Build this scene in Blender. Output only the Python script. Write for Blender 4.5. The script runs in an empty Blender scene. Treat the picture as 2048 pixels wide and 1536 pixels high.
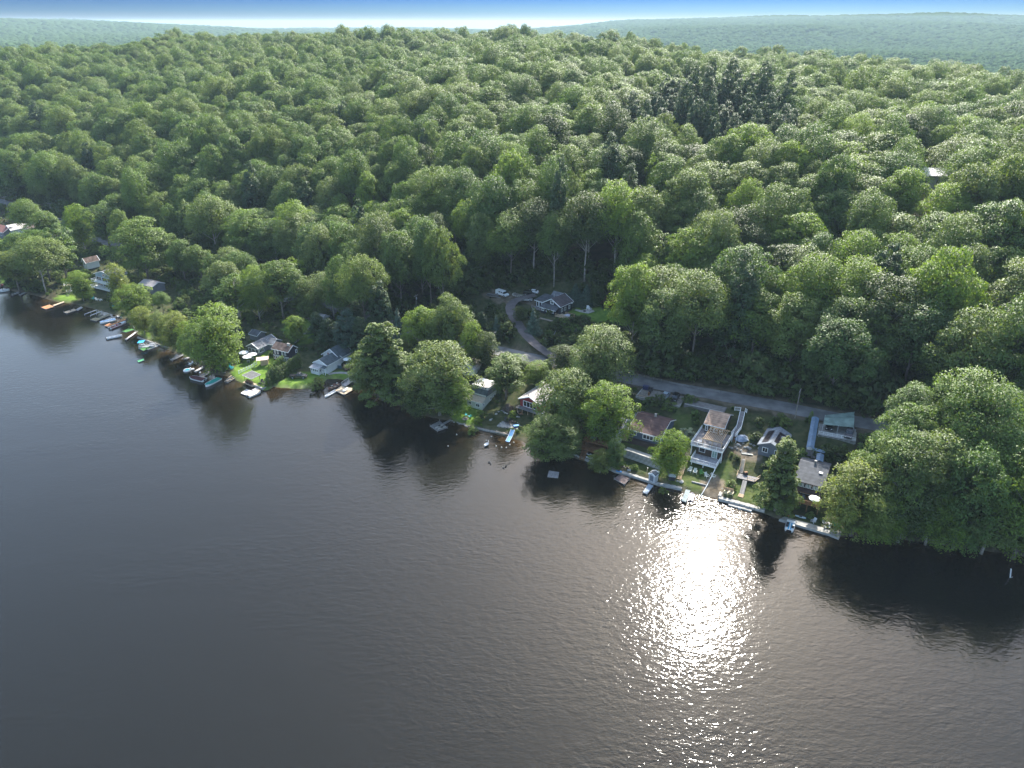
import bpy, math, random
import numpy as np
from mathutils import Vector, Matrix

R = math.radians
random.seed(7)
rng = np.random.default_rng(11)
SC = bpy.context.scene
COL = SC.collection

# ------------------------------------------------------------------ camera, sky, sun, exposure
CAM_H = 110.0
FPX = 1470.0                      # focal length in pixels of the 2048 px wide photograph
PITCH = math.atan((768 - 45) / FPX)
cam_d = bpy.data.cameras.new('camera')
cam_d.sensor_width = 36
cam_d.lens = 36 * FPX / 2048
cam_d.clip_start = 1
cam_d.clip_end = 30000
cam = bpy.data.objects.new('camera', cam_d)
COL.objects.link(cam)
cam.location = (0, 0, CAM_H)
cam.rotation_euler = (R(90) - PITCH, 0, 0)
SC.camera = cam

SUN_EL, SUN_AZ = R(40.3), R(18.3)  # azimuth clockwise from +Y
world = bpy.data.worlds.new('World')
SC.world = world
world.use_nodes = True
wn, wl = world.node_tree.nodes, world.node_tree.links
wn.clear()
w_out = wn.new('ShaderNodeOutputWorld')
w_bg = wn.new('ShaderNodeBackground')
w_sky = wn.new('ShaderNodeTexSky')
w_sky.sky_type = 'NISHITA'
w_sky.sun_disc = False
w_sky.sun_elevation = SUN_EL
w_sky.sun_rotation = SUN_AZ
w_sky.altitude = 150
w_sky.air_density = 1.2
w_sky.dust_density = 2.0
w_sky.ozone_density = 2.5
w_bg.inputs['Strength'].default_value = 0.14
# sky tint by height: blue low down, brightness added above for water and fill
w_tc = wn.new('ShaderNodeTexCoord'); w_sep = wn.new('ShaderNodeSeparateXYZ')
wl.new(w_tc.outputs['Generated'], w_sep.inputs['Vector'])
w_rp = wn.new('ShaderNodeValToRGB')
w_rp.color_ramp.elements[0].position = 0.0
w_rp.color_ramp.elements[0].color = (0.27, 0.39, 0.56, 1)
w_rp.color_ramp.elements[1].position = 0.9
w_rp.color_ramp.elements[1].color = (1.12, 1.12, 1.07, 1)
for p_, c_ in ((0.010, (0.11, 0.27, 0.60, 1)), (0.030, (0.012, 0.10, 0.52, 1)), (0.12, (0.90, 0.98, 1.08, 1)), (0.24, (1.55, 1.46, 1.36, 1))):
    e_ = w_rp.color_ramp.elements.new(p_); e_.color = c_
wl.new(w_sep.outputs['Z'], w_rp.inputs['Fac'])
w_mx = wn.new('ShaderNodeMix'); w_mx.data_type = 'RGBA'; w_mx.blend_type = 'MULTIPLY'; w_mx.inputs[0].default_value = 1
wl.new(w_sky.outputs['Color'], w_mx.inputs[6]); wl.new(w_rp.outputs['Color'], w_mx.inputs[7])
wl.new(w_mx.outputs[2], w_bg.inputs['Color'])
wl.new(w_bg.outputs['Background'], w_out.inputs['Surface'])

sun_d = bpy.data.lights.new('sun', 'SUN')
sun_d.energy = 5.0
sun_d.angle = R(0.53)
sun_d.color = (1.0, 0.95, 0.86)
sun = bpy.data.objects.new('sun', sun_d)
COL.objects.link(sun)
_sd = Vector((math.sin(SUN_AZ) * math.cos(SUN_EL), math.cos(SUN_AZ) * math.cos(SUN_EL), math.sin(SUN_EL)))
sun.rotation_euler = _sd.to_track_quat('Z', 'Y').to_euler()
sun.location = _sd * 400

vs = SC.view_settings
SC.display_settings.display_device = 'sRGB'
vs.view_transform = 'Standard'
vs.look = 'None'
vs.gamma = 1
vs.use_curve_mapping = False
vs.exposure = 1.3
cy = SC.cycles
cy.max_bounces = 5
cy.diffuse_bounces = 3
cy.glossy_bounces = 2
cy.transmission_bounces = 3
cy.transparent_max_bounces = 4
cy.volume_bounces = 0
cy.use_denoising = True
cy.sample_clamp_indirect = 4
cy.sample_clamp_direct = 24
cy.use_adaptive_sampling = True
cy.adaptive_threshold = 0.02

# ------------------------------------------------------------------ object helpers
def tag(o, label=None, cat=None, group=None, kind=None):
    if label: o['label'] = label
    if cat: o['category'] = cat
    if group: o['group'] = group
    if kind: o['kind'] = kind
    return o

def empty(name, loc=(0, 0, 0), rz=0, label=None, cat=None, group=None):
    o = bpy.data.objects.new(name, None)
    COL.objects.link(o)
    o.location = loc
    o.rotation_euler = (0, 0, rz)
    o.empty_display_size = 0.3
    return tag(o, label, cat, group)

def copy_tree(o, parent=None):
    c = o.copy()
    COL.objects.link(c)
    c.parent = parent
    for ch in list(o.children):
        copy_tree(ch, c)
    return c

class MB:
    """collects simple shapes and links them as one mesh object"""
    def __init__(self):
        self.v, self.f, self.m = [], [], []
        self.mi = 0
    def _add(self, vs_, fs_):
        b = len(self.v)
        self.v += [tuple(p) for p in vs_]
        self.f += [tuple(i + b for i in q) for q in fs_]
        self.m += [self.mi] * len(fs_)
        return self
    def box(self, c, s, rz=0.0, taper=1.0):
        cx, cy_, cz = c
        hx, hy, hz = s[0] / 2, s[1] / 2, s[2] / 2
        co, si = math.cos(rz), math.sin(rz)
        p = []
        for z, k in ((-hz, 1.0), (hz, taper)):
            for x, y in ((-hx, -hy), (hx, -hy), (hx, hy), (-hx, hy)):
                x, y = x * k, y * k
                p.append((cx + x * co - y * si, cy_ + x * si + y * co, cz + z))
        return self._add(p, [(3, 2, 1, 0), (4, 5, 6, 7), (0, 1, 5, 4), (1, 2, 6, 5), (2, 3, 7, 6), (3, 0, 4, 7)])
    def bar(self, a, b, w, h=None, up=(0, 0, 1)):
        a, b = Vector(a), Vector(b)
        h = w if h is None else h
        d = (b - a).normalized()
        u = Vector(up)
        if abs(d.dot(u)) > 0.98: u = Vector((0, 1, 0))
        s = d.cross(u).normalized() * (w / 2)
        t = s.cross(d).normalized() * (h / 2)
        p = [a - s - t, a + s - t, a + s + t, a - s + t, b - s - t, b + s - t, b + s + t, b - s + t]
        return self._add(p, [(0, 1, 2, 3), (7, 6, 5, 4), (4, 5, 1, 0), (5, 6, 2, 1), (6, 7, 3, 2), (7, 4, 0, 3)])
    def tube(self, pts, rad, n=8, caps=True):
        pts = [Vector(p) for p in pts]
        if not hasattr(rad, '__len__'): rad = [rad] * len(pts)
        rings = []
        for i, p in enumerate(pts):
            d = (pts[min(i + 1, len(pts) - 1)] - pts[max(i - 1, 0)]).normalized()
            u = Vector((0, 0, 1)) if abs(d.z) < 0.9 else Vector((1, 0, 0))
            s = d.cross(u).normalized(); t = d.cross(s).normalized()
            rings.append([p + (s * math.cos(2 * math.pi * k / n) + t * math.sin(2 * math.pi * k / n)) * rad[i] for k in range(n)])
        vv = [q for r_ in rings for q in r_]
        ff = []
        for i in range(len(pts) - 1):
            for k in range(n):
                ff.append((i * n + k, i * n + (k + 1) % n, (i + 1) * n + (k + 1) % n, (i + 1) * n + k))
        if caps:
            ff.append(tuple(range(n - 1, -1, -1)))
            ff.append(tuple((len(pts) - 1) * n + k for k in range(n)))
        return self._add(vv, ff)
    def poly(self, pts):
        return self._add(pts, [tuple(range(len(pts)))])
    def prism(self, pts, z0, z1):
        """vertical prism over a plan polygon (counter clockwise)"""
        n = len(pts)
        v = [(x, y, z0) for x, y in pts] + [(x, y, z1) for x, y in pts]
        f = [tuple(range(n - 1, -1, -1)), tuple(range(n, 2 * n))]
        f += [(i, (i + 1) % n, n + (i + 1) % n, n + i) for i in range(n)]
        return self._add(v, f)
    def slab(self, quad, th):
        """thick sloped slab, quad = 4 top corners, thickness straight down"""
        q = [Vector(p) for p in quad]
        v = q + [p - Vector((0, 0, th)) for p in q]
        n = len(q)
        f = [tuple(range(n)), tuple(range(2 * n - 1, n - 1, -1))]
        f += [(i, n + i, n + (i + 1) % n, (i + 1) % n) for i in range(n)]
        return self._add(v, f)
    def mesh(self, name, mats, smooth=False):
        me = bpy.data.meshes.new(name)
        me.from_pydata(self.v, [], self.f)
        for m in (mats if isinstance(mats, (list, tuple)) else [mats]): me.materials.append(m)
        if any(self.m): me.polygons.foreach_set('material_index', self.m)
        if smooth: me.polygons.foreach_set('use_smooth', [True] * len(me.polygons))
        me.update()
        return me
    def build(self, name, mats, parent=None, smooth=False, **kw):
        o = bpy.data.objects.new(name, self.mesh(name, mats, smooth))
        COL.objects.link(o)
        if parent is not None: o.parent = parent
        return tag(o, **kw)

def np_mesh(name, verts, quads, mats, smooth=False, mat_idx=None, normals=None):
    me = bpy.data.meshes.new(name)
    nv, nf = len(verts), len(quads)
    k = quads.shape[1]
    me.vertices.add(nv)
    me.vertices.foreach_set('co', verts.astype(np.float32).ravel())
    me.loops.add(nf * k)
    me.polygons.add(nf)
    me.loops.foreach_set('vertex_index', quads.astype(np.int32).ravel())
    me.polygons.foreach_set('loop_start', np.arange(0, nf * k, k, dtype=np.int32))
    me.polygons.foreach_set('loop_total', np.full(nf, k, dtype=np.int32))
    for m in (mats if isinstance(mats, (list, tuple)) else [mats]): me.materials.append(m)
    if mat_idx is not None: me.polygons.foreach_set('material_index', mat_idx.astype(np.int32))
    if smooth: me.polygons.foreach_set('use_smooth', np.ones(nf, dtype=bool))
    me.update(calc_edges=True)
    if normals is not None:
        me.polygons.foreach_set('use_smooth', np.ones(nf, dtype=bool))
        me.normals_split_custom_set_from_vertices(normals)
    return me

# ------------------------------------------------------------------ materials
def _nt(name):
    m = bpy.data.materials.new(name)
    m.use_nodes = True
    n = m.node_tree.nodes
    n.clear()
    out = n.new('ShaderNodeOutputMaterial')
    return m, n, m.node_tree.links, out

def noise_mix(n, l, c1, c2, scale, detail=4, lo=0.35, hi=0.65, coord='Object'):
    tc = n.new('ShaderNodeTexCoord')
    tx = n.new('ShaderNodeTexNoise')
    tx.inputs['Scale'].default_value = scale
    tx.inputs['Detail'].default_value = detail
    l.new(tc.outputs[coord], tx.inputs['Vector'])
    rp = n.new('ShaderNodeValToRGB')
    rp.color_ramp.elements[0].position = lo
    rp.color_ramp.elements[1].position = hi
    rp.color_ramp.elements[0].color = (*c1, 1)
    rp.color_ramp.elements[1].color = (*c2, 1)
    l.new(tx.outputs['Fac'], rp.inputs['Fac'])
    return rp.outputs['Color'], tx

_mc = {}
def mat(name, c, rough=0.7, metal=0.0, var=0.25, scale=2.0, spec=0.4, bump=0.0, bscale=None):
    if name in _mc: return _mc[name]
    m, n, l, out = _nt(name)
    b = n.new('ShaderNodeBsdfPrincipled')
    b.inputs['Roughness'].default_value = rough
    b.inputs['Metallic'].default_value = metal
    b.inputs['Specular IOR Level'].default_value = spec
    c1 = tuple(x * (1 - var) for x in c); c2 = tuple(min(1, x * (1 + var * 0.6)) for x in c)
    col, tx = noise_mix(n, l, c1, c2, scale)
    l.new(col, b.inputs['Base Color'])
    if bump:
        bp = n.new('ShaderNodeBump')
        bp.inputs['Distance'].default_value = bump
        l.new(tx.outputs['Fac'], bp.inputs['Height'])
        l.new(bp.outputs['Normal'], b.inputs['Normal'])
    l.new(b.outputs['BSDF'], out.inputs['Surface'])
    _mc[name] = m
    return m

def shingle_mat(name, c, var=0.3, course=0.28):
    """roofing or siding: noise blotches over fine courses"""
    if name in _mc: return _mc[name]
    m, n, l, out = _nt(name)
    b = n.new('ShaderNodeBsdfPrincipled')
    b.inputs['Roughness'].default_value = 0.85
    b.inputs['Specular IOR Level'].default_value = 0.25
    col, tx = noise_mix(n, l, tuple(x * (1 - var) for x in c), tuple(x * (1 + var) for x in c), 0.8, 8, 0.3, 0.7)
    tc = n.new('ShaderNodeTexCoord'); sp = n.new('ShaderNodeSeparateXYZ')
    l.new(tc.outputs['Object'], sp.inputs['Vector'])
    mth = n.new('ShaderNodeMath'); mth.operation = 'MULTIPLY'; mth.inputs[1].default_value = 1 / course
    l.new(sp.outputs['Z'], mth.inputs[0])
    fr = n.new('ShaderNodeMath'); fr.operation = 'FRACT'
    l.new(mth.outputs[0], fr.inputs[0])
    mr = n.new('ShaderNodeMapRange'); mr.inputs['To Min'].default_value = 0.78; mr.inputs['To Max'].default_value = 1.05
    l.new(fr.outputs[0], mr.inputs['Value'])
    mx = n.new('ShaderNodeMix'); mx.data_type = 'RGBA'; mx.blend_type = 'MULTIPLY'; mx.inputs[0].default_value = 1
    l.new(col, mx.inputs[6]); l.new(mr.outputs[0], mx.inputs[7])
    l.new(mx.outputs[2], b.inputs['Base Color'])
    l.new(b.outputs['BSDF'], out.inputs['Surface'])
    _mc[name] = m
    return m

def leaf_mat(name, cols, trans=0.35, rough=0.55, spec=0.35):
    """foliage: colour picked per tree (object random), slow clump variation, some light passes through"""
    if name in _mc: return _mc[name]
    m, n, l, out = _nt(name)
    oi = n.new('ShaderNodeObjectInfo')
    rp = n.new('ShaderNodeValToRGB')
    while len(rp.color_ramp.elements) < len(cols): rp.color_ramp.elements.new(0.5)
    for i, c in enumerate(cols):
        rp.color_ramp.elements[i].position = i / max(1, len(cols) - 1)
        rp.color_ramp.elements[i].color = (*c, 1)
    l.new(oi.outputs['Random'], rp.inputs['Fac'])
    tc = n.new('ShaderNodeTexCoord')
    tx = n.new('ShaderNodeTexNoise'); tx.inputs['Scale'].default_value = 0.9; tx.inputs['Detail'].default_value = 3
    l.new(tc.outputs['Object'], tx.inputs['Vector'])
    mr = n.new('ShaderNodeMapRange'); mr.inputs['From Min'].default_value = 0.3; mr.inputs['From Max'].default_value = 0.7
    mr.inputs['To Min'].default_value = 0.65; mr.inputs['To Max'].default_value = 1.35
    l.new(tx.outputs['Fac'], mr.inputs['Value'])
    mx = n.new('ShaderNodeMix'); mx.data_type = 'RGBA'; mx.blend_type = 'MULTIPLY'; mx.inputs[0].default_value = 1
    l.new(rp.outputs['Color'], mx.inputs[6]); l.new(mr.outputs[0], mx.inputs[7])
    b = n.new('ShaderNodeBsdfPrincipled')
    b.inputs['Roughness'].default_value = rough
    b.inputs['Specular IOR Level'].default_value = spec
    l.new(mx.outputs[2], b.inputs['Base Color'])
    t = n.new('ShaderNodeBsdfTranslucent')
    tm = n.new('ShaderNodeMix'); tm.data_type = 'RGBA'; tm.blend_type = 'MULTIPLY'; tm.inputs[0].default_value = 1
    tm.inputs[7].default_value = (1.5, 1.45, 0.75, 1)
    l.new(mx.outputs[2], tm.inputs[6]); l.new(tm.outputs[2], t.inputs['Color'])
    ms = n.new('ShaderNodeMixShader'); ms.inputs['Fac'].default_value = trans
    l.new(b.outputs['BSDF'], ms.inputs[1]); l.new(t.outputs['BSDF'], ms.inputs[2])
    l.new(ms.outputs['Shader'], out.inputs['Surface'])
    _mc[name] = m
    return m

# ------------------------------------------------------------------ pixel rays and the lie of the land
CP, SP = math.cos(PITCH), math.sin(PITCH)
def ray(px, py):
    x, u = px - 1024.0, 768.0 - py
    return x, FPX * CP + u * SP, u * CP - FPX * SP

def on_plane(px, py, z=0.0):
    x, y, d = ray(px, py)
    k = (z - CAM_H) / d
    return x * k, y * k

def project(x, y, z):
    """world point -> pixel of the 2048x1536 photograph, plus depth"""
    f = y * CP - (z - CAM_H) * SP
    u = y * SP + (z - CAM_H) * CP
    return 1024 + FPX * x / f, 768 - FPX * u / f, f

SHORE_PX = [(-900, 420), (-420, 470), (-150, 520), (-30, 545), (10, 578), (40, 586), (75, 592), (110, 603), (150, 608), (190, 618), (235, 632),
            (262, 652), (275, 668), (300, 684), (350, 706), (392, 724), (418, 748), (455, 752), (478, 764), (532, 782), (546, 774), (600, 778),
            (640, 772), (655, 757), (700, 760), (720, 780), (770, 800), (840, 830), (900, 842), (950, 855), (985, 866), (1045, 882),
            (1075, 905), (1150, 916), (1200, 934), (1240, 945), (1300, 963), (1365, 983), (1440, 998), (1530, 1028), (1565, 1040),
            (1672, 1074), (1700, 1072), (1800, 1078), (1900, 1092), (2048, 1112), (2300, 1175), (2700, 1300), (3400, 1480)]
SHORE = np.array([on_plane(*p) for p in SHORE_PX])
ROAD_PX = [(-500, 330, 4), (-150, 370, 4), (0, 402, 4), (60, 426, 4), (120, 452, 4), (200, 482, 4), (330, 514, 4.5), (450, 550, 5), (590, 592, 6), (660, 614, 6.5),
           (740, 638, 7), (850, 668, 7.5), (995, 702, 8), (1060, 715, 8), (1120, 727, 8), (1190, 743, 8.2), (1250, 757, 8.5), (1350, 776, 9), (1450, 793, 9.3),
           (1550, 811, 9.6), (1650, 832, 10), (1780, 856, 10.5), (1950, 880, 11), (2200, 925, 12), (2700, 1020, 13)]
ROAD = np.array([(*on_plane(a, b, z), z) for a, b, z in ROAD_PX])
DRIVE_PX = [(1118, 722, 8.2), (1090, 706, 9.2), (1070, 688, 10.4), (1045, 664, 12), (1028, 642, 13.4), (1018, 622, 14.6), (1018, 608, 15.2), (1026, 597, 15.6), (1048, 592, 15.9), (1070, 590, 16)]
DRIVE = np.array([(*on_plane(a, b, z), z) for a, b, z in DRIVE_PX])

def seg_dist(x, y, poly):
    """distance to polyline, interpolated third column, signed side"""
    x = np.asarray(x, float); y = np.asarray(y, float)
    best = np.full(x.shape, 1e18); zz = np.zeros(x.shape); side = np.zeros(x.shape)
    for i in range(len(poly) - 1):
        ax, ay = poly[i][:2]; bx, by = poly[i + 1][:2]
        dx, dy = bx - ax, by - ay
        L2 = dx * dx + dy * dy
        t = np.clip(((x - ax) * dx + (y - ay) * dy) / L2, 0, 1)
        qx, qy = ax + t * dx - x, ay + t * dy - y
        d = qx * qx + qy * qy
        m = d < best
        best = np.where(m, d, best)
        if poly.shape[1] > 2: zz = np.where(m, poly[i][2] + t * (poly[i + 1][2] - poly[i][2]), zz)
        cr = dx * (y - ay) - dy * (x - ax)
        side = np.where(m, np.sign(cr), side)
    return np.sqrt(best), zz, side

def smooth(t):
    t = np.clip(t, 0, 1)
    return t * t * (3 - 2 * t)

def vnoise(x, y, s, seed=0):
    """cheap smooth value noise"""
    x = np.asarray(x, float) / s; y = np.asarray(y, float) / s
    xi, yi = np.floor(x), np.floor(y)
    fx, fy = smooth(x - xi), smooth(y - yi)
    def h(a, b):
        v = np.sin(a * 127.1 + b * 311.7 + seed * 74.7) * 43758.5453
        return v - np.floor(v)
    return (h(xi, yi) * (1 - fx) + h(xi + 1, yi) * fx) * (1 - fy) + (h(xi, yi + 1) * (1 - fx) + h(xi + 1, yi + 1) * fx) * fy

PADS = []   # (x, y, half_w, half_l, angle, z, blend)
def land(x, y):
    x = np.asarray(x, float); y = np.asarray(y, float)
    ds, _, ss = seg_dist(x, y, SHORE)
    dr, zr, sr = seg_dist(x, y, ROAD)
    inland = ss > 0
    above = sr > 0
    t = ds / (ds + np.maximum(dr - 3.5, 0.01))
    bank = 0.9 * smooth(ds / 1.2)
    tt = np.clip((t - 0.16) / 0.84, 0, 1)
    z_mid = bank + (zr - 0.9) * (0.75 * tt + 0.25 * smooth(tt))
    cut = np.clip(dr - 4.5, 0, None)
    aw = x / np.maximum(y, 50)
    cx = [0, 20, 40, 60, 90, 130, 200, 300, 450, 700, 1200]
    rl = np.interp(cut, cx, [0, 3, 9, 21, 32, 41, 51, 61, 75, 92, 110])
    rc = np.interp(cut, cx, [0, 3, 8.5, 18, 32, 45, 53, 59, 67, 79, 100])
    rt_ = np.interp(cut, cx, [0, 3, 7, 15, 27, 36, 42, 46, 51, 58, 75])
    tl = smooth((aw + 0.42) / 0.42); tr = smooth((aw - 0.03) / 0.22)
    rise = (rl * (1 - tl) + rc * tl) * (1 - tr) + rt_ * tr
    # height of the wooded hill: lower to the right and at far left, rolling
    az = x / np.maximum(y, 50)
    capz = np.interp(az, [-1.2, -0.8, -0.55, -0.3, -0.1, 0.0, 0.12, 0.25, 0.4, 0.7, 1.2], [72, 81, 84, 83, 84, 85, 77, 69, 59, 48, 38])
    dist = np.hypot(x, y)
    z_hill = zr + rise + ((vnoise(x, y, 120, 3) - 0.5) * 11 + (vnoise(x, y, 55, 6) - 0.5) * 5) * smooth((cut - 50) / 90)
    k = 6.0
    z_hill = np.where(cut > 60, -k * np.log(np.exp(-np.minimum(z_hill, 400) / k) + np.exp(-capz / k)), z_hill)
    yr = np.interp(az, [-0.8, -0.3, 0.0, 0.25, 0.8], [980, 920, 830, 720, 640])
    over = np.clip(dist - yr, 0, None)
    drop = np.minimum(over * 0.16, 60) * smooth(over / 120)
    z_hill = z_hill - drop
    far = smooth((dist - 1500) / 900)
    hp = np.interp(az, [-0.8, -0.62, -0.45, -0.3, 0.0, 0.1, 0.2, 0.35, 0.8], [112, 106, 74, 30, 30, 66, 96, 112, 122])
    rr = np.clip(dist - 1900, 0, None)
    z_far = 14 + (hp - 14) * smooth(rr / 4200) + ((vnoise(x, y, 900, 5) - 0.5) * 40 + (vnoise(x, y, 420, 9) - 0.5) * 20) * (0.35 + 0.65 * np.clip(hp / 110, 0, 1))
    z = np.where(above, z_hill, z_mid)
    z = z * (1 - far) + z_far * far
    # driveway bench
    dd, zd, _ = seg_dist(x, y, DRIVE)
    w = 1 - smooth((dd - 2.4) / 3.5)
    z = z * (1 - w) + zd * w
    dr2 = 1 - smooth((dr - 3.9) / 1.6)
    z = z * (1 - dr2) + zr * dr2
    for (px_, py_, hw, hl, a, pz, bl) in PADS:
        co, si = math.cos(a), math.sin(a)
        lx = np.abs((x - px_) * co + (y - py_) * si) - hw
        ly = np.abs(-(x - px_) * si + (y - py_) * co) - hl
        q = np.maximum(lx, ly)
        w = 1 - smooth(q / bl)
        z = z * (1 - w) + pz * w
    z = z + (vnoise(x, y, 6, 1) - 0.5) * 0.25 * smooth((dr - 5) / 3) * smooth(ds / 5)
    z_lake = -0.35 * np.minimum(ds, 9) - 0.05
    return np.where(inland, z, z_lake)

def gz(x, y):
    return float(land(np.array([x]), np.array([y]))[0])

_k = np.concatenate([np.arange(0.9, 3.2, 0.004), np.arange(3.2, 60, 0.06)])
def G(px, py):
    """where the view ray through a pixel of the photograph meets the ground"""
    x, y, d = ray(px, py)
    s = -d if d < 0 else 1e-3
    L = _k * CAM_H / 1450.0 * 0.6
    X, Y, Z = x * L, y * L, CAM_H + d * L
    h = np.maximum(land(X, Y), 0)
    i = int(np.argmax(Z <= h))
    if Z[i] > h[i]: i = len(L) - 1
    if i > 0:
        a = (Z[i - 1] - h[i - 1]) / max(1e-6, (Z[i - 1] - h[i - 1]) - (Z[i] - h[i]))
        X0 = X[i - 1] + a * (X[i] - X[i - 1]); Y0 = Y[i - 1] + a * (Y[i] - Y[i - 1])
    else: X0, Y0 = X[0], Y[0]
    return Vector((X0, Y0, max(gz(X0, Y0), 0)))

def W(px, py, z):
    a = on_plane(px, py, z)
    return Vector((a[0], a[1], z))
HAZE = 0.000065
N_IND = 300
# ------------------------------------------------------------------ ground sheet
uh = G(1100, 628)
PADS.append((uh.x, uh.y + 1, 14, 9, 0.0, uh.z + 1.4, 7))          # terrace of the upper house

# level yards, terraces and parking pads cut into the slope
RZR = math.atan2(ROAD[18][1] - ROAD[15][1], ROAD[18][0] - ROAD[15][0])
_p1 = on_plane(1120 + 1290 / 6.4, 720 + 470 / 6.4, 8.5)
PADS.append((_p1[0], _p1[1], 6.6, 3.4, RZR, 8.45, 1.0))
_p2 = on_plane(1120 + 1860 / 6.4, 720 + 585 / 6.4, 9.0)
PADS.append((_p2[0], _p2[1], 5.6, 1.8, RZR, 8.95, 0.8))
_p3 = on_plane(1480 + 1530 / 7.877, 780 + 660 / 7.877, 9.6)
PADS.append((_p3[0], _p3[1], 4.6, 3.6, R(-24), 9.55, 0.8))
_p4 = on_plane(1120 + 1090 / 6.4, 720 + 1110 / 6.4, 3.2)
PADS.append((_p4[0], _p4[1] + 0.6, 6.5, 2.6, R(-29), 3.2, 1.0))

def ground_material():
    m, n, l, out = _nt('ground')
    b = n.new('ShaderNodeBsdfPrincipled')
    b.inputs['Roughness'].default_value = 0.95
    b.inputs['Specular IOR Level'].default_value = 0.1
    at = n.new('ShaderNodeAttribute'); at.attribute_name = 'cover'
    sp = n.new('ShaderNodeSeparateColor')
    l.new(at.outputs['Color'], sp.inputs['Color'])
    wood, t1 = noise_mix(n, l, (0.022, 0.028, 0.012), (0.06, 0.05, 0.03), 0.35, 8)
    lawn, t2 = noise_mix(n, l, (0.085, 0.16, 0.022), (0.15, 0.23, 0.04), 0.5, 8)
    scrub, t3 = noise_mix(n, l, (0.03, 0.045, 0.015), (0.075, 0.075, 0.035), 0.6, 8)
    bare, t4 = noise_mix(n, l, (0.10, 0.08, 0.055), (0.22, 0.18, 0.13), 0.5, 8)
    def mix(a, b_, f):
        x = n.new('ShaderNodeMix'); x.data_type = 'RGBA'
        l.new(f, x.inputs[0]); l.new(a, x.inputs[6]); l.new(b_, x.inputs[7])
        return x.outputs[2]
    c = mix(wood, scrub, sp.outputs['Green'])
    c = mix(c, lawn, sp.outputs['Red'])
    c = mix(c, bare, sp.outputs['Blue'])
    l.new(c, b.inputs['Base Color'])
    bp = n.new('ShaderNodeBump'); bp.inputs['Distance'].default_value = 0.25
    l.new(t3.outputs['Fac'], bp.inputs['Height']); l.new(bp.outputs['Normal'], b.inputs['Normal'])
    l.new(b.outputs['BSDF'], out.inputs['Surface'])
    return m

# lawns and bare yards: plan polygons picked off the photograph
def in_poly(x, y, pts):
    c = np.zeros(x.shape, bool)
    n = len(pts)
    for i in range(n):
        x1, y1 = pts[i]; x2, y2 = pts[(i + 1) % n]
        cond = ((y1 > y) != (y2 > y)) & (x < (x2 - x1) * (y - y1) / ((y2 - y1) or 1e-9) + x1)
        c ^= cond
    return c
def area(pxs):
    return [tuple(G(*p)[:2]) for p in pxs]
LAWNS = [area(q) for q in (
    [(462, 752), (478, 764), (532, 782), (546, 776), (556, 745), (560, 700), (505, 700), (470, 735)],
    [(546, 776), (600, 780), (640, 775), (655, 760), (700, 752), (715, 745), (690, 742), (600, 745), (560, 762)],
    [(903, 842), (950, 857), (965, 845), (965, 818), (930, 800), (905, 825)],
    [(560, 660), (600, 690), (650, 680), (640, 650), (600, 630)],
    [(1130, 622), (1205, 655), (1235, 640), (1225, 618), (1160, 614)],
    [(105, 598), (132, 606), (160, 600), (150, 588), (125, 588)],
    [(262, 655), (278, 672), (300, 682), (306, 672), (285, 655)],
    [(345, 700), (385, 718), (400, 712), (370, 694)],
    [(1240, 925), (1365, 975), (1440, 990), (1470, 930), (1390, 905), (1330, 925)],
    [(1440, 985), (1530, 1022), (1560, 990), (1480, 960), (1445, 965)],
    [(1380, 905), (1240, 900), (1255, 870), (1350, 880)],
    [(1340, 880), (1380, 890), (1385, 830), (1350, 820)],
    [(0, 560), (18, 575), (20, 560), (5, 548)],
)]
BARE = [area(q) for q in (
    [(1395, 965), (1415, 1000), (1442, 1000), (1450, 960), (1425, 950)],
    [(1475, 880), (1520, 905), (1525, 925), (1480, 915), (1460, 900)],
    [(962, 588), (1020, 612), (1035, 590), (985, 580)],
    [(1035, 600), (1070, 615), (1075, 600), (1050, 596)],
)]
YARD = area([(120, 590), (0, 500), (60, 455), (300, 520), (560, 610), (700, 660), (900, 700), (1000, 712), (1180, 750), (1300, 790), (1640, 845), (1705, 850), (1700, 1080), (1560, 1050), (1380, 1000), (1200, 940), (960, 870), (700, 770), (400, 740), (250, 660)])

def polar_grid(r0, r1, nr, a0, a1, na):
    r = r0 * (r1 / r0) ** (np.arange(nr) / (nr - 1))
    a = np.radians(np.linspace(a0, a1, na))
    Rg, Ag = np.meshgrid(r, a, indexing='ij')
    X, Y = Rg * np.sin(Ag), Rg * np.cos(Ag)
    i = np.arange(nr * na).reshape(nr, na)
    q = np.stack([i[:-1, :-1], i[:-1, 1:], i[1:, 1:], i[1:, :-1]], -1).reshape(-1, 4)
    return X.ravel(), Y.ravel(), q[:, ::-1]

gx, gy, gq = polar_grid(95, 12000, 620, -72, 66, 520)
gzv = land(gx, gy)
keep = gzv > -2.9
fk = keep[gq].any(1)
me = np_mesh('ground', np.stack([gx, gy, gzv], 1), gq[fk], ground_material(), smooth=True)
_lw = np.zeros(len(gx)); _br = np.zeros(len(gx)); _sc = in_poly(gx, gy, YARD).astype(float)
for k_, p in enumerate(LAWNS): _lw = np.maximum(_lw, in_poly(gx, gy, p) * (0.2 if 8 <= k_ <= 11 else 1.0))  # lawns around the deck house: shade painted in by muting the lawn colour
for p in BARE: _br = np.maximum(_br, in_poly(gx, gy, p))
_dr, _, _sr = seg_dist(gx, gy, ROAD)
_br = np.maximum(_br, ((_dr < 5.2)).astype(float) * 0.6)
_ds, _, _ss = seg_dist(gx, gy, SHORE)
_br = np.maximum(_br, (_ds < 0.8) * 0.5)
_dd, _, _ = seg_dist(gx, gy, DRIVE)
_sc = np.maximum(_sc, (_dd < 26) * 1.0)
ca = me.color_attributes.new('cover', 'FLOAT_COLOR', 'POINT')
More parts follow.
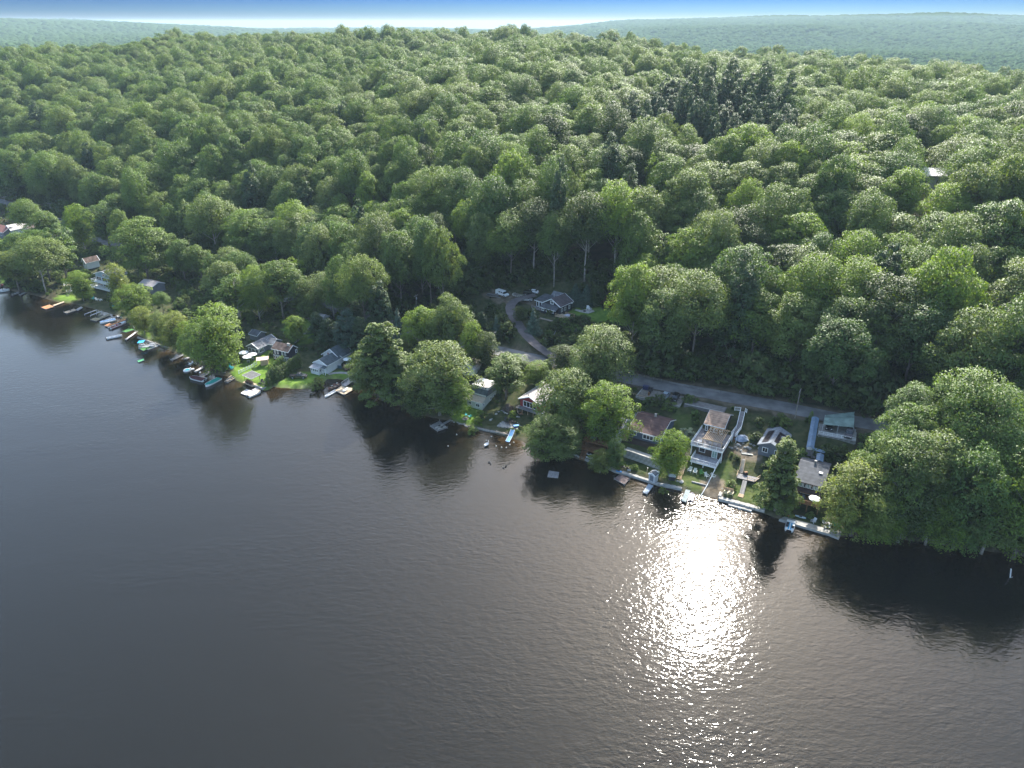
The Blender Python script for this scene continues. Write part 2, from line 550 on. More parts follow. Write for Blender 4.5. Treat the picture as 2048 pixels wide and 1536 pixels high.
ca.data.foreach_set('color', np.stack([_lw, _sc, _br, np.ones(len(gx))], 1).astype(np.float32).ravel())
ground = bpy.data.objects.new('ground', me)
COL.objects.link(ground)
tag(ground, 'wooded hillside and yards rising from the lake shore to far hills', None, None, 'structure')

# ------------------------------------------------------------------ lake
def water_material():
    m, n, l, out = _nt('water')
    tc = n.new('ShaderNodeTexCoord')
    at = n.new('ShaderNodeAttribute'); at.attribute_name = 'shallow'
    def noise(scale, rot, sx, sy, det=2, dist=0.0):
        mp = n.new('ShaderNodeMapping')
        mp.inputs['Rotation'].default_value = (0, 0, rot)
        mp.inputs['Scale'].default_value = (sx, sy, 1)
        l.new(tc.outputs['Object'], mp.inputs['Vector'])
        t = n.new('ShaderNodeTexNoise')
        t.inputs['Scale'].default_value = scale; t.inputs['Detail'].default_value = det
        t.inputs['Distortion'].default_value = dist
        l.new(mp.outputs['Vector'], t.inputs['Vector'])
        return t.outputs['Fac']
    def mth(op, a, b):
        x = n.new('ShaderNodeMath'); x.operation = op
        for i, v in enumerate((a, b)):
            if isinstance(v, (int, float)): x.inputs[i].default_value = v
            else: l.new(v, x.inputs[i])
        return x.outputs[0]
    w1 = noise(0.85, R(-14), 0.55, 1.0, 2, 0.5)      # wind waves, crests across the view
    w2 = noise(1.9, R(16), 0.7, 1.0, 2, 0.4)        # ripples
    w3 = noise(0.11, R(-24), 0.5, 1.0, 1)            # slow swell
    w4 = noise(5.5, R(-8), 0.7, 1.0, 2)
    gust = noise(0.012, R(20), 1.0, 2.2, 4, 0.8)
    gm = n.new('ShaderNodeMapRange'); gm.inputs['From Min'].default_value = 0.35; gm.inputs['From Max'].default_value = 0.65
    gm.inputs['To Min'].default_value = 0.5; gm.inputs['To Max'].default_value = 1.5
    l.new(gust, gm.inputs['Value'])
    h = mth('ADD', mth('MULTIPLY', w1, 0.25), mth('MULTIPLY', w2, 0.12))
    h = mth('ADD', h, mth('MULTIPLY', w4, 0.004))
    h = mth('ADD', mth('MULTIPLY', h, gm.outputs[0]), mth('MULTIPLY', w3, 0.10))
    bp = n.new('ShaderNodeBump'); bp.inputs['Distance'].default_value = WAVE; bp.inputs['Strength'].default_value = 1.0
    l.new(h, bp.inputs['Height'])
    deep = n.new('ShaderNodeRGB'); deep.outputs[0].default_value = (0.008, 0.008, 0.006, 1)
    shal, _ = noise_mix(n, l, (0.020, 0.014, 0.007), (0.055, 0.034, 0.014), 0.25, 5)
    mx = n.new('ShaderNodeMix'); mx.data_type = 'RGBA'
    l.new(at.outputs['Fac'], mx.inputs[0]); l.new(deep.outputs[0], mx.inputs[6]); l.new(shal, mx.inputs[7])
    b = n.new('ShaderNodeBsdfPrincipled')
    b.inputs['Roughness'].default_value = 0.055
    b.inputs['IOR'].default_value = 1.333
    l.new(mx.outputs[2], b.inputs['Base Color'])
    l.new(bp.outputs['Normal'], b.inputs['Normal'])
    l.new(b.outputs['BSDF'], out.inputs['Surface'])
    return m
WAVE = 0.24
xs = np.concatenate([[-4000, -2000, -1200, -800], np.arange(-600, 301, 4.0), [400, 600, 1000, 2000, 4000]])
ys = np.concatenate([[-3000, -1200, -500, -200, -60, 20, 60, 90], np.arange(104, 560, 4.0), [650, 900, 1400]])
XX, YY = np.meshgrid(xs, ys, indexing='ij')
nx, ny = len(xs), len(ys)
ii = np.arange(nx * ny).reshape(nx, ny)
q = np.stack([ii[:-1, :-1], ii[1:, :-1], ii[1:, 1:], ii[:-1, 1:]], -1).reshape(-1, 4)
vx, vy = XX.ravel(), YY.ravel()
lz = land(vx, vy)
okf = (lz[q].min(1) < 0.3)
me = np_mesh('lake', np.stack([vx, vy, np.zeros(len(vx))], 1), q[okf], water_material(), smooth=True)
_ds, _, _ss = seg_dist(vx, vy, SHORE)
shal = np.where(_ss > 0, 1.0, np.exp(-_ds / 5.0) * 0.8)
a_ = me.attributes.new('shallow', 'FLOAT', 'POINT')
a_.data.foreach_set('value', shal.astype(np.float32))
lake = bpy.data.objects.new('lake', me)
COL.objects.link(lake)
tag(lake, 'dark rippled lake water with bright sun glint', None, None, 'structure')

# ------------------------------------------------------------------ roads
def ribbon(name, poly, w, m, lift, label, step=2.5, wvar=None):
    P = [Vector(p[:2]) for p in poly]; Z = [p[2] for p in poly]
    pts = []
    for i in range(len(P) - 1):
        n_ = max(1, int((P[i + 1] - P[i]).length / step))
        for k in range(n_):
            t = k / n_
            pts.append((P[i].lerp(P[i + 1], t), Z[i] + (Z[i + 1] - Z[i]) * t))
    pts.append((P[-1], Z[-1]))
    # smooth the centre line
    c = np.array([[p.x, p.y, z] for p, z in pts])
    for _ in range(6): c[1:-1] = (c[:-2] + c[1:-1] * 2 + c[2:]) / 4
    t = np.gradient(c[:, :2], axis=0); t /= np.linalg.norm(t, axis=1)[:, None]
    nrm = np.stack([-t[:, 1], t[:, 0]], 1)
    cols = np.linspace(-0.5, 0.5, 5)
    vv = []
    for k in cols:
        wob = w + 0.3 * np.sin(np.arange(len(c)) * 0.7 + k * 9)
        xy = c[:, :2] + nrm * (k * wob)[:, None]
        z = np.maximum(land(xy[:, 0], xy[:, 1]), c[:, 2]) + lift
        vv.append(np.stack([xy[:, 0], xy[:, 1], z], 1))
    vv = np.stack(vv, 1)
    L = len(c)
    i = np.arange(L * 5).reshape(L, 5)
    qq = np.stack([i[:-1, :-1], i[:-1, 1:], i[1:, 1:], i[1:, :-1]], -1).reshape(-1, 4)[:, ::-1]
    o = bpy.data.objects.new(name, np_mesh(name, vv.reshape(-1, 3), qq, m, smooth=True))
    COL.objects.link(o)
    return tag(o, label, None, None, 'structure')
m_asph = mat('asphalt_worn', (0.17, 0.165, 0.16), 0.9, var=0.34, scale=0.25)
m_drive = mat('asphalt_drive', (0.12, 0.105, 0.105), 0.9, var=0.25, scale=0.5)
ribbon('road', ROAD, 7.0, m_asph, 0.09, 'grey paved lane running behind the lakeside cottages')
ribbon('driveway', DRIVE, 3.6, m_drive, 0.13, 'narrow curved driveway climbing from the lane to the upper house')
# ------------------------------------------------------------------ tree prototypes
LEAF = dict(
    mid=leaf_mat('leaves_mid', [(0.088, 0.149, 0.026), (0.103, 0.174, 0.030), (0.128, 0.182, 0.038), (0.079, 0.144, 0.030), (0.130, 0.180, 0.047), (0.116, 0.184, 0.027), (0.070, 0.127, 0.029)]),
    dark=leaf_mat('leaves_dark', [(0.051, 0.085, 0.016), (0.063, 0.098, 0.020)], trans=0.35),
    bright=leaf_mat('leaves_bright', [(0.133, 0.211, 0.026), (0.148, 0.223, 0.034)], trans=0.46),
    yellow=leaf_mat('leaves_yellow', [(0.161, 0.209, 0.042), (0.174, 0.214, 0.047)], trans=0.46),
    grey=leaf_mat('leaves_grey', [(0.115, 0.167, 0.038), (0.128, 0.175, 0.045)]),
    pine=leaf_mat('needles_pine', [(0.048, 0.088, 0.034), (0.058, 0.100, 0.038)], trans=0.3),
    spruce=leaf_mat('needles_blue', [(0.060, 0.105, 0.070), (0.070, 0.115, 0.075)], trans=0.15),
    hedge=leaf_mat('leaves_hedge', [(0.066, 0.114, 0.016), (0.083, 0.130, 0.020)], trans=0.3),
    red=leaf_mat('leaves_red', [(0.15, 0.06, 0.035), (0.13, 0.07, 0.035)]),
    bloom=leaf_mat('leaves_bloom', [(0.30, 0.34, 0.22), (0.32, 0.35, 0.24)]),
)
BARK = mat('bark', (0.17, 0.145, 0.12), 0.9, var=0.35, scale=1.5)
BARK_P = mat('bark_pale', (0.34, 0.31, 0.27), 0.9, var=0.3, scale=1.5)

def leaf_quads(c, nrm, size, rg):
    """one small bent-free leaf-clump face per centre, facing roughly along nrm"""
    n = len(c)
    nrm = nrm / np.linalg.norm(nrm, axis=1)[:, None]
    a = rg.normal(size=(n, 3))
    u = np.cross(nrm, a); u /= np.linalg.norm(u, axis=1)[:, None] + 1e-9
    w = np.cross(nrm, u)
    s = (size * rg.uniform(0.6, 1.3, n))[:, None]
    asp = rg.uniform(0.55, 1.0, n)[:, None]
    v = np.stack([c - u * s * 0.5, c - w * s * 0.5 * asp, c + u * s * 0.5, c + w * s * 0.5 * asp], 1).reshape(-1, 3)
    q = np.arange(n * 4).reshape(n, 4)
    return v, q

def broad_crown(seed, n_lobes=50, n_leaf=7000, size=0.42, r=6.0, h=13.0, z0=6.0, open_=0.0, cone=0.0, lobe=(0.20, 0.34), skirt=0.5):
    """crown of rounded leaf tufts over an uneven dome; returns leaf verts, quads and tuft centres"""
    rg = np.random.default_rng(seed)
    cs, rs = [], []
    ph = rg.uniform(0, 6.28, 3)
    for i in range(n_lobes):
        th = i * 2.399 + rg.uniform(-0.35, 0.35)
        f = (i + 0.5) / n_lobes
        zz = 1 - (1 + skirt) * f               # 1 at the top, below 0 under the shoulder
        rad = math.sqrt(max(0.0, 1 - max(zz, 0) ** 2)) * (1 if zz > 0 else 1 - 0.55 * (zz / skirt) ** 2)
        if cone: rad = rad * (1 - cone) + cone * (0.12 + 0.88 * f) * (1 if f < 0.85 else 0.85)
        wob = 1 + 0.18 * math.sin(2 * th + ph[0]) + 0.13 * math.sin(3 * th + ph[1])
        rad *= rg.uniform(0.80, 1.08) * wob
        lr = rg.uniform(*lobe) * (1 - 0.3 * cone)
        zt = z0 + h * (skirt + zz * rg.uniform(0.88, 1.1)) / (1 + skirt) * 0.93
        cs.append((rad * r * math.cos(th) * 0.82, rad * r * math.sin(th) * 0.82, zt)); rs.append(lr * r)
    cs = np.array(cs); rs = np.array(rs)
    # smaller tufts riding on the big ones give the cauliflower outline
    k = rg.integers(0, n_lobes, n_lobes * 3)
    d = rg.normal(size=(len(k), 3)); d[:, 2] = np.abs(d[:, 2]) * 0.9; d /= np.linalg.norm(d, axis=1)[:, None]
    c2 = cs[k] + d * rs[k][:, None] * 0.85; r2 = rs[k] * rg.uniform(0.35, 0.6, len(k))
    ac, ar = np.concatenate([cs, c2]), np.concatenate([rs, r2])
    cen = np.array([0, 0, z0 + h * 0.4])
    w = ar ** 2; w /= w.sum()
    idx = rg.choice(len(ac), n_leaf, p=w)
    d = rg.normal(size=(n_leaf, 3)); d /= np.linalg.norm(d, axis=1)[:, None]
    d[:, 2] = np.where(d[:, 2] < -0.2, -d[:, 2], d[:, 2])
    rad = ar[idx] * (1 - 0.25 * rg.random(n_leaf) ** 2 + (0.06 + 0.1 * open_) * rg.normal(size=n_leaf))
    p = ac[idx] + d * rad[:, None]
    nr = d * 0.8 + rg.normal(size=(n_leaf, 3)) * 0.6 + np.array([0, 0, 0.3])
    if open_:
        kk = vnoise(p[:, 0] * 10 + p[:, 2] * 7, p[:, 1] * 10 - p[:, 2] * 5, 14, seed) > open_ * 0.55
        p, nr = p[kk], nr[kk]
    v, q = leaf_quads(p, nr, size, rg)
    sn = nr * 0.0 + (p - cen[None]) / np.array([r, r, h * 0.6]) * 0.55
    sn = sn + nr * 0.62 + rg.normal(size=p.shape) * 0.25
    sn[:, 2] += 0.42
    ni = n_leaf // 8
    dd = rg.normal(size=(ni, 3)); dd /= np.linalg.norm(dd, axis=1)[:, None]
    pi_ = np.array([0, 0, z0 + h * 0.42]) + dd * np.array([r * 0.62 * (1 - .3 * cone), r * 0.62 * (1 - .3 * cone), h * 0.36]) * (rg.random((ni, 1)) ** 0.4)
    v2, q2 = leaf_quads(pi_, rg.normal(size=(ni, 3)), size * 2.1, rg)
    sn = np.concatenate([sn, dd + rg.normal(size=dd.shape) * .4])
    sn /= np.linalg.norm(sn, axis=1)[:, None]
    global LAST_N
    LAST_N = np.repeat(sn, 4, axis=0).astype(np.float32)
    return np.concatenate([v, v2]), np.concatenate([q, q2 + len(v)]), cs

def trunk_mb(h, r0, cs, seed, lean=0.0, nlimb=8):
    rg = random.Random(seed)
    m = MB()
    top = max(c[2] for c in cs) * 0.88
    pts = []
    for i in range(6):
        t = i / 5
        pts.append((lean * t * t * h + rg.uniform(-.12, .12) * (i > 0), rg.uniform(-.12, .12) * (i > 0), t * top))
    m.tube(pts, [r0 * 1.15, r0 * .9, r0 * .75, r0 * .6, r0 * .4, r0 * .15], 7)
    order = sorted(cs, key=lambda c: c[2])
    for c in order[::max(1, len(order) // nlimb)]:
        z = max(1.5, c[2] - math.hypot(c[0], c[1]) * 0.8 - 1)
        z = min(z, top * 0.85)
        t = z / top
        b = (lean * t * t * h, 0, z)
        mid = (b[0] * .4 + c[0] * .55, c[1] * .5, (z + c[2]) / 2 + .2)
        m.tube([b, mid, tuple(c)], [r0 * .38 * (1 - t * .4), r0 * .22, r0 * .07], 5, False)
    return m

PROTO = {}
def make_broad(key, seed, **kw):
    v, q, cs = broad_crown(seed, **kw)
    PROTO[key] = (np_mesh('crown_' + key, v, q, LEAF['mid'], normals=LAST_N), trunk_mb(18, 0.32, cs, seed).mesh('trunk_' + key, BARK, True))
for i in range(6):
    make_broad('oak%d' % i, 40 + i, n_lobes=44 + 4 * i, n_leaf=18000, size=0.40, r=8.0 + 0.5 * (i % 3), h=[15, 15, 12, 18, 14, 19][i], z0=[7, 9, 12, 6, 9, 4.5][i], open_=0.22 * (i % 2), lobe=[(.17, .38), (.15, .32), (.19, .42)][i % 3])
for i in range(2):
    make_broad('open%d' % i, 60 + i, n_lobes=34, n_leaf=8500, size=0.36, r=4.8, h=15, z0=5, open_=0.7, skirt=0.8)
for i in range(2):
    make_broad('tall%d' % i, 70 + i, n_lobes=80, n_leaf=15000, size=0.34, r=5.8, h=19.0, z0=1.0, cone=1.0, open_=0.25, skirt=0.3, lobe=(0.14, 0.27))
for i in range(2):
    make_broad('full%d' % i, 80 + i, n_lobes=56, n_leaf=15000, size=0.34, r=6.4, h=17.0, z0=1.5, open_=0.3, skirt=0.8)
for i in range(3):
    make_broad('shrub%d' % i, 90 + i, n_lobes=16, n_leaf=1300, size=0.30, r=2.0, h=3.2, z0=-0.3)

def conifer(key, seed, h=22, r=3.6, tiers=22, z0=3.0, per=9, droop=0.12, size=0.5, curve=1.0, dens=16, mt='pine'):
    rg = np.random.default_rng(seed)
    C, N = [], []
    tips = []
    for t in range(tiers):
        f = t / (tiers - 1)
        z = z0 + (h - z0) * f
        R_ = r * (1 - f) ** curve + 0.25
        R_ *= rg.uniform(0.8, 1.15)
        nb = max(4, int(per * (1 - 0.5 * f)))
        a0 = rg.uniform(0, 6.28)
        for b in range(nb):
            a = a0 + b * 6.283 / nb + rg.uniform(-.25, .25)
            L = R_ * rg.uniform(0.7, 1.15)
            k = max(4, int(dens * L / r))
            s = rg.random(k) ** 0.6
            wdt = 0.28 * L * (1 - s * 0.5) * rg.normal(size=k)
            x = np.cos(a) * L * s - np.sin(a) * wdt
            y = np.sin(a) * L * s + np.cos(a) * wdt
            zz = z - droop * L * s ** 1.5 + rg.normal(size=k) * 0.12 + 0.12 * L * s * (1 if mt == 'pine' else 0)
            C.append(np.stack([x, y, zz], 1))
            N.append(np.stack([np.cos(a) * 0.5 + rg.normal(size=k) * 0.4, np.sin(a) * 0.5 + rg.normal(size=k) * .4, 0.8 + rg.normal(size=k) * .3], 1))
            tips.append((np.cos(a) * L, np.sin(a) * L, z - droop * L))
    C = np.concatenate(C); N = np.concatenate(N)
    v, q = leaf_quads(C, N, size, rg)
    m = MB()
    m.tube([(0, 0, 0), (0.05, 0, h * .5), (0, 0, h)], [0.3, 0.2, 0.04], 7)
    for tp in tips[::9]:
        m.tube([(0, 0, tp[2]), tp], [0.06, 0.02], 4, False)
    PROTO[key] = (np_mesh('crown_' + key, v, q, LEAF[mt]), m.mesh('trunk_' + key, BARK, True))
for i in range(2):
    v, q, cs = broad_crown(101 + i, n_lobes=80, n_leaf=15000, size=0.42, r=[8.2, 7.0][i], h=[23, 20][i], z0=3.0, cone=0.62, lobe=(0.13, 0.25), skirt=0.3, open_=0.2)
    PROTO['pine%d' % i] = (np_mesh('crown_pine%d' % i, v, q, LEAF['pine'], normals=LAST_N), trunk_mb(26, 0.32, cs, i, nlimb=6).mesh('trunk_pine%d' % i, BARK, True))
conifer('spruce0', 103, h=16, r=3.6, tiers=26, z0=0.8, per=11, curve=0.95, size=0.6, dens=30, mt='spruce')
conifer('spruce1', 104, h=11, r=3.0, tiers=20, z0=0.5, per=10, curve=0.9, size=0.55, dens=26, mt='spruce')
conifer('column0', 105, h=4.2, r=0.75, tiers=22, z0=0.1, per=8, curve=0.55, size=0.24, dens=9, droop=-0.5, mt='hedge')

def place_tree(key, p, h_scale=1.0, w_scale=1.0, rz=None, m=None, label=None, cat='tree', group=None, name=None, lean=0.0, bark=None, zrot=0.0):
    cm, tm = PROTO[key]
    nm = name or {'p': 'pine_tree', 's': 'spruce_tree', 'c': 'hedge_shrub'}.get(key[0], 'broadleaf_tree')
    if key.startswith('shrub'): nm = name or 'shrub'
    e = bpy.data.objects.new(nm, None)
    COL.objects.link(e)
    e.location = (p[0], p[1], p[2] - 0.15)
    e.rotation_euler = (lean, zrot, random.uniform(0, 6.28) if rz is None else rz)
    k_ = 1.0 if key.startswith(('column', 'spruce')) else random.uniform(0.88, 1.12)
    e.scale = (w_scale * k_, w_scale / k_, h_scale)
    tag(e, label, cat, group)
    c = bpy.data.objects.new('crown' if not key.startswith(('shrub', 'column')) else 'foliage', cm)
    COL.objects.link(c); c.parent = e
    if m:
        c.material_slots[0].link = 'OBJECT'; c.material_slots[0].material = LEAF[m]
    t = bpy.data.objects.new('trunk' if not key.startswith('shrub') else 'stem', tm)
    COL.objects.link(t); t.parent = e
    if bark:
        t.material_slots[0].link = 'OBJECT'; t.material_slots[0].material = bark
    return e

PROTO_H = {}
for k_, (cm_, tm_) in PROTO.items():
    co = np.empty(len(cm_.vertices) * 3, np.float32); cm_.vertices.foreach_get('co', co); co = co.reshape(-1, 3)
    PROTO_H[k_] = (float(co[:, 2].max()), float(np.percentile(np.abs(co[:, 0]), 98)))

def tree_at(key, px, py, top, width, label, m=None, group=None, lean=0.0, zrot=0.0, bark=None, cat='tree', name=None):
    """base pixel, pixel row of the top, crown width in pixels"""
    p = G(px, py) if py else None
    x, y, f = p.x, p.y, project(*p)[2]
    # height so that the top projects to row `top`
    h = 1.0
    for _ in range(30):
        r_ = project(x, y, p.z + h)[1]
        if r_ <= top: break
        h += max(0.2, (r_ - top) / 12)
    ph, pw = PROTO_H[key]
    wm = width * f / FPX / 2
    return place_tree(key, p, h / ph, wm / pw, m=m, label=label, group=group, lean=lean, zrot=zrot, bark=bark, cat=cat, name=name)
# ------------------------------------------------------------------ the wood
CLEAR = [area([(1010, 735), (955, 690), (915, 620), (935, 582), (1040, 576), (1100, 582), (1150, 584), (1235, 588), (1275, 622), (1268, 690), (1215, 740), (1150, 745)])]
PINES = [area([(1180, 330), (1240, 295), (1330, 265), (1480, 262), (1570, 300), (1575, 345), (1450, 352), (1330, 345)])]
GAPS = [area([(1775, 360), (1900, 360), (1908, 490), (1800, 490)]), area([(1240, 345), (1560, 348), (1600, 385), (1350, 382)])]

pts = []
r_ = 11.8
Y = 150.0
gxs = np.arange(-900, 820, r_); gys = np.arange(120, 1240, r_)
PX, PY = np.meshgrid(gxs, gys)
PX = PX + (np.arange(PX.shape[0]) % 2)[:, None] * r_ / 2
PX = PX + rng.uniform(-3.4, 3.4, PX.shape); PY = PY + rng.uniform(-3.4, 3.4, PY.shape)
PX, PY = PX.ravel(), PY.ravel()
az = PX / np.maximum(PY, 1)
m_ = (np.abs(az) < 0.86)
PX, PY = PX[m_], PY[m_]
ds_, _, ss_ = seg_dist(PX, PY, SHORE)
dr_, _, sr_ = seg_dist(PX, PY, ROAD)
dd_, _, _ = seg_dist(PX, PY, DRIVE)
RIGHT = area([(1735, 1082), (1765, 900), (1770, 855), (2400, 960), (2800, 1300), (2048, 1118), (1800, 1082)])
LEFTW = [area(q) for q in ([(140, 492), (330, 532), (560, 604), (700, 650), (960, 706), (960, 716), (700, 668), (540, 622), (400, 600), (330, 565), (240, 520)], [(60, 476), (120, 480), (130, 520), (60, 500)])]
ok = (ss_ > 0) & (dr_ > 4.5) & (((sr_ > 0) & (dr_ > 8.5)) | (in_poly(PX, PY, RIGHT) & (ds_ > 1.0) & (dr_ > 6)) | ((sr_ < 0) & (in_poly(PX, PY, LEFTW[0]) | in_poly(PX, PY, LEFTW[1])))) & (dd_ > 8)
for c_ in CLEAR: ok &= ~in_poly(PX, PY, c_)
for c_ in GAPS: ok &= ~in_poly(PX, PY, c_)
PX, PY = PX[ok], PY[ok]; dr_, sr_ = dr_[ok], sr_[ok]
PZ = land(PX, PY)
isp = np.zeros(len(PX), bool)
for c_ in PINES: isp |= in_poly(PX, PY, c_)
isp |= (rng.random(len(PX)) < 0.02) & (dr_ < 160)
sel = rng.random(len(PX)) < 0.985
PX, PY, PZ, isp, dr_, sr_ = [a[sel] for a in (PX, PY, PZ, isp, dr_, sr_)]
NT = len(PX)
broad = ['oak0', 'oak1', 'oak2', 'oak3', 'oak4', 'oak5', 'full0', 'open0']
PROTO_LIST = broad + ['pine0', 'pine1']
kind = rng.choice(len(broad), NT, p=[.17, .17, .15, .15, .14, .11, .07, .04])
kind = np.where(isp, rng.choice([8, 9], NT), kind)
hs = rng.uniform(0.8, 1.2, NT) * 1.06; ws = rng.uniform(0.8, 1.25, NT)
hs = np.where(isp, hs * 1.12, hs)
big = vnoise(PX, PY, 60, 12)
hs *= 0.84 + 0.36 * big
ws *= 0.88 + 0.28 * vnoise(PX, PY, 45, 31)
hs *= 1.0 + 0.14 * np.clip((110 - dr_) / 60, 0, 1)
hs = np.where(sr_ < 0, hs * 0.74, hs)
ws = np.where((sr_ < 0) & (PX < 0), ws * 0.72, ws)
front = (dr_ < 22) & (sr_ > 0)
rz = rng.uniform(0, 6.28, NT)
# the largest in the picture stand as individuals
f_ = PY * CP - (PZ + 14 - CAM_H) * SP
u_ = PY * SP + (PZ + 16 - CAM_H) * CP
ix, iy = 1024 + FPX * PX / f_, 768 - FPX * u_ / f_
vis = (ix > -40) & (ix < 2090) & (iy > 0) & (iy < 1250)
size_ = np.where(vis, 1.0 / f_, 0)
tr_ = (ix > 900) & (ix < 1260) & (sr_ > 0) & (dr_ > 42) & (dr_ < 66) & ~isp
kind = np.where(tr_, 2, kind)
order = np.argsort(-size_)
IND = order[:N_IND]
rest = np.setdiff1d(np.arange(NT), IND)

def zone_phrase(i):
    x, y = ix[i], iy[i]
    if sr_[i] < 0 and x < 1200: return 'of the strip between lane and left houses'
    if sr_[i] < 0: return 'of the wooded bank right of the patio' if y > 900 else 'of the slope right of the green canopy'
    if x < 250: return 'of the wood above the far left lane'
    if x < 560: return 'of the wood behind the grey lakefront houses'
    if x < 820: return 'of the wood beyond the hemlocks'
    if x < 960: return 'of the wood left of the white van'
    if x < 1250: return 'of the wood directly behind the upper house'
    if x < 1480: return 'of the wood above the parked cars by the lane'
    if x < 1700: return 'of the wood above the lane and utility pole'
    return 'of the wood above the lane at the right'
Z_NM = {}
for i in IND:
    k = PROTO_LIST[kind[i]]
    hgt = 'tall' if hs[i] > 1.12 else ('low' if hs[i] < 0.98 else 'middling')
    wdt = 'broad' if ws[i] > 1.08 else ('narrow' if ws[i] < 0.93 else 'round')
    if k.startswith('pine'): look, m = 'dark pine', None
    else:
        r0 = random.random()
        if r0 < 0.60: look, m = 'mid green tree', None
        elif r0 < 0.78: look, m = 'yellow green tree', 'bright'
        elif r0 < 0.9: look, m = 'grey green tree', 'grey'
        else: look, m = 'deep green tree', 'dark'
    d = ['edge row', 'second row', 'third row', 'fourth row', 'fifth row', 'sixth row', 'seventh row', 'eighth row', 'inner rows'][min(8, max(0, int((dr_[i] - 7) / 12)))]
    z_ = zone_phrase(i)
    place_tree(k, (PX[i], PY[i], PZ[i]), hs[i], ws[i], rz=rz[i], m=m, label='%s %s %s, %s %s' % (hgt, wdt, look, d, z_.replace('of the wood', 'of wood').replace('of the slope', 'of slope').replace('of the wooded', 'of wooded').replace('the grey lakefront', 'grey lakefront').replace('by the lane', 'on lane')),
               group='trees ' + z_, bark=BARK_P if random.random() < (0.8 if tr_[i] else 0.25) else None)

def proto_object(key, coll, mt=None):
    cm, tm = PROTO[key]
    me = cm
    o = bpy.data.objects.new('wood_tree_' + key, me)
    coll.objects.link(o)
    return o

def scatter(name, P, kinds, scales, rots, objs, label):
    """one object: points that carry instances of the given prototypes"""
    coll = bpy.data.collections.new(name + '_kinds')
    for o in objs(coll): pass
    me = bpy.data.meshes.new(name)
    me.vertices.add(len(P)); me.vertices.foreach_set('co', P.astype(np.float32).ravel())
    a = me.attributes.new('kind_index', 'INT', 'POINT'); a.data.foreach_set('value', kinds.astype(np.int32))
    a = me.attributes.new('grow', 'FLOAT_VECTOR', 'POINT'); a.data.foreach_set('vector', scales.astype(np.float32).ravel())
    a = me.attributes.new('turn', 'FLOAT_VECTOR', 'POINT'); a.data.foreach_set('vector', rots.astype(np.float32).ravel())
    o = bpy.data.objects.new(name, me); COL.objects.link(o)
    ng = bpy.data.node_groups.new(name, 'GeometryNodeTree')
    ng.interface.new_socket('Geometry', in_out='INPUT', socket_type='NodeSocketGeometry')
    ng.interface.new_socket('Geometry', in_out='OUTPUT', socket_type='NodeSocketGeometry')
    n, l = ng.nodes, ng.links
    gi, go = n.new('NodeGroupInput'), n.new('NodeGroupOutput')
    ci = n.new('GeometryNodeCollectionInfo'); ci.inputs['Collection'].default_value = coll
    ci.inputs['Separate Children'].default_value = True; ci.inputs['Reset Children'].default_value = True
    iop = n.new('GeometryNodeInstanceOnPoints'); iop.inputs['Pick Instance'].default_value = True
    def named(nm, t):
        x = n.new('GeometryNodeInputNamedAttribute'); x.data_type = t; x.inputs['Name'].default_value = nm
        return [s for s in x.outputs if s.enabled and s.name == 'Attribute'][0]
    m2p = n.new('GeometryNodeMeshToPoints')
    l.new(gi.outputs[0], m2p.inputs['Mesh'])
    l.new(m2p.outputs['Points'], iop.inputs['Points'])
    l.new(ci.outputs[0], iop.inputs['Instance'])
    l.new(named('kind_index', 'INT'), iop.inputs['Instance Index'])
    l.new(named('turn', 'FLOAT_VECTOR'), iop.inputs['Rotation'])
    l.new(named('grow', 'FLOAT_VECTOR'), iop.inputs['Scale'])
    l.new(iop.outputs['Instances'], go.inputs[0])
    md = o.modifiers.new('scatter', 'NODES'); md.node_group = ng
    return tag(o, label, None, None, 'stuff')

def wood_objs(coll):
    # alphabetical order is the instance index order: a0..a8
    for j, k in enumerate(PROTO_LIST):
        o = proto_object(k, coll); o.name = 'w%02d_tree' % j
        yield o
rs_ = np.zeros((len(rest), 3)); rs_[:, 2] = rz[rest]
q_ = rng.uniform(0.86, 1.14, len(rest))
rs_[:, :2] = rng.normal(0, 0.05, (len(rest), 2))
sc_ = np.stack([ws[rest] * q_, ws[rest] / q_, hs[rest]], 1)
scatter('far_wood', np.stack([PX[rest], PY[rest], PZ[rest] - 0.2], 1), kind[rest], sc_, rs_, wood_objs, 'dense green wood covering the hill behind the first rows of trees').name = 'woodland'

# distant wooded hills
LOW = {}
FARLEAF = mat('far_canopy', (0.060, 0.100, 0.040), 1.0, var=0.3, scale=0.12, spec=0.0)
def low_objs(coll):
    for j in range(3):
        rg = np.random.default_rng(300 + j); m = MB()
        n2 = 11; v = [(0, 0, 17.5)]
        for i, (rr0, zz) in enumerate(((2.6, 16.4), (4.8, 13.6), (6.4, 9.6), (6.8, 5.0), (5.5, 0.0))):
            for k in range(n2):
                q = rr0 * rg.uniform(0.78, 1.2); v.append((q * math.cos(k * 2 * math.pi / n2), q * math.sin(k * 2 * math.pi / n2), zz * rg.uniform(0.92, 1.06)))
        f = [(0, 1 + k, 1 + (k + 1) % n2) for k in range(n2)]
        for i in range(4):
            for k in range(n2):
                a_, b_ = 1 + i * n2 + k, 1 + i * n2 + (k + 1) % n2
                f.append((a_, a_ + n2, b_ + n2, b_))
        m._add(v, f)
        o = bpy.data.objects.new('f%d_tree' % j, m.mesh('hill_tree', FARLEAF, True)); coll.objects.link(o)
        yield o
a_st = 0.0062
rr_ = [1000.0]
while rr_[-1] < 7400: rr_.append(rr_[-1] * (1 + max(a_st * 1.1, 9.5 / rr_[-1])))
FX, FY, FS = [], [], []
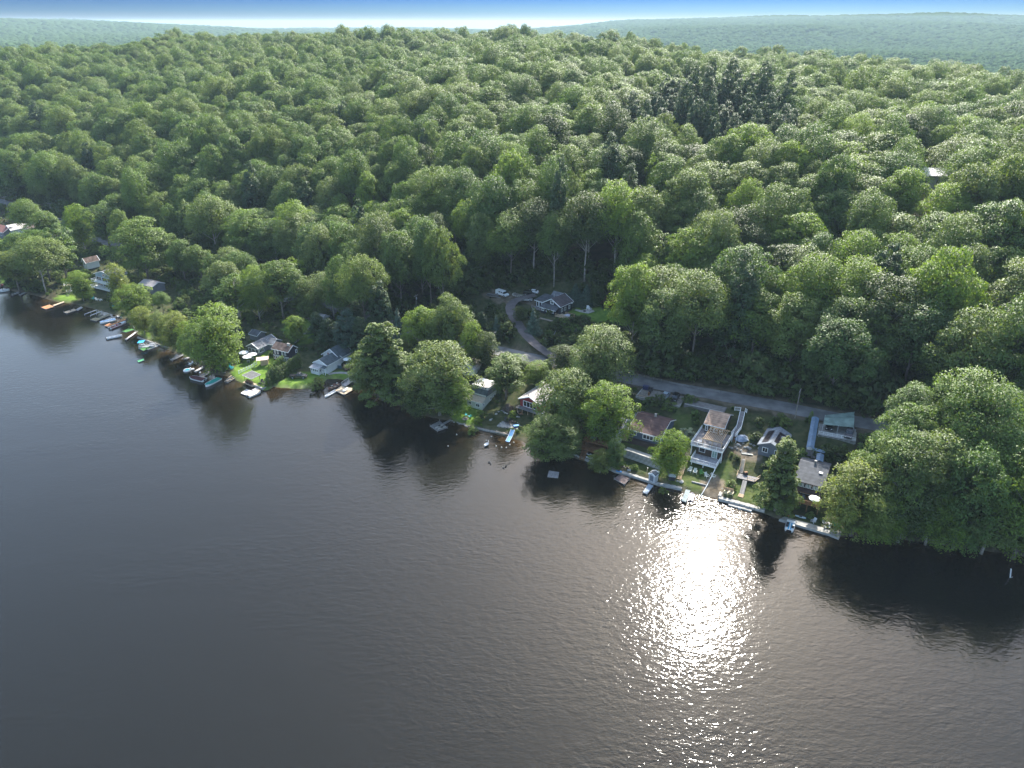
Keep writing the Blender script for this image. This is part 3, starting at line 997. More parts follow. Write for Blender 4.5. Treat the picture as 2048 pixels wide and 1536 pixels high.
for r0 in rr_:
    st = max(9.0, r0 * a_st)
    na = int(r0 * 1.45 / st)
    a = np.linspace(-0.725, 0.725, na) + rng.uniform(-.4, .4, na) * st / r0
    q_ = r0 + rng.uniform(-.4, .4, na) * st
    FX.append(q_ * np.sin(a)); FY.append(q_ * np.cos(a)); FS.append(np.full(na, st / 8.6))
FX, FY, FS = map(np.concatenate, (FX, FY, FS))
FZ = land(FX, FY)
hh = np.minimum(FS, 1.6) * rng.uniform(0.85, 1.25, len(FX))
ww = FS * rng.uniform(1.1, 1.6, len(FX))
rt = np.zeros((len(FX), 3)); rt[:, 2] = rng.uniform(0, 6.28, len(FX))
scatter('distant_woods', np.stack([FX, FY, FZ - 1], 1), rng.integers(0, 3, len(FX)), np.stack([ww, ww, hh], 1), rt, low_objs, 'hazy woods on the far hills at the horizon')
print('wood', NT, 'far', len(FX))

BACK = area([(930, 590), (1250, 596), (1260, 500), (930, 500)])
# undergrowth: saplings and bushes along the wood edge and on the slopes
def under_objs(coll):
    for j in range(3):
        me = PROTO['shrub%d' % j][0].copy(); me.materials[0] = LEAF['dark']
        o = bpy.data.objects.new('u%d_bush' % j, me); coll.objects.link(o)
        yield o
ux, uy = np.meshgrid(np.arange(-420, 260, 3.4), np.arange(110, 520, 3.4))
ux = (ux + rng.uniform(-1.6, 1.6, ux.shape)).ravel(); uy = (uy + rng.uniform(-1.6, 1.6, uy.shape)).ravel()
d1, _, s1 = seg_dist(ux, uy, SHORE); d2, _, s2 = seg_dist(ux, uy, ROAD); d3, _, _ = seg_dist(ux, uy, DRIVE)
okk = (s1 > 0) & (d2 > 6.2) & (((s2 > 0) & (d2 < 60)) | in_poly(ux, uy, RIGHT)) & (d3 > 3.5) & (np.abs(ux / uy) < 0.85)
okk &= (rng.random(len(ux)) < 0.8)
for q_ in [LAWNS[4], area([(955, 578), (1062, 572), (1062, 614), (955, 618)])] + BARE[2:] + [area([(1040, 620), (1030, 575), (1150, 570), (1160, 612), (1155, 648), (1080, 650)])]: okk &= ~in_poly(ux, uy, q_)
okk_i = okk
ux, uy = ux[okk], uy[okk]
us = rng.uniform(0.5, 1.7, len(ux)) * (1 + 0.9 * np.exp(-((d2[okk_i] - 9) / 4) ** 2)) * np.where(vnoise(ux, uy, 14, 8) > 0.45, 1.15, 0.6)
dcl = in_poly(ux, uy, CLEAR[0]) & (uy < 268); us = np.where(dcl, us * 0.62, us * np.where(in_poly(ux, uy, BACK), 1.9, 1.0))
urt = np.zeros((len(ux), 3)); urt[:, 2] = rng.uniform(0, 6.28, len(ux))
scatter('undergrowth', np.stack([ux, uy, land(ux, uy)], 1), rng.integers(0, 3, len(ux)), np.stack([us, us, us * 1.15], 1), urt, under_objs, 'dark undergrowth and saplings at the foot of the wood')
# ------------------------------------------------------------------ materials of built things
WHITE = mat('white_paint', (0.80, 0.81, 0.81), 0.5, var=0.06)
OFFW = mat('cream_siding', (0.55, 0.56, 0.50), 0.7, var=0.08)
GLASS = mat('window_glass', (0.02, 0.025, 0.03), 0.08, var=0.1, spec=0.8)
WOODG = mat('grey_deck_wood', (0.26, 0.25, 0.24), 0.85, var=0.25, scale=1.5)
WOODB = mat('brown_deck_wood', (0.24, 0.12, 0.055), 0.8, var=0.3, scale=1.2)
WOODT = mat('tan_lumber', (0.46, 0.33, 0.20), 0.8, var=0.2, scale=1.5)
WOODO = mat('orange_stain', (0.42, 0.18, 0.08), 0.8, var=0.15, scale=1.5)
CONC = mat('concrete', (0.33, 0.32, 0.30), 0.95, var=0.2, scale=0.8)
CONC_S = mat('stained_concrete', (0.30, 0.30, 0.28), 0.95, var=0.5, scale=0.7)
STONE = mat('fieldstone', (0.26, 0.25, 0.235), 0.95, var=0.4, scale=1.0)
STONE_L = mat('pale_stone', (0.42, 0.40, 0.36), 0.95, var=0.3, scale=1.2)
DARKM = mat('dark_metal', (0.035, 0.035, 0.04), 0.5, var=0.1)
METAL = mat('bare_aluminium', (0.48, 0.49, 0.50), 0.45, metal=0.6, var=0.1)
RUBBER = mat('tyre_rubber', (0.02, 0.02, 0.02), 0.9, var=0.1)
BLACKP = mat('black_car_paint', (0.012, 0.013, 0.016), 0.2, var=0.05, spec=0.7)
WHITEP = mat('white_car_paint', (0.75, 0.76, 0.77), 0.3, var=0.03, spec=0.6)
SILVERP = mat('silver_car_paint', (0.38, 0.46, 0.52), 0.3, metal=0.3, var=0.03, spec=0.6)
DGREYP = mat('dark_grey_car_paint', (0.09, 0.09, 0.10), 0.3, var=0.05, spec=0.6)
LAMP = mat('lamp_lens', (0.7, 0.7, 0.68), 0.2, var=0.05)
BLUE = mat('bright_blue_plastic', (0.05, 0.28, 0.60), 0.5, var=0.08)
TURQ = mat('turquoise_fabric', (0.04, 0.42, 0.48), 0.7, var=0.12)
TEAL = mat('teal_canvas', (0.02, 0.30, 0.26), 0.75, var=0.15)
MAROON = mat('maroon_canvas', (0.11, 0.03, 0.035), 0.8, var=0.3, scale=1)
RED = mat('red_plastic', (0.42, 0.04, 0.035), 0.5, var=0.1)
GREENF = mat('green_foam', (0.16, 0.52, 0.22), 0.7, var=0.1)
TURF = mat('green_turf', (0.07, 0.20, 0.05), 0.95, var=0.2)
YELLOWP = mat('yellow_paint', (0.62, 0.45, 0.16), 0.6, var=0.1)
CANVAS_W = mat('white_canvas', (0.70, 0.72, 0.70), 0.8, var=0.06)
VINYL = mat('grey_vinyl', (0.45, 0.46, 0.48), 0.6, var=0.1)

def plank_mat(name, c, pitch=0.15, axis='X'):
    if name in _mc: return _mc[name]
    m, n, l, out = _nt(name)
    b = n.new('ShaderNodeBsdfPrincipled'); b.inputs['Roughness'].default_value = 0.85
    b.inputs['Specular IOR Level'].default_value = 0.2
    col, tx = noise_mix(n, l, tuple(x * .75 for x in c), tuple(x * 1.2 for x in c), 1.4, 6, 0.3, 0.7)
    tc = n.new('ShaderNodeTexCoord'); sp = n.new('ShaderNodeSeparateXYZ'); l.new(tc.outputs['Object'], sp.inputs['Vector'])
    m1 = n.new('ShaderNodeMath'); m1.operation = 'MULTIPLY'; m1.inputs[1].default_value = 1 / pitch; l.new(sp.outputs[axis], m1.inputs[0])
    fr = n.new('ShaderNodeMath'); fr.operation = 'FRACT'; l.new(m1.outputs[0], fr.inputs[0])
    gt = n.new('ShaderNodeMath'); gt.operation = 'GREATER_THAN'; gt.inputs[1].default_value = 0.1; l.new(fr.outputs[0], gt.inputs[0])
    mr = n.new('ShaderNodeMapRange'); mr.inputs['To Min'].default_value = 0.35; l.new(gt.outputs[0], mr.inputs['Value'])
    mx = n.new('ShaderNodeMix'); mx.data_type = 'RGBA'; mx.blend_type = 'MULTIPLY'; mx.inputs[0].default_value = 1
    l.new(col, mx.inputs[6]); l.new(mr.outputs[0], mx.inputs[7]); l.new(mx.outputs[2], b.inputs['Base Color'])
    l.new(b.outputs['BSDF'], out.inputs['Surface'])
    _mc[name] = m
    return m
PL_G = plank_mat('planks_grey', (0.22, 0.21, 0.21))
PL_B = plank_mat('planks_brown', (0.25, 0.13, 0.06))
PL_T = plank_mat('planks_tan', (0.50, 0.40, 0.29))
PL_O = plank_mat('planks_orange', (0.46, 0.22, 0.11))
PL_P = plank_mat('planks_pale', (0.38, 0.36, 0.37))

# photograph detail coordinates -> photograph pixels
def crop(x0, y0, s): return lambda x, y: (x0 + x / s, y0 + y / s)
cA, cB, cC, cD, cE = crop(0, 380, 6.827), crop(60, 540, 8.533), crop(240, 600, 8.533), crop(440, 640, 6.827), crop(560, 480, 6.024)
cF, cG, cH, cI, cJ = crop(700, 580, 6.827), crop(930, 560, 6.4), crop(840, 700, 6.4), crop(1120, 720, 6.4), crop(1140, 820, 7.877)
cK, cL, cM, cN = crop(1330, 770, 7.877), crop(1340, 880, 7.877), crop(1480, 780, 7.877), crop(1520, 900, 7.877)
k1, k2, k3, k4, k5, k6 = crop(0, 420, 8.533), crop(480, 650, 10.97), crop(610, 670, 11.815), crop(960, 780, 12.8), crop(1040, 570, 11.378), crop(340, 690, 14.63)

class Frame:
    """local frame on the ground: origin A, x axis towards B, y axis away from the lake, z0 the floor height"""
    def __init__(s, pa, pb, z0, name, label, cat, group=None):
        a, b = W(*pa, z0), W(*pb, z0)
        s.rz = math.atan2(b.y - a.y, b.x - a.x)
        s.w = (b - a).length
        s.z0 = z0
        s.o = a
        s.root = empty(name, a, s.rz, label, cat, group)
    def loc(s, p, z):
        """local x, y of a photograph pixel at world height z"""
        q = W(*p, z) - s.o
        c, n = math.cos(-s.rz), math.sin(-s.rz)
        return q.x * c - q.y * n, q.x * n + q.y * c
    def world(s, x, y, z=0):
        c, n = math.cos(s.rz), math.sin(s.rz)
        return Vector((s.o.x + x * c - y * n, s.o.y + x * n + y * c, s.z0 + z))

def lframe(name, label, cat, p, rz, group=None):
    """frame from a world point and a heading"""
    f = Frame.__new__(Frame)
    f.o, f.rz, f.z0, f.w = Vector(p), rz, p[2], 0
    f.root = empty(name, p, rz, label, cat, group)
    return f

def window(root, box, face, u, v, w, h, cols=2, rows=1, frame=WHITE, fw=0.13, name='window', pane=GLASS, dep=0.07):
    """window on the face of a wall box (x,y,z,w,d,h); frame is the part, pane its sub-part"""
    x, y, z, W_, D_, H_ = box
    m = MB(); g = MB()
    def P(a, b, out):
        if face == 'F': return (x + a, y - out, z + b)
        if face == 'B': return (x + a, y + D_ + out, z + b)
        if face == 'L': return (x - out, y + a, z + b)
        return (x + W_ + out, y + a, z + b)
    def bar(u0, v0, u1, v1, out, t):
        c = P((u0 + u1) / 2, (v0 + v1) / 2, out)
        s = (u1 - u0, t, v1 - v0) if face in 'FB' else (t, u1 - u0, v1 - v0)
        return c, s
    for q in ((u, v, u + w, v + fw), (u, v + h - fw, u + w, v + h), (u, v + fw, u + fw, v + h - fw), (u + w - fw, v + fw, u + w, v + h - fw)):
        m.box(*bar(*q, dep / 2 + .004, dep))
    for i in range(1, cols):
        uu = u + fw + (w - 2 * fw) * i / cols
        m.box(*bar(uu - fw * .3, v + fw, uu + fw * .3, v + h - fw, dep / 2, dep * .8))
    for i in range(1, rows):
        vv = v + fw + (h - 2 * fw) * i / rows
        m.box(*bar(u + fw, vv - fw * .25, u + w - fw, vv + fw * .25, dep / 2 - .005, dep * .6))
    g.box(*bar(u + fw * .8, v + fw * .8, u + w - fw * .8, v + h - fw * .8, .012, .03))
    f = m.build(name, frame, root)
    g.build('pane', pane, f)
    return f

def wallbox(root, box, m, name='wall', sink=1.2):
    x, y, z, w, d, h = box
    return MB().box((x + w / 2, y + d / 2, z + h / 2 - sink / 2), (w, d, h + sink)).build(name, m, root)

def gable(root, box, rise, axis, over, rm, wm, trim=WHITE, th=0.2, ridge=0.5, name='roof'):
    """gable roof on a wall box; axis = direction of the ridge ('x' or 'y'); ridge 0..1 across the span"""
    x, y, z, w, d, h = box
    t = z + h
    g = MB(); r = MB(); f = MB()
    if axis == 'x':
        yr = y + d * ridge
        g._add([(x, y, t), (x, y + d, t), (x, yr, t + rise), (x + w, y, t), (x + w, y + d, t), (x + w, yr, t + rise)],
               [(0, 2, 1), (3, 4, 5), (0, 3, 5, 2), (1, 2, 5, 4)])
        sf, sb = rise / (d * ridge), rise / (d * (1 - ridge) + 1e-9) if ridge < 1 else 0
        a = [(x - over, y - over, t - sf * over + th), (x + w + over, y - over, t - sf * over + th), (x + w + over, yr, t + rise + th), (x - over, yr, t + rise + th)]
        r.slab(a, th)
        if ridge < 1:
            b = [(x - over, yr + .01, t + rise + th), (x + w + over, yr + .01, t + rise + th), (x + w + over, y + d + over, t - sb * over + th), (x - over, y + d + over, t - sb * over + th)]
            r.slab(b, th)
        for xx in (x - over - .03, x + w + over + .03):
            f.bar((xx, y - over, t - sf * over + th * .45), (xx, yr, t + rise + th * .45), .05, .2)
            if ridge < 1: f.bar((xx, yr, t + rise + th * .45), (xx, y + d + over, t - sb * over + th * .45), .05, .2)
        f.bar((x - over, y - over - .03, t - sf * over + th * .4), (x + w + over, y - over - .03, t - sf * over + th * .4), .05, .2)
    else:
        xr = x + w * ridge
        g._add([(x, y, t), (x + w, y, t), (xr, y, t + rise), (x, y + d, t), (x + w, y + d, t), (xr, y + d, t + rise)],
               [(0, 1, 2), (3, 5, 4), (0, 2, 5, 3), (1, 4, 5, 2)])
        sl, sr = rise / (w * ridge), rise / (w * (1 - ridge))
        a = [(x - over, y - over, t - sl * over + th), (xr, y - over, t + rise + th), (xr, y + d + over, t + rise + th), (x - over, y + d + over, t - sl * over + th)]
        b = [(xr + .01, y - over, t + rise + th), (x + w + over, y - over, t - sr * over + th), (x + w + over, y + d + over, t - sr * over + th), (xr + .01, y + d + over, t + rise + th)]
        r.slab(a, th); r.slab(b, th)
        for yy in (y - over - .03, y + d + over + .03):
            f.bar((x - over, yy, t - sl * over + th * .45), (xr, yy, t + rise + th * .45), .2, .26)
            f.bar((xr, yy, t + rise + th * .45), (x + w + over, yy, t - sr * over + th * .45), .2, .2)
        for xx, s_ in ((x - over - .03, sl), (x + w + over + .03, sr)):
            f.bar((xx, y - over, t - s_ * over + th * .4), (xx, y + d + over, t - s_ * over + th * .4), .05, .2)
    g.build('gable_wall', wm, root)
    rr = r.build(name, rm, root)
    if trim: f.build('fascia', trim, root)
    return rr

def leanto(root, quad, rm, th=0.15, trim=WHITE, name='porch_roof'):
    r = MB().slab(quad, th).build(name, rm, root)
    if trim:
        f = MB(); f.bar(Vector(quad[0]) - Vector((0, .03, th / 2)), Vector(quad[1]) - Vector((0, .03, th / 2)), .05, .18)
        f.build('fascia', trim, root)
    return r

def railing(root, pts, h=1.0, m=WHITE, gap=1.6, bal=0.0, closed=False, name='railing', rails=(1.0, 0.15)):
    """rails and infill one part, every post its own"""
    pts = [Vector(p) for p in pts]
    if closed: pts.append(pts[0])
    r = MB(); posts = []
    for i in range(len(pts) - 1):
        a, b = pts[i], pts[i + 1]
        L = (b - a).length; n_ = max(1, round(L / gap))
        for k in range(n_ + (i == len(pts) - 2)): posts.append(a.lerp(b, k / n_))
        for q in rails:
            r.bar(a + Vector((0, 0, h * q)), b + Vector((0, 0, h * q)), .08, .07)
        if bal:
            for k in range(int(L / bal)):
                p = a.lerp(b, (k + .5) * bal / L)
                r.bar(p + Vector((0, 0, h * rails[-1])), p + Vector((0, 0, h * rails[0])), .035)
    r.build(name, m, root)
    pm = MB().box((0, 0, h * .53), (.11, .11, h * 1.06)).mesh('post', m)
    for p in posts:
        o = bpy.data.objects.new('post', pm); COL.objects.link(o); o.parent = root; o.location = p

def copies(root, name, me, places, rots=None):
    for i, p in enumerate(places):
        o = bpy.data.objects.new(name, me); COL.objects.link(o); o.parent = root; o.location = p
        if rots is not None: o.rotation_euler = rots[i] if hasattr(rots[i], '__len__') else (0, 0, rots[i])

def stairs(root, a, b, w, n_, m, stringer=None, name='tread', td=0.3, th=0.06, rail=None, rh=0.95):
    """treads between two local points, each its own part"""
    a, b = Vector(a), Vector(b)
    d = b - a; hd = math.atan2(d.y, d.x)
    me = MB().box((0, 0, 0), (td, w, th)).mesh(name, m)
    copies(root, name, me, [a + d * ((i + .5) / n_) for i in range(n_)], [hd] * n_)
    s = Vector((-math.sin(hd), math.cos(hd), 0)) * (w / 2)
    sm = MB()
    for k in (-1, 1): sm.bar(a + s * k - Vector((0, 0, .12)), b + s * k - Vector((0, 0, .12)), .06, .24)
    sm.build('stringer', stringer or m, root)
    if rail:
        for k in (-1, 1): railing(root, [a + s * k, b + s * k], rh, rail, 2.0)

def dock(name, label, quad, z=0.5, m=PL_T, legs=True, cat='dock', group=None, th=0.14, edge=None):
    """floating or post dock from four corner pixels at deck height"""
    pts = [W(*p, z) for p in quad]
    a, b = pts[0], pts[1]
    rz = math.atan2(b.y - a.y, b.x - a.x)
    root = empty(name, (a.x, a.y, 0), rz, label, cat, group)
    c, s = math.cos(-rz), math.sin(-rz)
    lp = [((p.x - a.x) * c - (p.y - a.y) * s, (p.x - a.x) * s + (p.y - a.y) * c) for p in pts]
    MB().slab([(x, y, z) for x, y in lp], th).build('decking', m, root)
    e = MB()
    for i in range(4):
        p, q = lp[i], lp[(i + 1) % 4]
        e.bar((p[0], p[1], z - .12), (q[0], q[1], z - .12), .07, .2)
    e.build('frame', edge or WOODG, root)
    if legs:
        pm = MB().tube([(0, 0, -1.4), (0, 0, z + .45)], .07, 6).mesh('pile', WOODG)
        copies(root, 'pile', pm, [(x, y, 0) for x, y in lp])
    return root, lp

# ------------------------------------------------------------------ vehicles
def side_prism(m, prof, hw0, hw1=None, zsplit=None):
    hw1 = hw1 or hw0
    zs = [p[1] for p in prof]; z0, z1 = min(zs), max(zs)
    n_ = len(prof); v = []
    for s_ in (-1, 1):
        for x, z in prof:
            t = (z - z0) / (z1 - z0 + 1e-9)
            v.append((x, s_ * (hw0 + (hw1 - hw0) * t), z))
    f = [tuple(range(n_)), tuple(range(2 * n_ - 1, n_ - 1, -1))]
    f += [(i, n_ + i, n_ + (i + 1) % n_, (i + 1) % n_) for i in range(n_)]
    m._add(v, f)

def car(kind, paint, p_rear, p_front, label, z=None, cat='car', group=None, name='parked_car', L=None):
    a, b = (G(*p_rear), G(*p_front)) if z is None else (W(*p_rear, z), W(*p_front, z))
    mid = (a + b) / 2
    zz = max(gz(mid.x, mid.y), 0) if z is None else z
    d = b - a
    root = empty(name, (mid.x, mid.y, zz + (0.11 if z is None else 0.0)), math.atan2(d.y, d.x), label, cat, group)
    body, cab, gl = MB(), MB(), MB()
    if kind == 'sedan':
        L_ = 4.7
        side_prism(body, [(-2.35, .35), (-2.3, .85), (-2.1, .98), (-1.5, 1.0), (1.0, .98), (1.9, .86), (2.3, .68), (2.35, .35)], .9, .86)
        side_prism(cab, [(-1.25, 1.39), (-.9, 1.45), (.15, 1.45), (.35, 1.41)], .68, .62)
        side_prism(gl, [(-1.75, .98), (-1.15, 1.40), (.3, 1.42), (1.1, .98)], .8, .66)
        wb = (-1.4, 1.4)
    elif kind == 'suv':
        L_ = 4.7
        side_prism(body, [(-2.35, .4), (-2.35, 1.0), (-2.25, 1.12), (1.0, 1.1), (2.1, .98), (2.32, .8), (2.35, .4)], .93, .9)
        side_prism(cab, [(-2.05, 1.62), (-1.8, 1.72), (.2, 1.72), (.5, 1.66)], .74, .7)
        side_prism(gl, [(-2.25, 1.1), (-2.0, 1.66), (.45, 1.69), (1.15, 1.1)], .85, .74)
        wb = (-1.4, 1.45)
    elif kind == 'van':
        L_ = 5.6
        side_prism(body, [(-2.8, .4), (-2.8, 1.9), (-2.65, 2.1), (.9, 2.1), (1.25, 1.95), (1.9, 1.25), (2.6, 1.1), (2.8, .85), (2.8, .4)], 1.0, .9)
        side_prism(gl, [(1.0, 1.35), (1.3, 1.85), (1.42, 1.85), (1.95, 1.28), (1.9, 1.24)], 1.0, .93)
        gl.box((.45, 0, 1.6), (.75, 1.93, .45)); gl.box((-.6, 0, 1.6), (.9, 1.93, .45))
        cab.box((-1.0, 0, 2.12), (2.6, 1.3, .06))
        wb = (-1.7, 1.75)
    else:   # pickup
        L_ = 5.8
        side_prism(body, [(-2.9, .5), (-2.9, 1.08), (-.55, 1.1), (-.5, 1.16), (1.2, 1.16), (2.5, 1.08), (2.88, .95), (2.9, .5)], 1.0, .95)
        side_prism(cab, [(-.42, 1.78), (-.3, 1.86), (.6, 1.86), (.85, 1.8)], .78, .74)
        side_prism(gl, [(-.55, 1.14), (-.4, 1.8), (.8, 1.82), (1.45, 1.14)], .88, .78)
        wb = (-1.75, 1.85)
    bo = body.build('body', paint, root)
    cab.build('roof', paint, root)
    gl.build('windows', GLASS, root)
    if kind == 'pickup':
        t = MB(); t.box((-1.75, 0, 1.105), (2.1, 1.6, .02)); t.build('bed', RUBBER, root)
    r_ = .36 if kind in ('sedan', 'suv') else .4
    wm = MB().tube([(0, -.12, 0), (0, .12, 0)], r_, 14).mesh('wheel', RUBBER)
    rm = MB().tube([(0, -.13, 0), (0, .13, 0)], r_ * .58, 10).mesh('rim', METAL)
    hw = .86 if kind in ('sedan', 'suv') else .93
    for x in wb:
        for s_ in (-1, 1):
            w_ = bpy.data.objects.new('wheel', wm); COL.objects.link(w_); w_.parent = root; w_.location = (x, s_ * hw, r_)
            q = bpy.data.objects.new('rim', rm); COL.objects.link(q); q.parent = w_
    hl = MB().box((0, 0, 0), (.08, .34, .16)).mesh('headlight', LAMP)
    tl = MB().box((0, 0, 0), (.08, .22, .26)).mesh('tail_light', RED)
    zf = .72 if kind == 'sedan' else .86
    copies(root, 'headlight', hl, [(L_ / 2 - .02, s_ * .64, zf) for s_ in (-1, 1)])
    copies(root, 'tail_light', tl, [(-L_ / 2 + .0, s_ * .72, zf + .02) for s_ in (-1, 1)])
    g = MB(); g.box((L_ / 2 + .01, 0, .5), (.1, 1.7, .22)); g.box((-L_ / 2 - .01, 0, .5), (.1, 1.7, .22)); g.build('bumper', DARKM if paint is not WHITEP else VINYL, root)
    return root

# ------------------------------------------------------------------ boats
def hull_mesh(m, L, Wd, H, bow=0.45, flare=0.75, n_=12, z0=-0.25, both=False, floor=None):
    """lofted hull with a bow at +x; returns deck outline"""
    outl = []
    st = []
    for i in range(n_ + 1):
        t = i / n_
        x = -L / 2 + L * t
        k = 1.0 if t < 1 - bow else math.sqrt(max(0, 1 - ((t - (1 - bow)) / bow) ** 2)) ** 0.85
        if both and t < bow: k = math.sqrt(max(0, 1 - ((bow - t) / bow) ** 2)) ** 0.85
        hw = max(.02, Wd / 2 * k)
        zt = z0 + H * (1 + .18 * max(0, t - .5) * 2)
        st.append((x, hw, zt)); outl.append((x, hw, zt))
    v = []; f = []
    for x, hw, zt in st:
        v += [(x, -hw, zt), (x, -hw * flare, z0 + H * .35), (x, 0, z0), (x, hw * flare, z0 + H * .35), (x, hw, zt)]
    for i in range(n_):
        for k in range(4):
            a = i * 5 + k
            f.append((a, a + 5, a + 6, a + 1))
    f.append((0, 1, 2, 3, 4))
    m._add(v, f)
    return st

def deck_fill(m, st, inset, dz, a=0.0, b=1.0):
    """cover or deck over a stretch of the hull"""
    n_ = len(st) - 1
    i0, i1 = int(a * n_), int(math.ceil(b * n_))
    L_ = [(x, -max(.01, hw - inset), z + dz) for x, hw, z in st[i0:i1 + 1]]
    R_ = [(x, max(.01, hw - inset), z + dz) for x, hw, z in st[i0:i1 + 1]]
    M_ = [((x), 0, z + dz + .12) for x, hw, z in st[i0:i1 + 1]]
    v = L_ + M_ + R_; k = len(L_)
    f = []
    for i in range(k - 1):
        f.append((i, i + 1, k + i + 1, k + i)); f.append((k + i, k + i + 1, 2 * k + i + 1, 2 * k + i))
    m._add(v, f)

def heading(p_stern, p_bow, z=0.3):
    a, b = W(*p_stern, z), W(*p_bow, z)
    return (a + b) / 2, math.atan2(b.y - a.y, b.x - a.x), (b - a).length

def boat(kind, p_stern, p_bow, label, hull=WHITE, cover=None, wd=2.1, H=0.9, name='moored_boat', cat='boat', group=None, inner=VINYL, z=0.0):
    c, rz, L = heading(p_stern, p_bow)
    root = empty(name, (c.x, c.y, z), rz, label, cat, group)
    m = MB()
    st = hull_mesh(m, L, wd, H, bow=.5 if kind != 'row' else .4)
    m.build('hull', hull, root)
    rim = MB()
    for i in range(len(st) - 1):
        for s_ in (-1, 1): rim.bar((st[i][0], s_ * st[i][1], st[i][2]), (st[i + 1][0], s_ * st[i + 1][1], st[i + 1][2]), .09, .07)
    rim.bar((st[0][0], -st[0][1], st[0][2]), (st[0][0], st[0][1], st[0][2]), .09, .07)
    rim.build('gunwale', hull, root)
    if cover:
        q = MB(); deck_fill(q, st, .12, .05); q.build('cover', cover, root, smooth=True)
    else:
        q = MB(); deck_fill(q, st, .02, -H * .55); q.build('floor', inner, root)
        if kind == 'row':
            sm = MB().box((0, 0, 0), (.28, wd * .8, .05)).mesh('seat', WOODT if inner is not VINYL else METAL)
            copies(root, 'seat', sm, [(-L * .32, 0, .32), (-L * .02, 0, .32), (L * .22, 0, .34)])
        else:
            q = MB(); deck_fill(q, st, .03, -.03, .68, 1); q.build('foredeck', hull, root)
            sm = MB().box((0, 0, .2), (.55, .6, .4)).box((-.25, 0, .5), (.1, .6, .5)).mesh('seat', inner)
            copies(root, 'seat', sm, [(-.1, -wd * .22, .1), (-.1, wd * .22, .1), (-L * .33, 0, .1)])
            ws = MB(); ws.slab([(L * .1, -wd * .42, .75), (L * .16, -wd * .3, .72), (L * .16, wd * .3, .72), (L * .1, wd * .42, .75)], .02)
            ws.bar((L * .12, -wd * .42, .95), (L * .12, wd * .42, .95), .04, .35); ws.build('windscreen', GLASS, root)
    mo = MB(); mo.box((-L / 2 - .2, 0, .45), (.4, .32, .55), taper=.8); mo.box((-L / 2 - .2, 0, -.05), (.14, .12, .7)); mo.build('outboard_motor', DARKM, root)
    return root

def kayak(p_a, p_b, paint, label, z=0.1, cat='kayak', wd=0.75, group=None, name='kayak'):
    a, b = W(*p_a, z), W(*p_b, z)
    c = (a + b) / 2; L = min(4.2, (b - a).length); rz = math.atan2(b.y - a.y, b.x - a.x)
    root = empty(name, (c.x, c.y, z), rz, label, cat, group)
    m = MB(); st = hull_mesh(m, L, wd, .32, bow=.5, both=True, z0=0)
    m.build('hull', paint, root)
    q = MB(); deck_fill(q, st, .0, .0); q.build('deck', paint, root, smooth=True)
    MB().tube([(-.35, 0, .44), (.35, 0, .44)], .24, 8).build('cockpit', DARKM, root)
    return root

def chair(p, rz, m, label, scale=1.0, cat='chair', group=None, name='garden_chair'):
    root = empty(name, p, rz, label, cat, group)
    root.scale = (scale,) * 3
    MB().slab([(-.3, -.32, .38), (.3, -.32, .38), (.3, .28, .28), (-.3, .28, .28)], .05).build('seat', m, root)
    MB().slab([(-.3, .25, .26), (.3, .25, .26), (.33, .62, 1.0), (-.33, .62, 1.0)], .05).build('backrest', m, root)
    am = MB().box((0, 0, 0), (.13, .75, .04)).mesh('armrest', m)
    copies(root, 'armrest', am, [(-.36, 0, .58), (.36, 0, .58)])
    lm = MB().box((0, 0, .28), (.06, .08, .56)).mesh('leg', m)
    copies(root, 'leg', lm, [(-.36, -.3, 0), (.36, -.3, 0), (-.36, .3, 0), (.36, .3, 0)])
    return root

def umbrella(p, r, m, label, h=2.5, n_=8, tilt=0.0, group=None, rise=0.45):
    root = empty('patio_umbrella', p, 0.2, label, 'umbrella', group)
    c = MB()
    v = [(0, 0, h + rise)] + [(r * math.cos(2 * math.pi * i / n_), r * math.sin(2 * math.pi * i / n_), h) for i in range(n_)]
    v += [(r * math.cos(2 * math.pi * i / n_), r * math.sin(2 * math.pi * i / n_), h - .18) for i in range(n_)]
    f = [(0, 1 + i, 1 + (i + 1) % n_) for i in range(n_)] + [(1 + i, 1 + n_ + i, 1 + n_ + (i + 1) % n_, 1 + (i + 1) % n_) for i in range(n_)]
    c._add(v, f); c.build('canopy', m, root)
    MB().tube([(0, 0, 0), (0, 0, h + rise - .02)], .035, 6).build('pole', DARKM, root)
    MB().box((0, 0, .06), (.6, .6, .12)).build('base', DARKM, root)
    if tilt: root.rotation_euler = (tilt, 0, .2)
    return root

def table(p, rz, w, d, m, label, h=.74, cat='table', round_=False):
    root = empty('patio_table', p, rz, label, cat)
    t = MB()
    if round_: t.tube([(0, 0, h - .05), (0, 0, h)], w / 2, 14)
    else: t.box((0, 0, h - .03), (w, d, .06))
    t.build('table_top', m, root)
    lm = MB().box((0, 0, h / 2 - .03), (.07, .07, h - .06)).mesh('leg', m)
    q = .32 if round_ else .44
    copies(root, 'leg', lm, [(sx * w * q, sy * d * q, 0) for sx in (-1, 1) for sy in (-1, 1)])
    return root

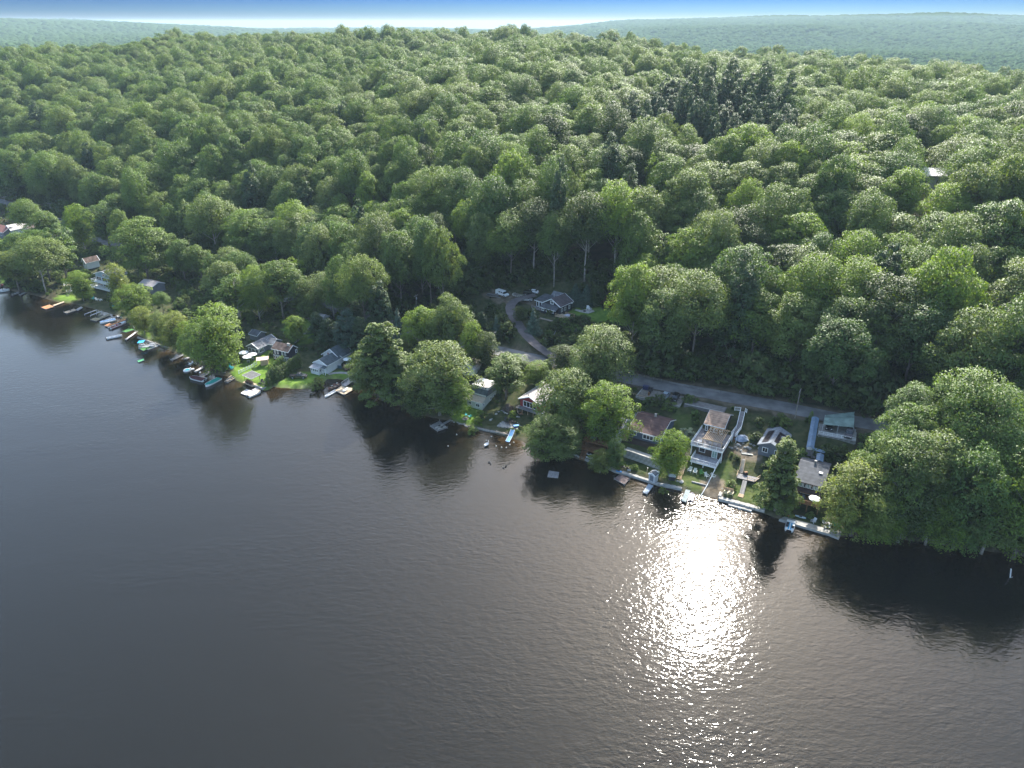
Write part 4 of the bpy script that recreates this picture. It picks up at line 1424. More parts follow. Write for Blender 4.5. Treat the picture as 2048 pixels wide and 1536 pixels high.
def rock(p, r, label=None, seed=0, m=STONE_L, flat=.6, name='boulder', cat='boulder', group=None, parent=None):
    rg = np.random.default_rng(seed)
    b = MB(); n1, n2 = 5, 8
    v = [(0, 0, r * flat)]
    for i in range(1, n1):
        ph = math.pi * i / n1
        for k in range(n2):
            th = 2 * math.pi * k / n2
            q = r * rg.uniform(.8, 1.15)
            v.append((q * math.sin(ph) * math.cos(th), q * math.sin(ph) * math.sin(th) * .8, q * math.cos(ph) * flat))
    v.append((0, 0, -r * flat))
    f = [(0, 1 + k, 1 + (k + 1) % n2) for k in range(n2)]
    for i in range(n1 - 2):
        for k in range(n2):
            a_, b_ = 1 + i * n2 + k, 1 + i * n2 + (k + 1) % n2
            f.append((a_, a_ + n2, b_ + n2, b_))
    f += [(len(v) - 1, 1 + (n1 - 2) * n2 + (k + 1) % n2, 1 + (n1 - 2) * n2 + k) for k in range(n2)]
    b._add(v, f)
    o = b.build(name, m, parent)
    o.location = p
    return tag(o, label, cat, group) if parent is None else o

def seawall(name, label, pxs, h, th, m, z0=-0.6, stones=True, seed=3, cat='wall', size=0.9, over=0.0, cm=None):
    """wall along the shore from pixels at water level: core plus stones or capping pieces as parts"""
    pts = [W(*p, 0.0) for p in pxs]
    root = empty(name, pts[0], 0, label, cat)
    L = [p - pts[0] for p in pts]
    rg = random.Random(seed)
    core = MB(); sm = []
    for i in range(len(L) - 1):
        a, b = L[i], L[i + 1]
        core.bar(a + Vector((0, 0, (z0 + h) / 2)), b + Vector((0, 0, (z0 + h) / 2)), th * .8, h - z0)
        if stones:
            n_ = max(1, int((b - a).length / size))
            hd = math.atan2(b.y - a.y, b.x - a.x)
            for k in range(n_):
                t = (k + .5) / n_
                q = MB().box((0, 0, 0), (size * rg.uniform(.8, .98), th * rg.uniform(.95, 1.2), h * rg.uniform(.5, .62)), taper=.93)
                o = q.build('stone', cm or m, root)
                o.location = a.lerp(b, t) + Vector((0, 0, h * .74 + rg.uniform(-.03, .05))); o.rotation_euler = (rg.uniform(-.04, .04), rg.uniform(-.04, .04), hd + rg.uniform(-.06, .06))
    core.build('core', m, root)
    return root
S_GREY = shingle_mat('shingles_grey', (0.17, 0.175, 0.19))
S_DGREY = shingle_mat('shingles_dark_grey', (0.085, 0.09, 0.10))
S_BROWN = shingle_mat('shingles_brown', (0.085, 0.052, 0.050))
S_MOSS = shingle_mat('shingles_weathered_brown', (0.15, 0.105, 0.085), 0.55)
S_TAN = shingle_mat('shingles_tan', (0.36, 0.24, 0.17), 0.4)
S_GREEN = shingle_mat('shingles_slate_green', (0.085, 0.105, 0.115))
S_PALE = shingle_mat('shingles_pale', (0.42, 0.38, 0.37), 0.15)
W_GREY = shingle_mat('siding_grey', (0.17, 0.18, 0.20), 0.12, 0.2)
W_BLUE = shingle_mat('siding_slate_blue', (0.085, 0.105, 0.14), 0.12, 0.2)
W_BLACK = shingle_mat('siding_black', (0.032, 0.032, 0.042), 0.15, 0.2)
W_WHITE = shingle_mat('siding_white', (0.66, 0.68, 0.68), 0.06, 0.2)
W_CREAM = shingle_mat('siding_cream', (0.56, 0.58, 0.52), 0.06, 0.2)
W_RED = shingle_mat('siding_red', (0.26, 0.035, 0.035), 0.12, 0.2)
W_BROWN = shingle_mat('siding_brown', (0.07, 0.05, 0.042), 0.15, 0.2)
W_SHAKE = shingle_mat('siding_grey_blue', (0.15, 0.165, 0.19), 0.15, 0.2)
BRICK = mat('chimney_brick', (0.27, 0.13, 0.09), 0.9, var=0.3, scale=3)

def chimney(root, p, s=(.6, .6, 1.4), m=BRICK, cap=True):
    c = MB().box((p[0], p[1], p[2]), s).build('chimney', m, root)
    if cap: MB().box((p[0], p[1], p[2] + s[2] / 2 + .06), (s[0] + .16, s[1] + .16, .12)).build('cap', CONC, c)

# ---- slate blue cottage with the brown roof
ze = 7.1
F = Frame(cI(870, 885), cI(1295, 1000), ze, 'cottage', 'slate blue cottage under a plain brown roof, raised on posts above a concrete wall', 'cottage')
yr = F.loc(cI(985, 675), ze + 1.9)[1]
D_ = yr / .6
bx = (.35, .4, -2.6, F.w - .7, D_ - .4, 2.6)
wallbox(F.root, bx, W_BLUE, sink=0.05)
gable(F.root, bx, 1.9, 'x', .4, S_BROWN, W_BLUE, ridge=.58)
window(F.root, bx, 'F', .5, 1.0, 1.7, 1.15, 2, frame=WHITE)
window(F.root, bx, 'F', 4.0, .7, 3.2, 1.5, 3, frame=WHITE, fw=.16)
window(F.root, bx, 'F', 7.8, .9, 1.6, 1.3, 2)
window(F.root, bx, 'R', 2.0, .6, .9, 1.6, 1)
MB().box((F.w / 2, 3.4, -3.7), (F.w - .9, D_ - 3.4, 2.3)).build('foundation', W_BROWN, F.root)
pm = MB().box((0, 0, 0), (.16, .16, 2.6)).mesh('post', WHITE)
copies(F.root, 'post', pm, [(x, .55, -3.85) for x in (.5, 3.6, 6.8, F.w - .5)])
chimney(F.root, (5.2, yr + .5, 2.0), (.5, .5, 1.5), STONE_L)

# concrete retaining wall below it
A_, B_ = W(*cJ(842, 742), .9), W(*cJ(1352, 922), .9)
cw = lframe('retaining_wall', 'tall streaked concrete retaining wall below the slate blue cottage', 'wall', A_, math.atan2(B_.y - A_.y, B_.x - A_.x))
Lw = (B_ - A_).length + 1.5
pn = max(4, int(Lw / 1.22)); pw = Lw / pn
pm = MB().box((0, 0, 0), (pw - .03, .35, 3.2)).mesh('panel', CONC_S)
copies(cw.root, 'panel', pm, [(pw * (i + .5), .15, .9) for i in range(pn)])
MB().box((Lw / 2, .15, 2.56), (Lw + .1, .5, .14)).build('cap', CONC, cw.root)
MB().box((Lw / 2, 1.2, 1.3), (Lw, 1.8, 2.0)).build('backfill', CONC, cw.root)

# lumber stair left of it, white fence
A_, B_ = W(*cJ(865, 492), 3.2), W(*cJ(918, 325), 5.4)
st = lframe('terrace_stairs', 'wide lumber terrace steps between the white fence and the slate blue cottage', 'stairs', A_, 0)
stairs(st.root, (0, 0, .1), tuple(B_ - A_), 2.3, 9, WOODT, th=.16, td=.28)
def fence(pa, pb, label, h=1.8, m=WHITE, n_=8, name='fence', z=None, pick=None):
    a, b = (G(*pa), G(*pb)) if z is None else (W(*pa, z), W(*pb, z))
    root = empty(name, a, 0, label, 'fence')
    d = b - a; L = math.hypot(d.x, d.y); hd = math.atan2(d.y, d.x)
    P = [a + d * (i / n_) for i in range(n_ + 1)]
    P = [Vector((p.x, p.y, max(gz(p.x, p.y), .1) if z is None else p.z)) - a for p in P]
    pm = MB().box((0, 0, h / 2), (.13, .13, h + .2)).mesh('post', m)
    copies(root, 'post', pm, P)
    for i in range(n_):
        q = MB()
        p0, p1 = P[i], P[i + 1]
        if pick is None:
            q.bar(p0 + Vector((0, 0, h * .5)), p1 + Vector((0, 0, h * .5)), .05, h * .9)
        else:
            for zz in (.15, .9): q.bar(p0 + Vector((0, 0, h * zz)), p1 + Vector((0, 0, h * zz)), .05, .09)
            k_ = int((p1 - p0).length / pick)
            for j in range(k_): 
                p = p0.lerp(p1, (j + .5) / k_); q.box((p.x, p.y, p.z + h * .52), (.03, .07, h * .85), hd)
        q.build('panel', m, root)
    return root
fence(cJ(775, 480), cJ(1030, 130), 'tall solid white fence running uphill left of the slate blue cottage', 1.9, VINYL, 9)

# small storage shed and covered grill on the lower terrace
F = Frame(cJ(1235, 1098), cJ(1348, 1148), .95, 'storage_shed', 'small grey plastic storage shed with double doors by the pale dock', 'shed')
bx = (0, 0, 0, 1.9, 1.7, 1.9)
wallbox(F.root, bx, VINYL, sink=.3); gable(F.root, bx, .5, 'y', .12, S_GREY, VINYL, trim=WHITE, th=.08)
dm = MB().box((0, 0, 0), (.52, .05, 1.6)).mesh('door', W_SHAKE)
copies(F.root, 'door', dm, [(.68, -.04, .85), (1.22, -.04, .85)])
F = Frame(cJ(1552, 1090), cJ(1665, 1108), 1.2, 'grill_shelter', 'low dark barbecue box with a pale peaked lid at the foot of the timber stairs', 'grill')
bx = (0, 0, 0, 1.7, 1.1, 1.0)
wallbox(F.root, bx, DARKM, sink=.3); gable(F.root, bx, .45, 'x', .1, VINYL, DARKM, trim=None, th=.08, name='lid')
F = lframe('propane_tank', 'white rounded tank standing behind the storage shed', 'tank', G(*cJ(1390, 1010)), 0)
MB().tube([(0, 0, 0), (0, 0, .2), (0, 0, .8), (0, 0, 1.0)], [.25, .32, .32, .12], 10).build('body', WHITE, F.root, smooth=True)
MB().tube([(0, 0, 1.0), (0, 0, 1.14)], .07, 8).build('valve', DARKM, F.root)

# low seawall along here
seawall('seawall', 'low concrete seawall along the terrace below the slate blue cottage', [cJ(600, 925), cJ(720, 985), cJ(900, 1030), cJ(1180, 1120), cJ(1400, 1190), cJ(1760, 1265)], .75, .9, CONC, size=1.3, seed=4)
dock('dock', 'dark square wooden dock beside the seawall', [cJ(695, 1078), cJ(860, 1172), cJ(942, 1078), cJ(790, 1012)], .5, plank_mat('planks_dark', (.13, .10, .095)))
dock('dock', 'narrow pale blue grey dock in front of the storage shed', [cJ(1148, 1292), cJ(1216, 1322), cJ(1312, 1190), cJ(1238, 1160)], .5, plank_mat('planks_blue', (.33, .38, .44)))
dock('dock', 'narrow grey green dock with an inflatable tender beside it', [cJ(1757, 1426), cJ(1832, 1450), cJ(1902, 1246), cJ(1832, 1236)], .5, plank_mat('planks_greygreen', (.27, .31, .31)))
boat('row', cJ(1900, 1425), cJ(1925, 1302), 'small pinkish inflatable tender tied to the grey green dock', hull=mat('pink_rubber', (.45, .38, .40), .7), wd=1.3, H=.5, name='inflatable_tender', cat='tender')
kayak(cJ(722, 968), cJ(815, 985), BLUE, 'bright blue paddle board lying on the terrace beside the dark dock', z=.95, cat='paddle board', name='paddle_board')
for i, q in enumerate([(775, 905), (830, 915), (900, 935), (925, 965)]):
    chair(G(*cJ(*q)), R(150 + 10 * i), [RED, DARKM, DARKM, VINYL][i], ['reddish folding chair behind the blue paddle board', 'dark folding chair second from the left on the lower terrace', 'dark folding chair third from the left on the lower terrace', 'pale grey folding chair at the right end of the terrace row'][i], 1.0, group='chairs on the lower terrace')
log1 = lframe('timber_post', 'pale wooden post standing left of the storage shed', 'post', G(*cJ(1200, 1035)), 0)
MB().bar((0, 0, 0), (.5, 1.3, 1.6), .14).build('shaft', WOODT, log1.root)
MB().box((.5, 1.3, 1.62), (.2, .2, .06)).build('cap', WHITE, log1.root)

# long timber stair up the slope
A_, B_ = G(*cJ(1712, 1098)), G(*cJ(1895, 600))
ts = lframe('hillside_stairs', 'long narrow timber stairway climbing left of the white railed deck house', 'stairs', A_, 0)
d = B_ - A_; hd = math.atan2(d.y, d.x)
me = MB().box((0, 0, 0), (.3, 1.25, .12)).mesh('tread', WOODT)
P = []
for i in range(30):
    p = A_.lerp(B_, (i + .5) / 30); P.append(Vector((p.x, p.y, max(gz(p.x, p.y), A_.z + (B_.z - A_.z) * (i + .5) / 30) + .12)) - A_)
copies(ts.root, 'tread', me, P, [hd] * 30)

# ---- white railed deck house
F = Frame(cK(612, 612), cK(935, 692), 8.9, 'deck_house', 'brown lake house with a tan roof, white railed double decks and an open pergola', 'house')
root = F.root
yr = F.loc(cK(690, 398), 8.9 + 1.9)[1]
DH = yr / .56
bx = (.3, .35, -2.5, F.w - .6, DH - .35, 2.5)
wallbox(root, bx, W_BROWN, sink=3.4)
gable(root, bx, 1.9, 'x', .35, S_TAN, W_BROWN, ridge=.56)
wn_ = (F.w - .6)
for i, (u, ww) in enumerate(((.15, .75), (2.0, .95), (3.2, .95), (5.1, .8))): window(root, bx, 'F', u * wn_ / 6.2, .35, ww, 1.75, 1, 2, fw=.16)
window(root, bx, 'R', 2.4, .8, .35, 1.3, 1, 1)
# upper deck
zu = 6.35; lz = zu - 8.9
u = [F.loc(cK(*q), zu) for q in ((412, 925), (905, 1065), (1010, 880), (500, 790))]
du = MB(); 
x0, x1 = u[0][0], u[1][0]; y0 = (u[0][1] + u[1][1]) / 2
du.slab([(x0, y0, lz), (x1, y0, lz), (x1, 1.9, lz), (x1, 1.9, lz), (x0, 1.9, lz)], .16)
du.build('upper_deck', PL_G, root)
fr = MB(); fr.box(((x0 + x1) / 2, y0 - .04, lz - .17), (x1 - x0 + .12, .07, .36)); fr.box((x0 - .03, (y0 + 1.9) / 2, lz - .17), (.07, 1.9 - y0, .36)); fr.box((x1 + .03, (y0 + 1.9) / 2, lz - .17), (.07, 1.9 - y0, .36)); fr.build('deck_fascia', WHITE, root)
railing(root, [(x0, 1.9, lz), (x0, y0, lz), (x1, y0, lz), (x1, 1.9, lz)], 1.0, WHITE, 1.7, .22)
# pergola
pz = lz + 2.15
p0 = F.loc(cK(595, 840), zu + 2.2); p1 = F.loc(cK(890, 930), zu + 2.2)
px0, px1, py0 = p0[0], p1[0], p0[1]
pgm = MB().box((0, 0, 0), (.1, .25 - py0 + .25, .18)).mesh('rafter', WOODT)
nr = 12
copies(root, 'rafter', pgm, [(px0 + (px1 - px0) * (i + .5) / nr, (py0 + .2) / 2, pz + .15) for i in range(nr)])
bm_ = MB().box((0, 0, 0), (px1 - px0 + .5, .12, .22)).mesh('beam', WOODT)
copies(root, 'beam', bm_, [((px0 + px1) / 2, py0 + .15, pz - .05), ((px0 + px1) / 2, .2, pz - .05)])
pp = MB().box((0, 0, 0), (.13, .13, 2.2)).mesh('pergola_post', WOODT)
copies(root, 'pergola_post', pp, [(px0 + .1, py0 + .2, lz + 1.1), (px1 - .1, py0 + .2, lz + 1.1), ((px0 + px1) / 2, py0 + .2, lz + 1.1)])
# lower deck
zl = 3.35; ll = zl - 8.9
v = [F.loc(cK(*q), zl) for q in ((400, 1190), (800, 1300), (880, 1200), (490, 1080))]
lx0, lx1 = v[0][0], v[1][0]; ly0 = (v[0][1] + v[1][1]) / 2; ly1 = (v[2][1] + v[3][1]) / 2 + .3
MB().slab([(lx0, ly0, ll), (lx1, ly0, ll), (lx1, ly1, ll), (lx0, ly1, ll)], .16).build('lower_deck', PL_P, root)
fr = MB(); fr.box(((lx0 + lx1) / 2, ly0 - .04, ll - .17), (lx1 - lx0 + .12, .07, .36)); fr.box((lx0 - .03, (ly0 + ly1) / 2, ll - .17), (.07, ly1 - ly0, .36)); fr.box((lx1 + .03, (ly0 + ly1) / 2, ll - .17), (.07, ly1 - ly0, .36)); fr.build('deck_fascia', WHITE, root)
railing(root, [(lx0, ly1, ll), (lx0, ly0, ll), (lx1, ly0, ll), (lx1, ly1, ll)], 1.0, WHITE, 1.7, .22)
lb = (lx0 + .3, ly1, ll, lx1 - lx0 + .2, 4.5, lz - ll - .3)
wallbox(root, lb, W_BROWN, 'lower_wall', sink=1.5)
window(root, lb, 'F', .6, .9, 1.7, 1.6, 1, fw=.12, name='window')
window(root, lb, 'F', lb[3] - 3.0, .1, 1.5, 2.2, 2, fw=.14, name='patio_door', pane=mat('lit_glass', (.25, .36, .33), .1))
pl = MB().box((0, 0, 0), (.2, .2, 2.6)).mesh('support_post', WHITE)
copies(root, 'support_post', pl, [(lx0 + .3, ly0 + .4, ll - 1.4), ((lx0 + lx1) / 2, ly0 + .4, ll - 1.4), (lx1 - .3, ly0 + .4, ll - 1.4)])
pl = MB().box((0, 0, 0), (.2, .2, lz - ll + 1.0)).mesh('tall_post', WHITE)
copies(root, 'tall_post', pl, [(x1 - .15, y0 + .3, (lz + ll) / 2 - .6), (x1 - .15, 1.2, (lz + ll) / 2 - .6), (x0 + .2, y0 + .3, (lz + ll) / 2 - .6)])
DECKF = F
tb = table(F.world(px0 - .9, y0 + 1.6, lz), .3, 1.3, 1.3, VINYL, 'round grey table on the upper white railed deck', round_=True)
table(F.world((px0 + px1) / 2, py0 + 1.3, lz), F.rz, 2.2, 1.1, mat('tablecloth_grey', (.38, .37, .36), .8), 'long grey dining table under the open pergola')
chair(F.world(px1 + .3, y0 + 1.2, lz), F.rz, DARKM, 'dark deck chair at the right front corner of the upper deck')

# white railed gangway from the lane to the upper deck
a_, b_ = W(*cK(1225, 415), 9.75), W(*cK(1075, 800), 6.5)
gw = lframe('footbridge', 'white railed footbridge sloping from the lane to the deck house', 'footbridge', a_, 0)
c_ = W(*cK(1160, 690), 7.3) - a_
bl = b_ - a_
def plank_run(root, p, q, w, m, name='walkway'):
    p, q = Vector(p), Vector(q); d = (q - p); s = Vector((-d.y, d.x, 0)).normalized() * w / 2
    MB().slab([p - s, p + s, q + s, q - s][::-1], .14).build(name, m, root)
    return s
s1 = plank_run(gw.root, (0, 0, 0), c_, 1.3, PL_G); s2 = plank_run(gw.root, c_, bl, 1.3, PL_G)
for s_ in (-1, 1): railing(gw.root, [s1 * s_, c_ + s1 * s_, bl + s2 * s_], 1.0, WHITE, 1.8, .25)
e0, e1 = W(*cK(1095, 400), 9.75) - a_, W(*cK(1285, 440), 9.75) - a_
railing(gw.root, [e0, s1 * -1 if (e0 - s1 * -1).length < (e0 - s1).length else s1], 1.1, WHITE, 1.2, .25)
railing(gw.root, [e1, s1 if (e1 - s1).length < (e1 - s1 * -1).length else s1 * -1], 1.1, WHITE, 1.2, .25)
sp_ = MB().box((0, 0, -1.6), (.18, .18, 3.2)).mesh('support', WOODG)
copies(gw.root, 'support', sp_, [c_ * .5, c_, (c_ + bl) / 2, bl * .97])
# brown stair under it
A_, B_ = W(*cK(1080, 910), 5.0), W(*cK(1110, 770), 6.6)
st = lframe('garden_stairs', 'brown wooden stair dropping right of the white railed deck house', 'stairs', A_, 0)
stairs(st.root, (0, 0, 0), tuple(B_ - A_), 1.1, 8, WOODB, rail=WHITE)

# lawn below the deck: five garden chairs, post and log
ch = [(385, 1365), (470, 1392), (572, 1410), (658, 1455), (762, 1462)]
lb_ = ['leftmost of the white lawn chairs below the deck house', 'second white lawn chair from the left below the deck house', 'white lawn chair with a green cushion below the deck house', 'fourth white lawn chair from the left below the deck house', 'cream lawn chair right of the leaning white pole']
for i, q in enumerate(ch):
    chair(G(*cK(*q)), R(-40 + i * 22), TURF if i == 2 else OFFW, lb_[i], 1.25, group='lawn chairs below the deck house')
a_ = G(*cL(478, 895)); b_ = W(*cL(722, 440), 3.2)
pl_ = lframe('white_pole', 'long white pole leaning from the shore up to the lower deck', 'pole', a_ + Vector((0, 0, .15)), 0)
MB().tube([(0, 0, 0), (b_ - a_) * .33 + Vector((.1, -.25, .1)), b_ - a_], .09, 6).build('shaft', WHITE, pl_.root)
MB().tube([(-.05, -.05, -.12), (0, 0, .02)], .14, 6).build('foot', VINYL, pl_.root)
a_ = G(*cL(342, 665)); b_ = G(*cL(595, 732))
pl_ = lframe('driftwood_log', 'pale squared log lying on the beach below the lawn chairs', 'log', a_ + Vector((0, 0, .2)), 0)
tag(pl_.root, 'pale squared log lying on the beach below the lawn chairs')
MB().bar((0, 0, 0), b_ - a_ + Vector((0, 0, .05)), .34, .3).build('timber', WOODG, pl_.root)
MB().bar((b_ - a_) * .97 + Vector((0, 0, .1)), (b_ - a_) * 1.0 + Vector((0, 0, .1)), .4, .36).build('end_cap', CONC, pl_.root)
rock(G(*cJ(1755, 1140)) + Vector((0, 0, .2)), .75, 'big pale boulder at the foot of the long timber stairs', 5)
rock(G(*cJ(1690, 1125)) + Vector((0, 0, .1)), .45, 'smaller grey stone beside the big pale boulder', 6, STONE)

# ---- parking pads at the lane
def pad_thing(name, label, p, hw, hl, ang, z, m, wall_h, face_label, wm, panelw=1.3, rail=None):
    root = empty(name, (p[0], p[1], z), ang, label, 'retaining wall')
    n_ = max(3, int(2 * hw / panelw)); pw = 2 * hw / n_
    pm = MB().box((0, 0, 0), (pw - .03, .32, wall_h)).mesh('panel', wm)
    copies(root, 'panel', pm, [(-hw + pw * (i + .5), -hl - .1, -wall_h / 2 + .12) for i in range(n_)])
    MB().box((hw + .1, 0, -wall_h / 2 + .1), (.3, 2 * hl, wall_h)).build('side_wall', wm, root)
    MB().box((-hw - .1, 0, -wall_h / 2 + .1), (.3, 2 * hl, wall_h)).build('side_wall', wm, root)
    MB().slab([(-hw + .06, -hl + .07, .09), (hw - .06, -hl + .07, .09), (hw - .06, hl, .09), (-hw + .06, hl, .09)], .5).build('slab', m, root)
    MB().box((0, -hl - .1, .18), (2 * hw, .36, .12)).build('kerb', CONC, root)
    return root
GRAVEL = mat('gravel', (0.21, 0.19, 0.16), .95, var=.3, scale=1.2)
pk = pad_thing('parking_pad', 'gravel parking pad with a long concrete wall under the silver and black cars', _p1, 6.6, 3.4, RZR, 8.45, GRAVEL, 3.4, '', CONC_S)
pk2 = pad_thing('parking_pad', 'empty grey parking pad behind the tan roofed deck house', _p2, 5.6, 1.8, RZR, 8.95, mat('gravel_grey', (.17, .16, .15), .95, var=.25, scale=1.0), 2.8, '', mat('block_wall_grey', (.15, .14, .14), .95, var=.2, scale=1))
car('sedan', SILVERP, cI(1372, 440), cI(1318, 520), 'silver blue sedan nosed to the edge of the gravel parking pad', z=8.6)
car('suv', BLACKP, cI(1500, 465), cI(1442, 552), 'black car parked right of the silver blue sedan', z=8.6)
car('suv', DGREYP, cI(932, 205), cI(768, 190), 'dark grey suv parked on the far side of the lane under the trees', z=8.6)
F = lframe('dumpster', 'dark blue rubbish bin beside the lane', 'bin', W(*cI(1098, 375), 8.6), RZR)
MB().box((0, 0, .6), (1.6, 1.1, 1.1), taper=1.08).build('body', mat('navy_plastic', (.03, .035, .10), .6), F.root)
MB().box((0, 0, 1.2), (1.8, 1.25, .08)).build('lid', mat('navy_lid', (.04, .045, .12), .5), F.root)
for i, q in enumerate([(1142, 385), (1175, 395), (1150, 425), (1135, 450)]):
    F = lframe('refuse_bin', ['black wheeled bin nearest the dark blue rubbish bin', 'black wheeled bin nearest the lane beside the pad', 'black wheeled bin in the middle of the cluster', 'rusty brown barrel at the wall edge of the pad'][i], 'bin', W(*cI(*q), 8.55), RZR)
    if i < 3:
        MB().box((0, 0, .5), (.6, .65, .95), taper=1.12).build('body', DARKM, F.root); MB().box((0, 0, 1.02), (.72, .78, .07)).build('lid', DARKM, F.root)
    else:
        MB().tube([(0, 0, 0), (0, 0, .9)], .3, 10).build('body', WOODB, F.root); MB().tube([(0, 0, .9), (0, 0, .95)], .31, 10).build('lid', WOODB, F.root)
F = lframe('parking_guard_rail', 'timber rail on short posts along the edge of the gravel parking pad', 'guard rail', W(*cI(790, 402), 8.5), 0)
rr = [W(*cI(*q), 8.5) - F.o for q in ((790, 402), (1020, 470), (1240, 515), (1400, 560))]
railing(F.root, rr, .6, WOODT, 2.2, rails=(.8,))
F = lframe('lane_guard_rail', 'low weathered timber rail along the wooded side of the lane', 'guard rail', W(*cI(960, 195), 8.7), 0)
rr = [W(*cI(*q), 8.8 + i * .22) - F.o for i, q in enumerate(((960, 195), (1200, 250), (1500, 320), (1800, 380), (2040, 420)))]
railing(F.root, rr, .7, WOODG, 2.6, rails=(.85, .4))

# ---- utility poles and cables
def upole(p, h, label, arm=True, cans=0, ang=0.0):
    f = lframe('utility_pole', label, 'utility pole', p - Vector((0, 0, .3)), ang, 'utility poles along the lane')
    MB().tube([(0, 0, 0), (0, 0, h)], [.17, .11], 8).build('shaft', mat('pole_wood', (.24, .21, .18), .9), f.root)
    if arm:
        MB().box((0, 0, h - .5), (2.4, .12, .14)).build('crossarm', WOODG, f.root)
        im = MB().tube([(0, 0, 0), (0, 0, .22)], [.06, .04], 6).mesh('insulator', VINYL)
        copies(f.root, 'insulator', im, [(x, 0, h - .42) for x in (-1.05, -.4, .4, 1.05)])
    for i in range(cans): MB().tube([(.32, 0, h - 2.0), (.32, 0, h - 1.1)], .24, 8).build('transformer', VINYL, f.root)
    return p + Vector((0, 0, h - .75))
q1 = upole(G(1590, 836), 9.4, 'weathered utility pole standing beside the lane above the blue covered stair', ang=R(60))
q2 = upole(G(989, 711), 9.0, 'utility pole where the lane disappears left of the driveway', ang=R(60))
q3 = upole(G(834, 632), 9.0, 'utility pole with a pale transformer above the hemlocks', cans=1, ang=R(60))
q4 = upole(G(107, 438), 10, 'tall utility pole beside the far left lane', ang=R(30))
q5 = upole(G(17, 424), 10, 'leftmost utility pole at the start of the far lane', ang=R(30))
q0 = q1 + Vector((42, -16, 1.5))
def cable(a, b, sag, label):
    f = lframe('utility_cable', label, 'cable', a, 0)
    d = b - a
    MB().tube([d * (i / 14) - Vector((0, 0, sag * 4 * (i / 14) * (1 - i / 14))) for i in range(15)], .022, 4).build('wire', DARKM, f.root)
cable(q2, q1, 1.6, 'long thin cable sagging above the lane to the weathered pole')
cable(q3, q2, 1.2, 'cable between the two poles left of the driveway')
cable(q5, q4, .8, 'cable between the two poles at the far left lane')

# ---- boulders, tarp and boards right of the deck house
tp = G(*cK(1215, 850))
F = lframe('tarp_mound', 'pale blue tarpaulin thrown over a heap beside the boulders', 'tarp', tp, .4)
b = MB(); rg = np.random.default_rng(4); v = [(0, 0, 1.25)]
for i in range(1, 4):
    for k in range(12):
        r_ = i / 3 * 1.75 * rg.uniform(.88, 1.1); v.append((r_ * math.cos(k * .5236) * 1.15, r_ * math.sin(k * .5236), 1.25 * (1 - (i / 3) ** 2) * rg.uniform(.8, 1.15)))
f = [(0, 1 + k, 1 + (k + 1) % 12) for k in range(12)] + [(1 + j * 12 + k, 13 + j * 12 + k, 13 + j * 12 + (k + 1) % 12, 1 + j * 12 + (k + 1) % 12) for j in range(2) for k in range(12)]
b._add(v, f); b.build('sheet', mat('blue_grey_tarp', (.24, .29, .36), .7, var=.15), F.root)
MB().tube([(-1.2, .3, .5), (1.3, -.2, .6)], .05, 5).build('rope', OFFW, F.root)
rocks = [(1150, 945, .55), (1180, 960, .4), (1230, 925, .4), (1300, 985, .5), (1335, 1010, .55), (1350, 935, .45), (1255, 985, .4), (1110, 985, .45), (1140, 1015, .35), (1200, 1035, .4), (1400, 960, .5), (1435, 800, .5), (1480, 1000, .4), (1050, 1000, .5), (1015, 985, .4)]
for i, (a, b_, r_) in enumerate(rocks):
    rock(G(*cK(a, b_)) + Vector((0, 0, r_ * .3)), r_, 'grey brown boulder in the rock heap right of the deck house', 20 + i, STONE_L if i % 3 == 0 else STONE, group='boulders right of the deck house')
F = lframe('board_stack', 'pale boards stacked beside the boulders above the weathered stair', 'boards', G(*cK(1205, 1085)), 0)
d = G(*cK(1385, 1108)) - F.o
for j in range(3): MB().bar(Vector((0, j * .3, .15 + j * .08)), d + Vector((0, j * .32, .15)), .22, .06).build('board', WOODG if j else OFFW, F.root)

# ---- weathered stair with landing to the walled lawn
A_, B_ = G(*cK(1195, 1400)) , G(*cK(1235, 1160))
F = lframe('weathered_stairs', 'weathered grey stairway with a side landing above the walled lawn', 'stairs', A_ + Vector((0, 0, .3)), 0)
B2 = W(*cK(1238, 1165), A_.z + 2.3) - F.o
stairs(F.root, (0, 0, 0), tuple(B2), 1.0, 12, WOODG, rail=WOODT)
lq = [W(*cL(*q), A_.z + .25) - F.o for q in ((1045, 590), (1330, 660), (1415, 600), (1070, 520))]
MB().slab(lq, .14).build('landing', PL_G, F.root)
railing(F.root, [lq[3], lq[0]], .9, WOODT, 2.0); railing(F.root, [lq[0] * .4 + lq[1] * .6, lq[1], lq[2]], .9, WOODT, 2.0)
C2 = G(*cL(1125, 868)) - F.o + Vector((0, 0, .3)); D2 = W(*cL(1182, 640), A_.z + .2) - F.o
stairs(F.root, tuple(C2), tuple(D2), 1.05, 14, WOODG)
E2 = G(*cL(1105, 905)) - F.o
stairs(F.root, tuple(E2 + Vector((0, 0, .1))), tuple(C2), 1.3, 3, WOODT, th=.14)
F = lframe('potted_box', 'dark planter box on the landing of the weathered stairs', 'planter', W(*cL(1190, 545), A_.z + .3), .2)
MB().box((0, 0, .4), (.9, .7, .8)).build('box', DARKM, F.root); MB().box((0, 0, .84), (.8, .6, .08)).build('soil', WOODB, F.root)

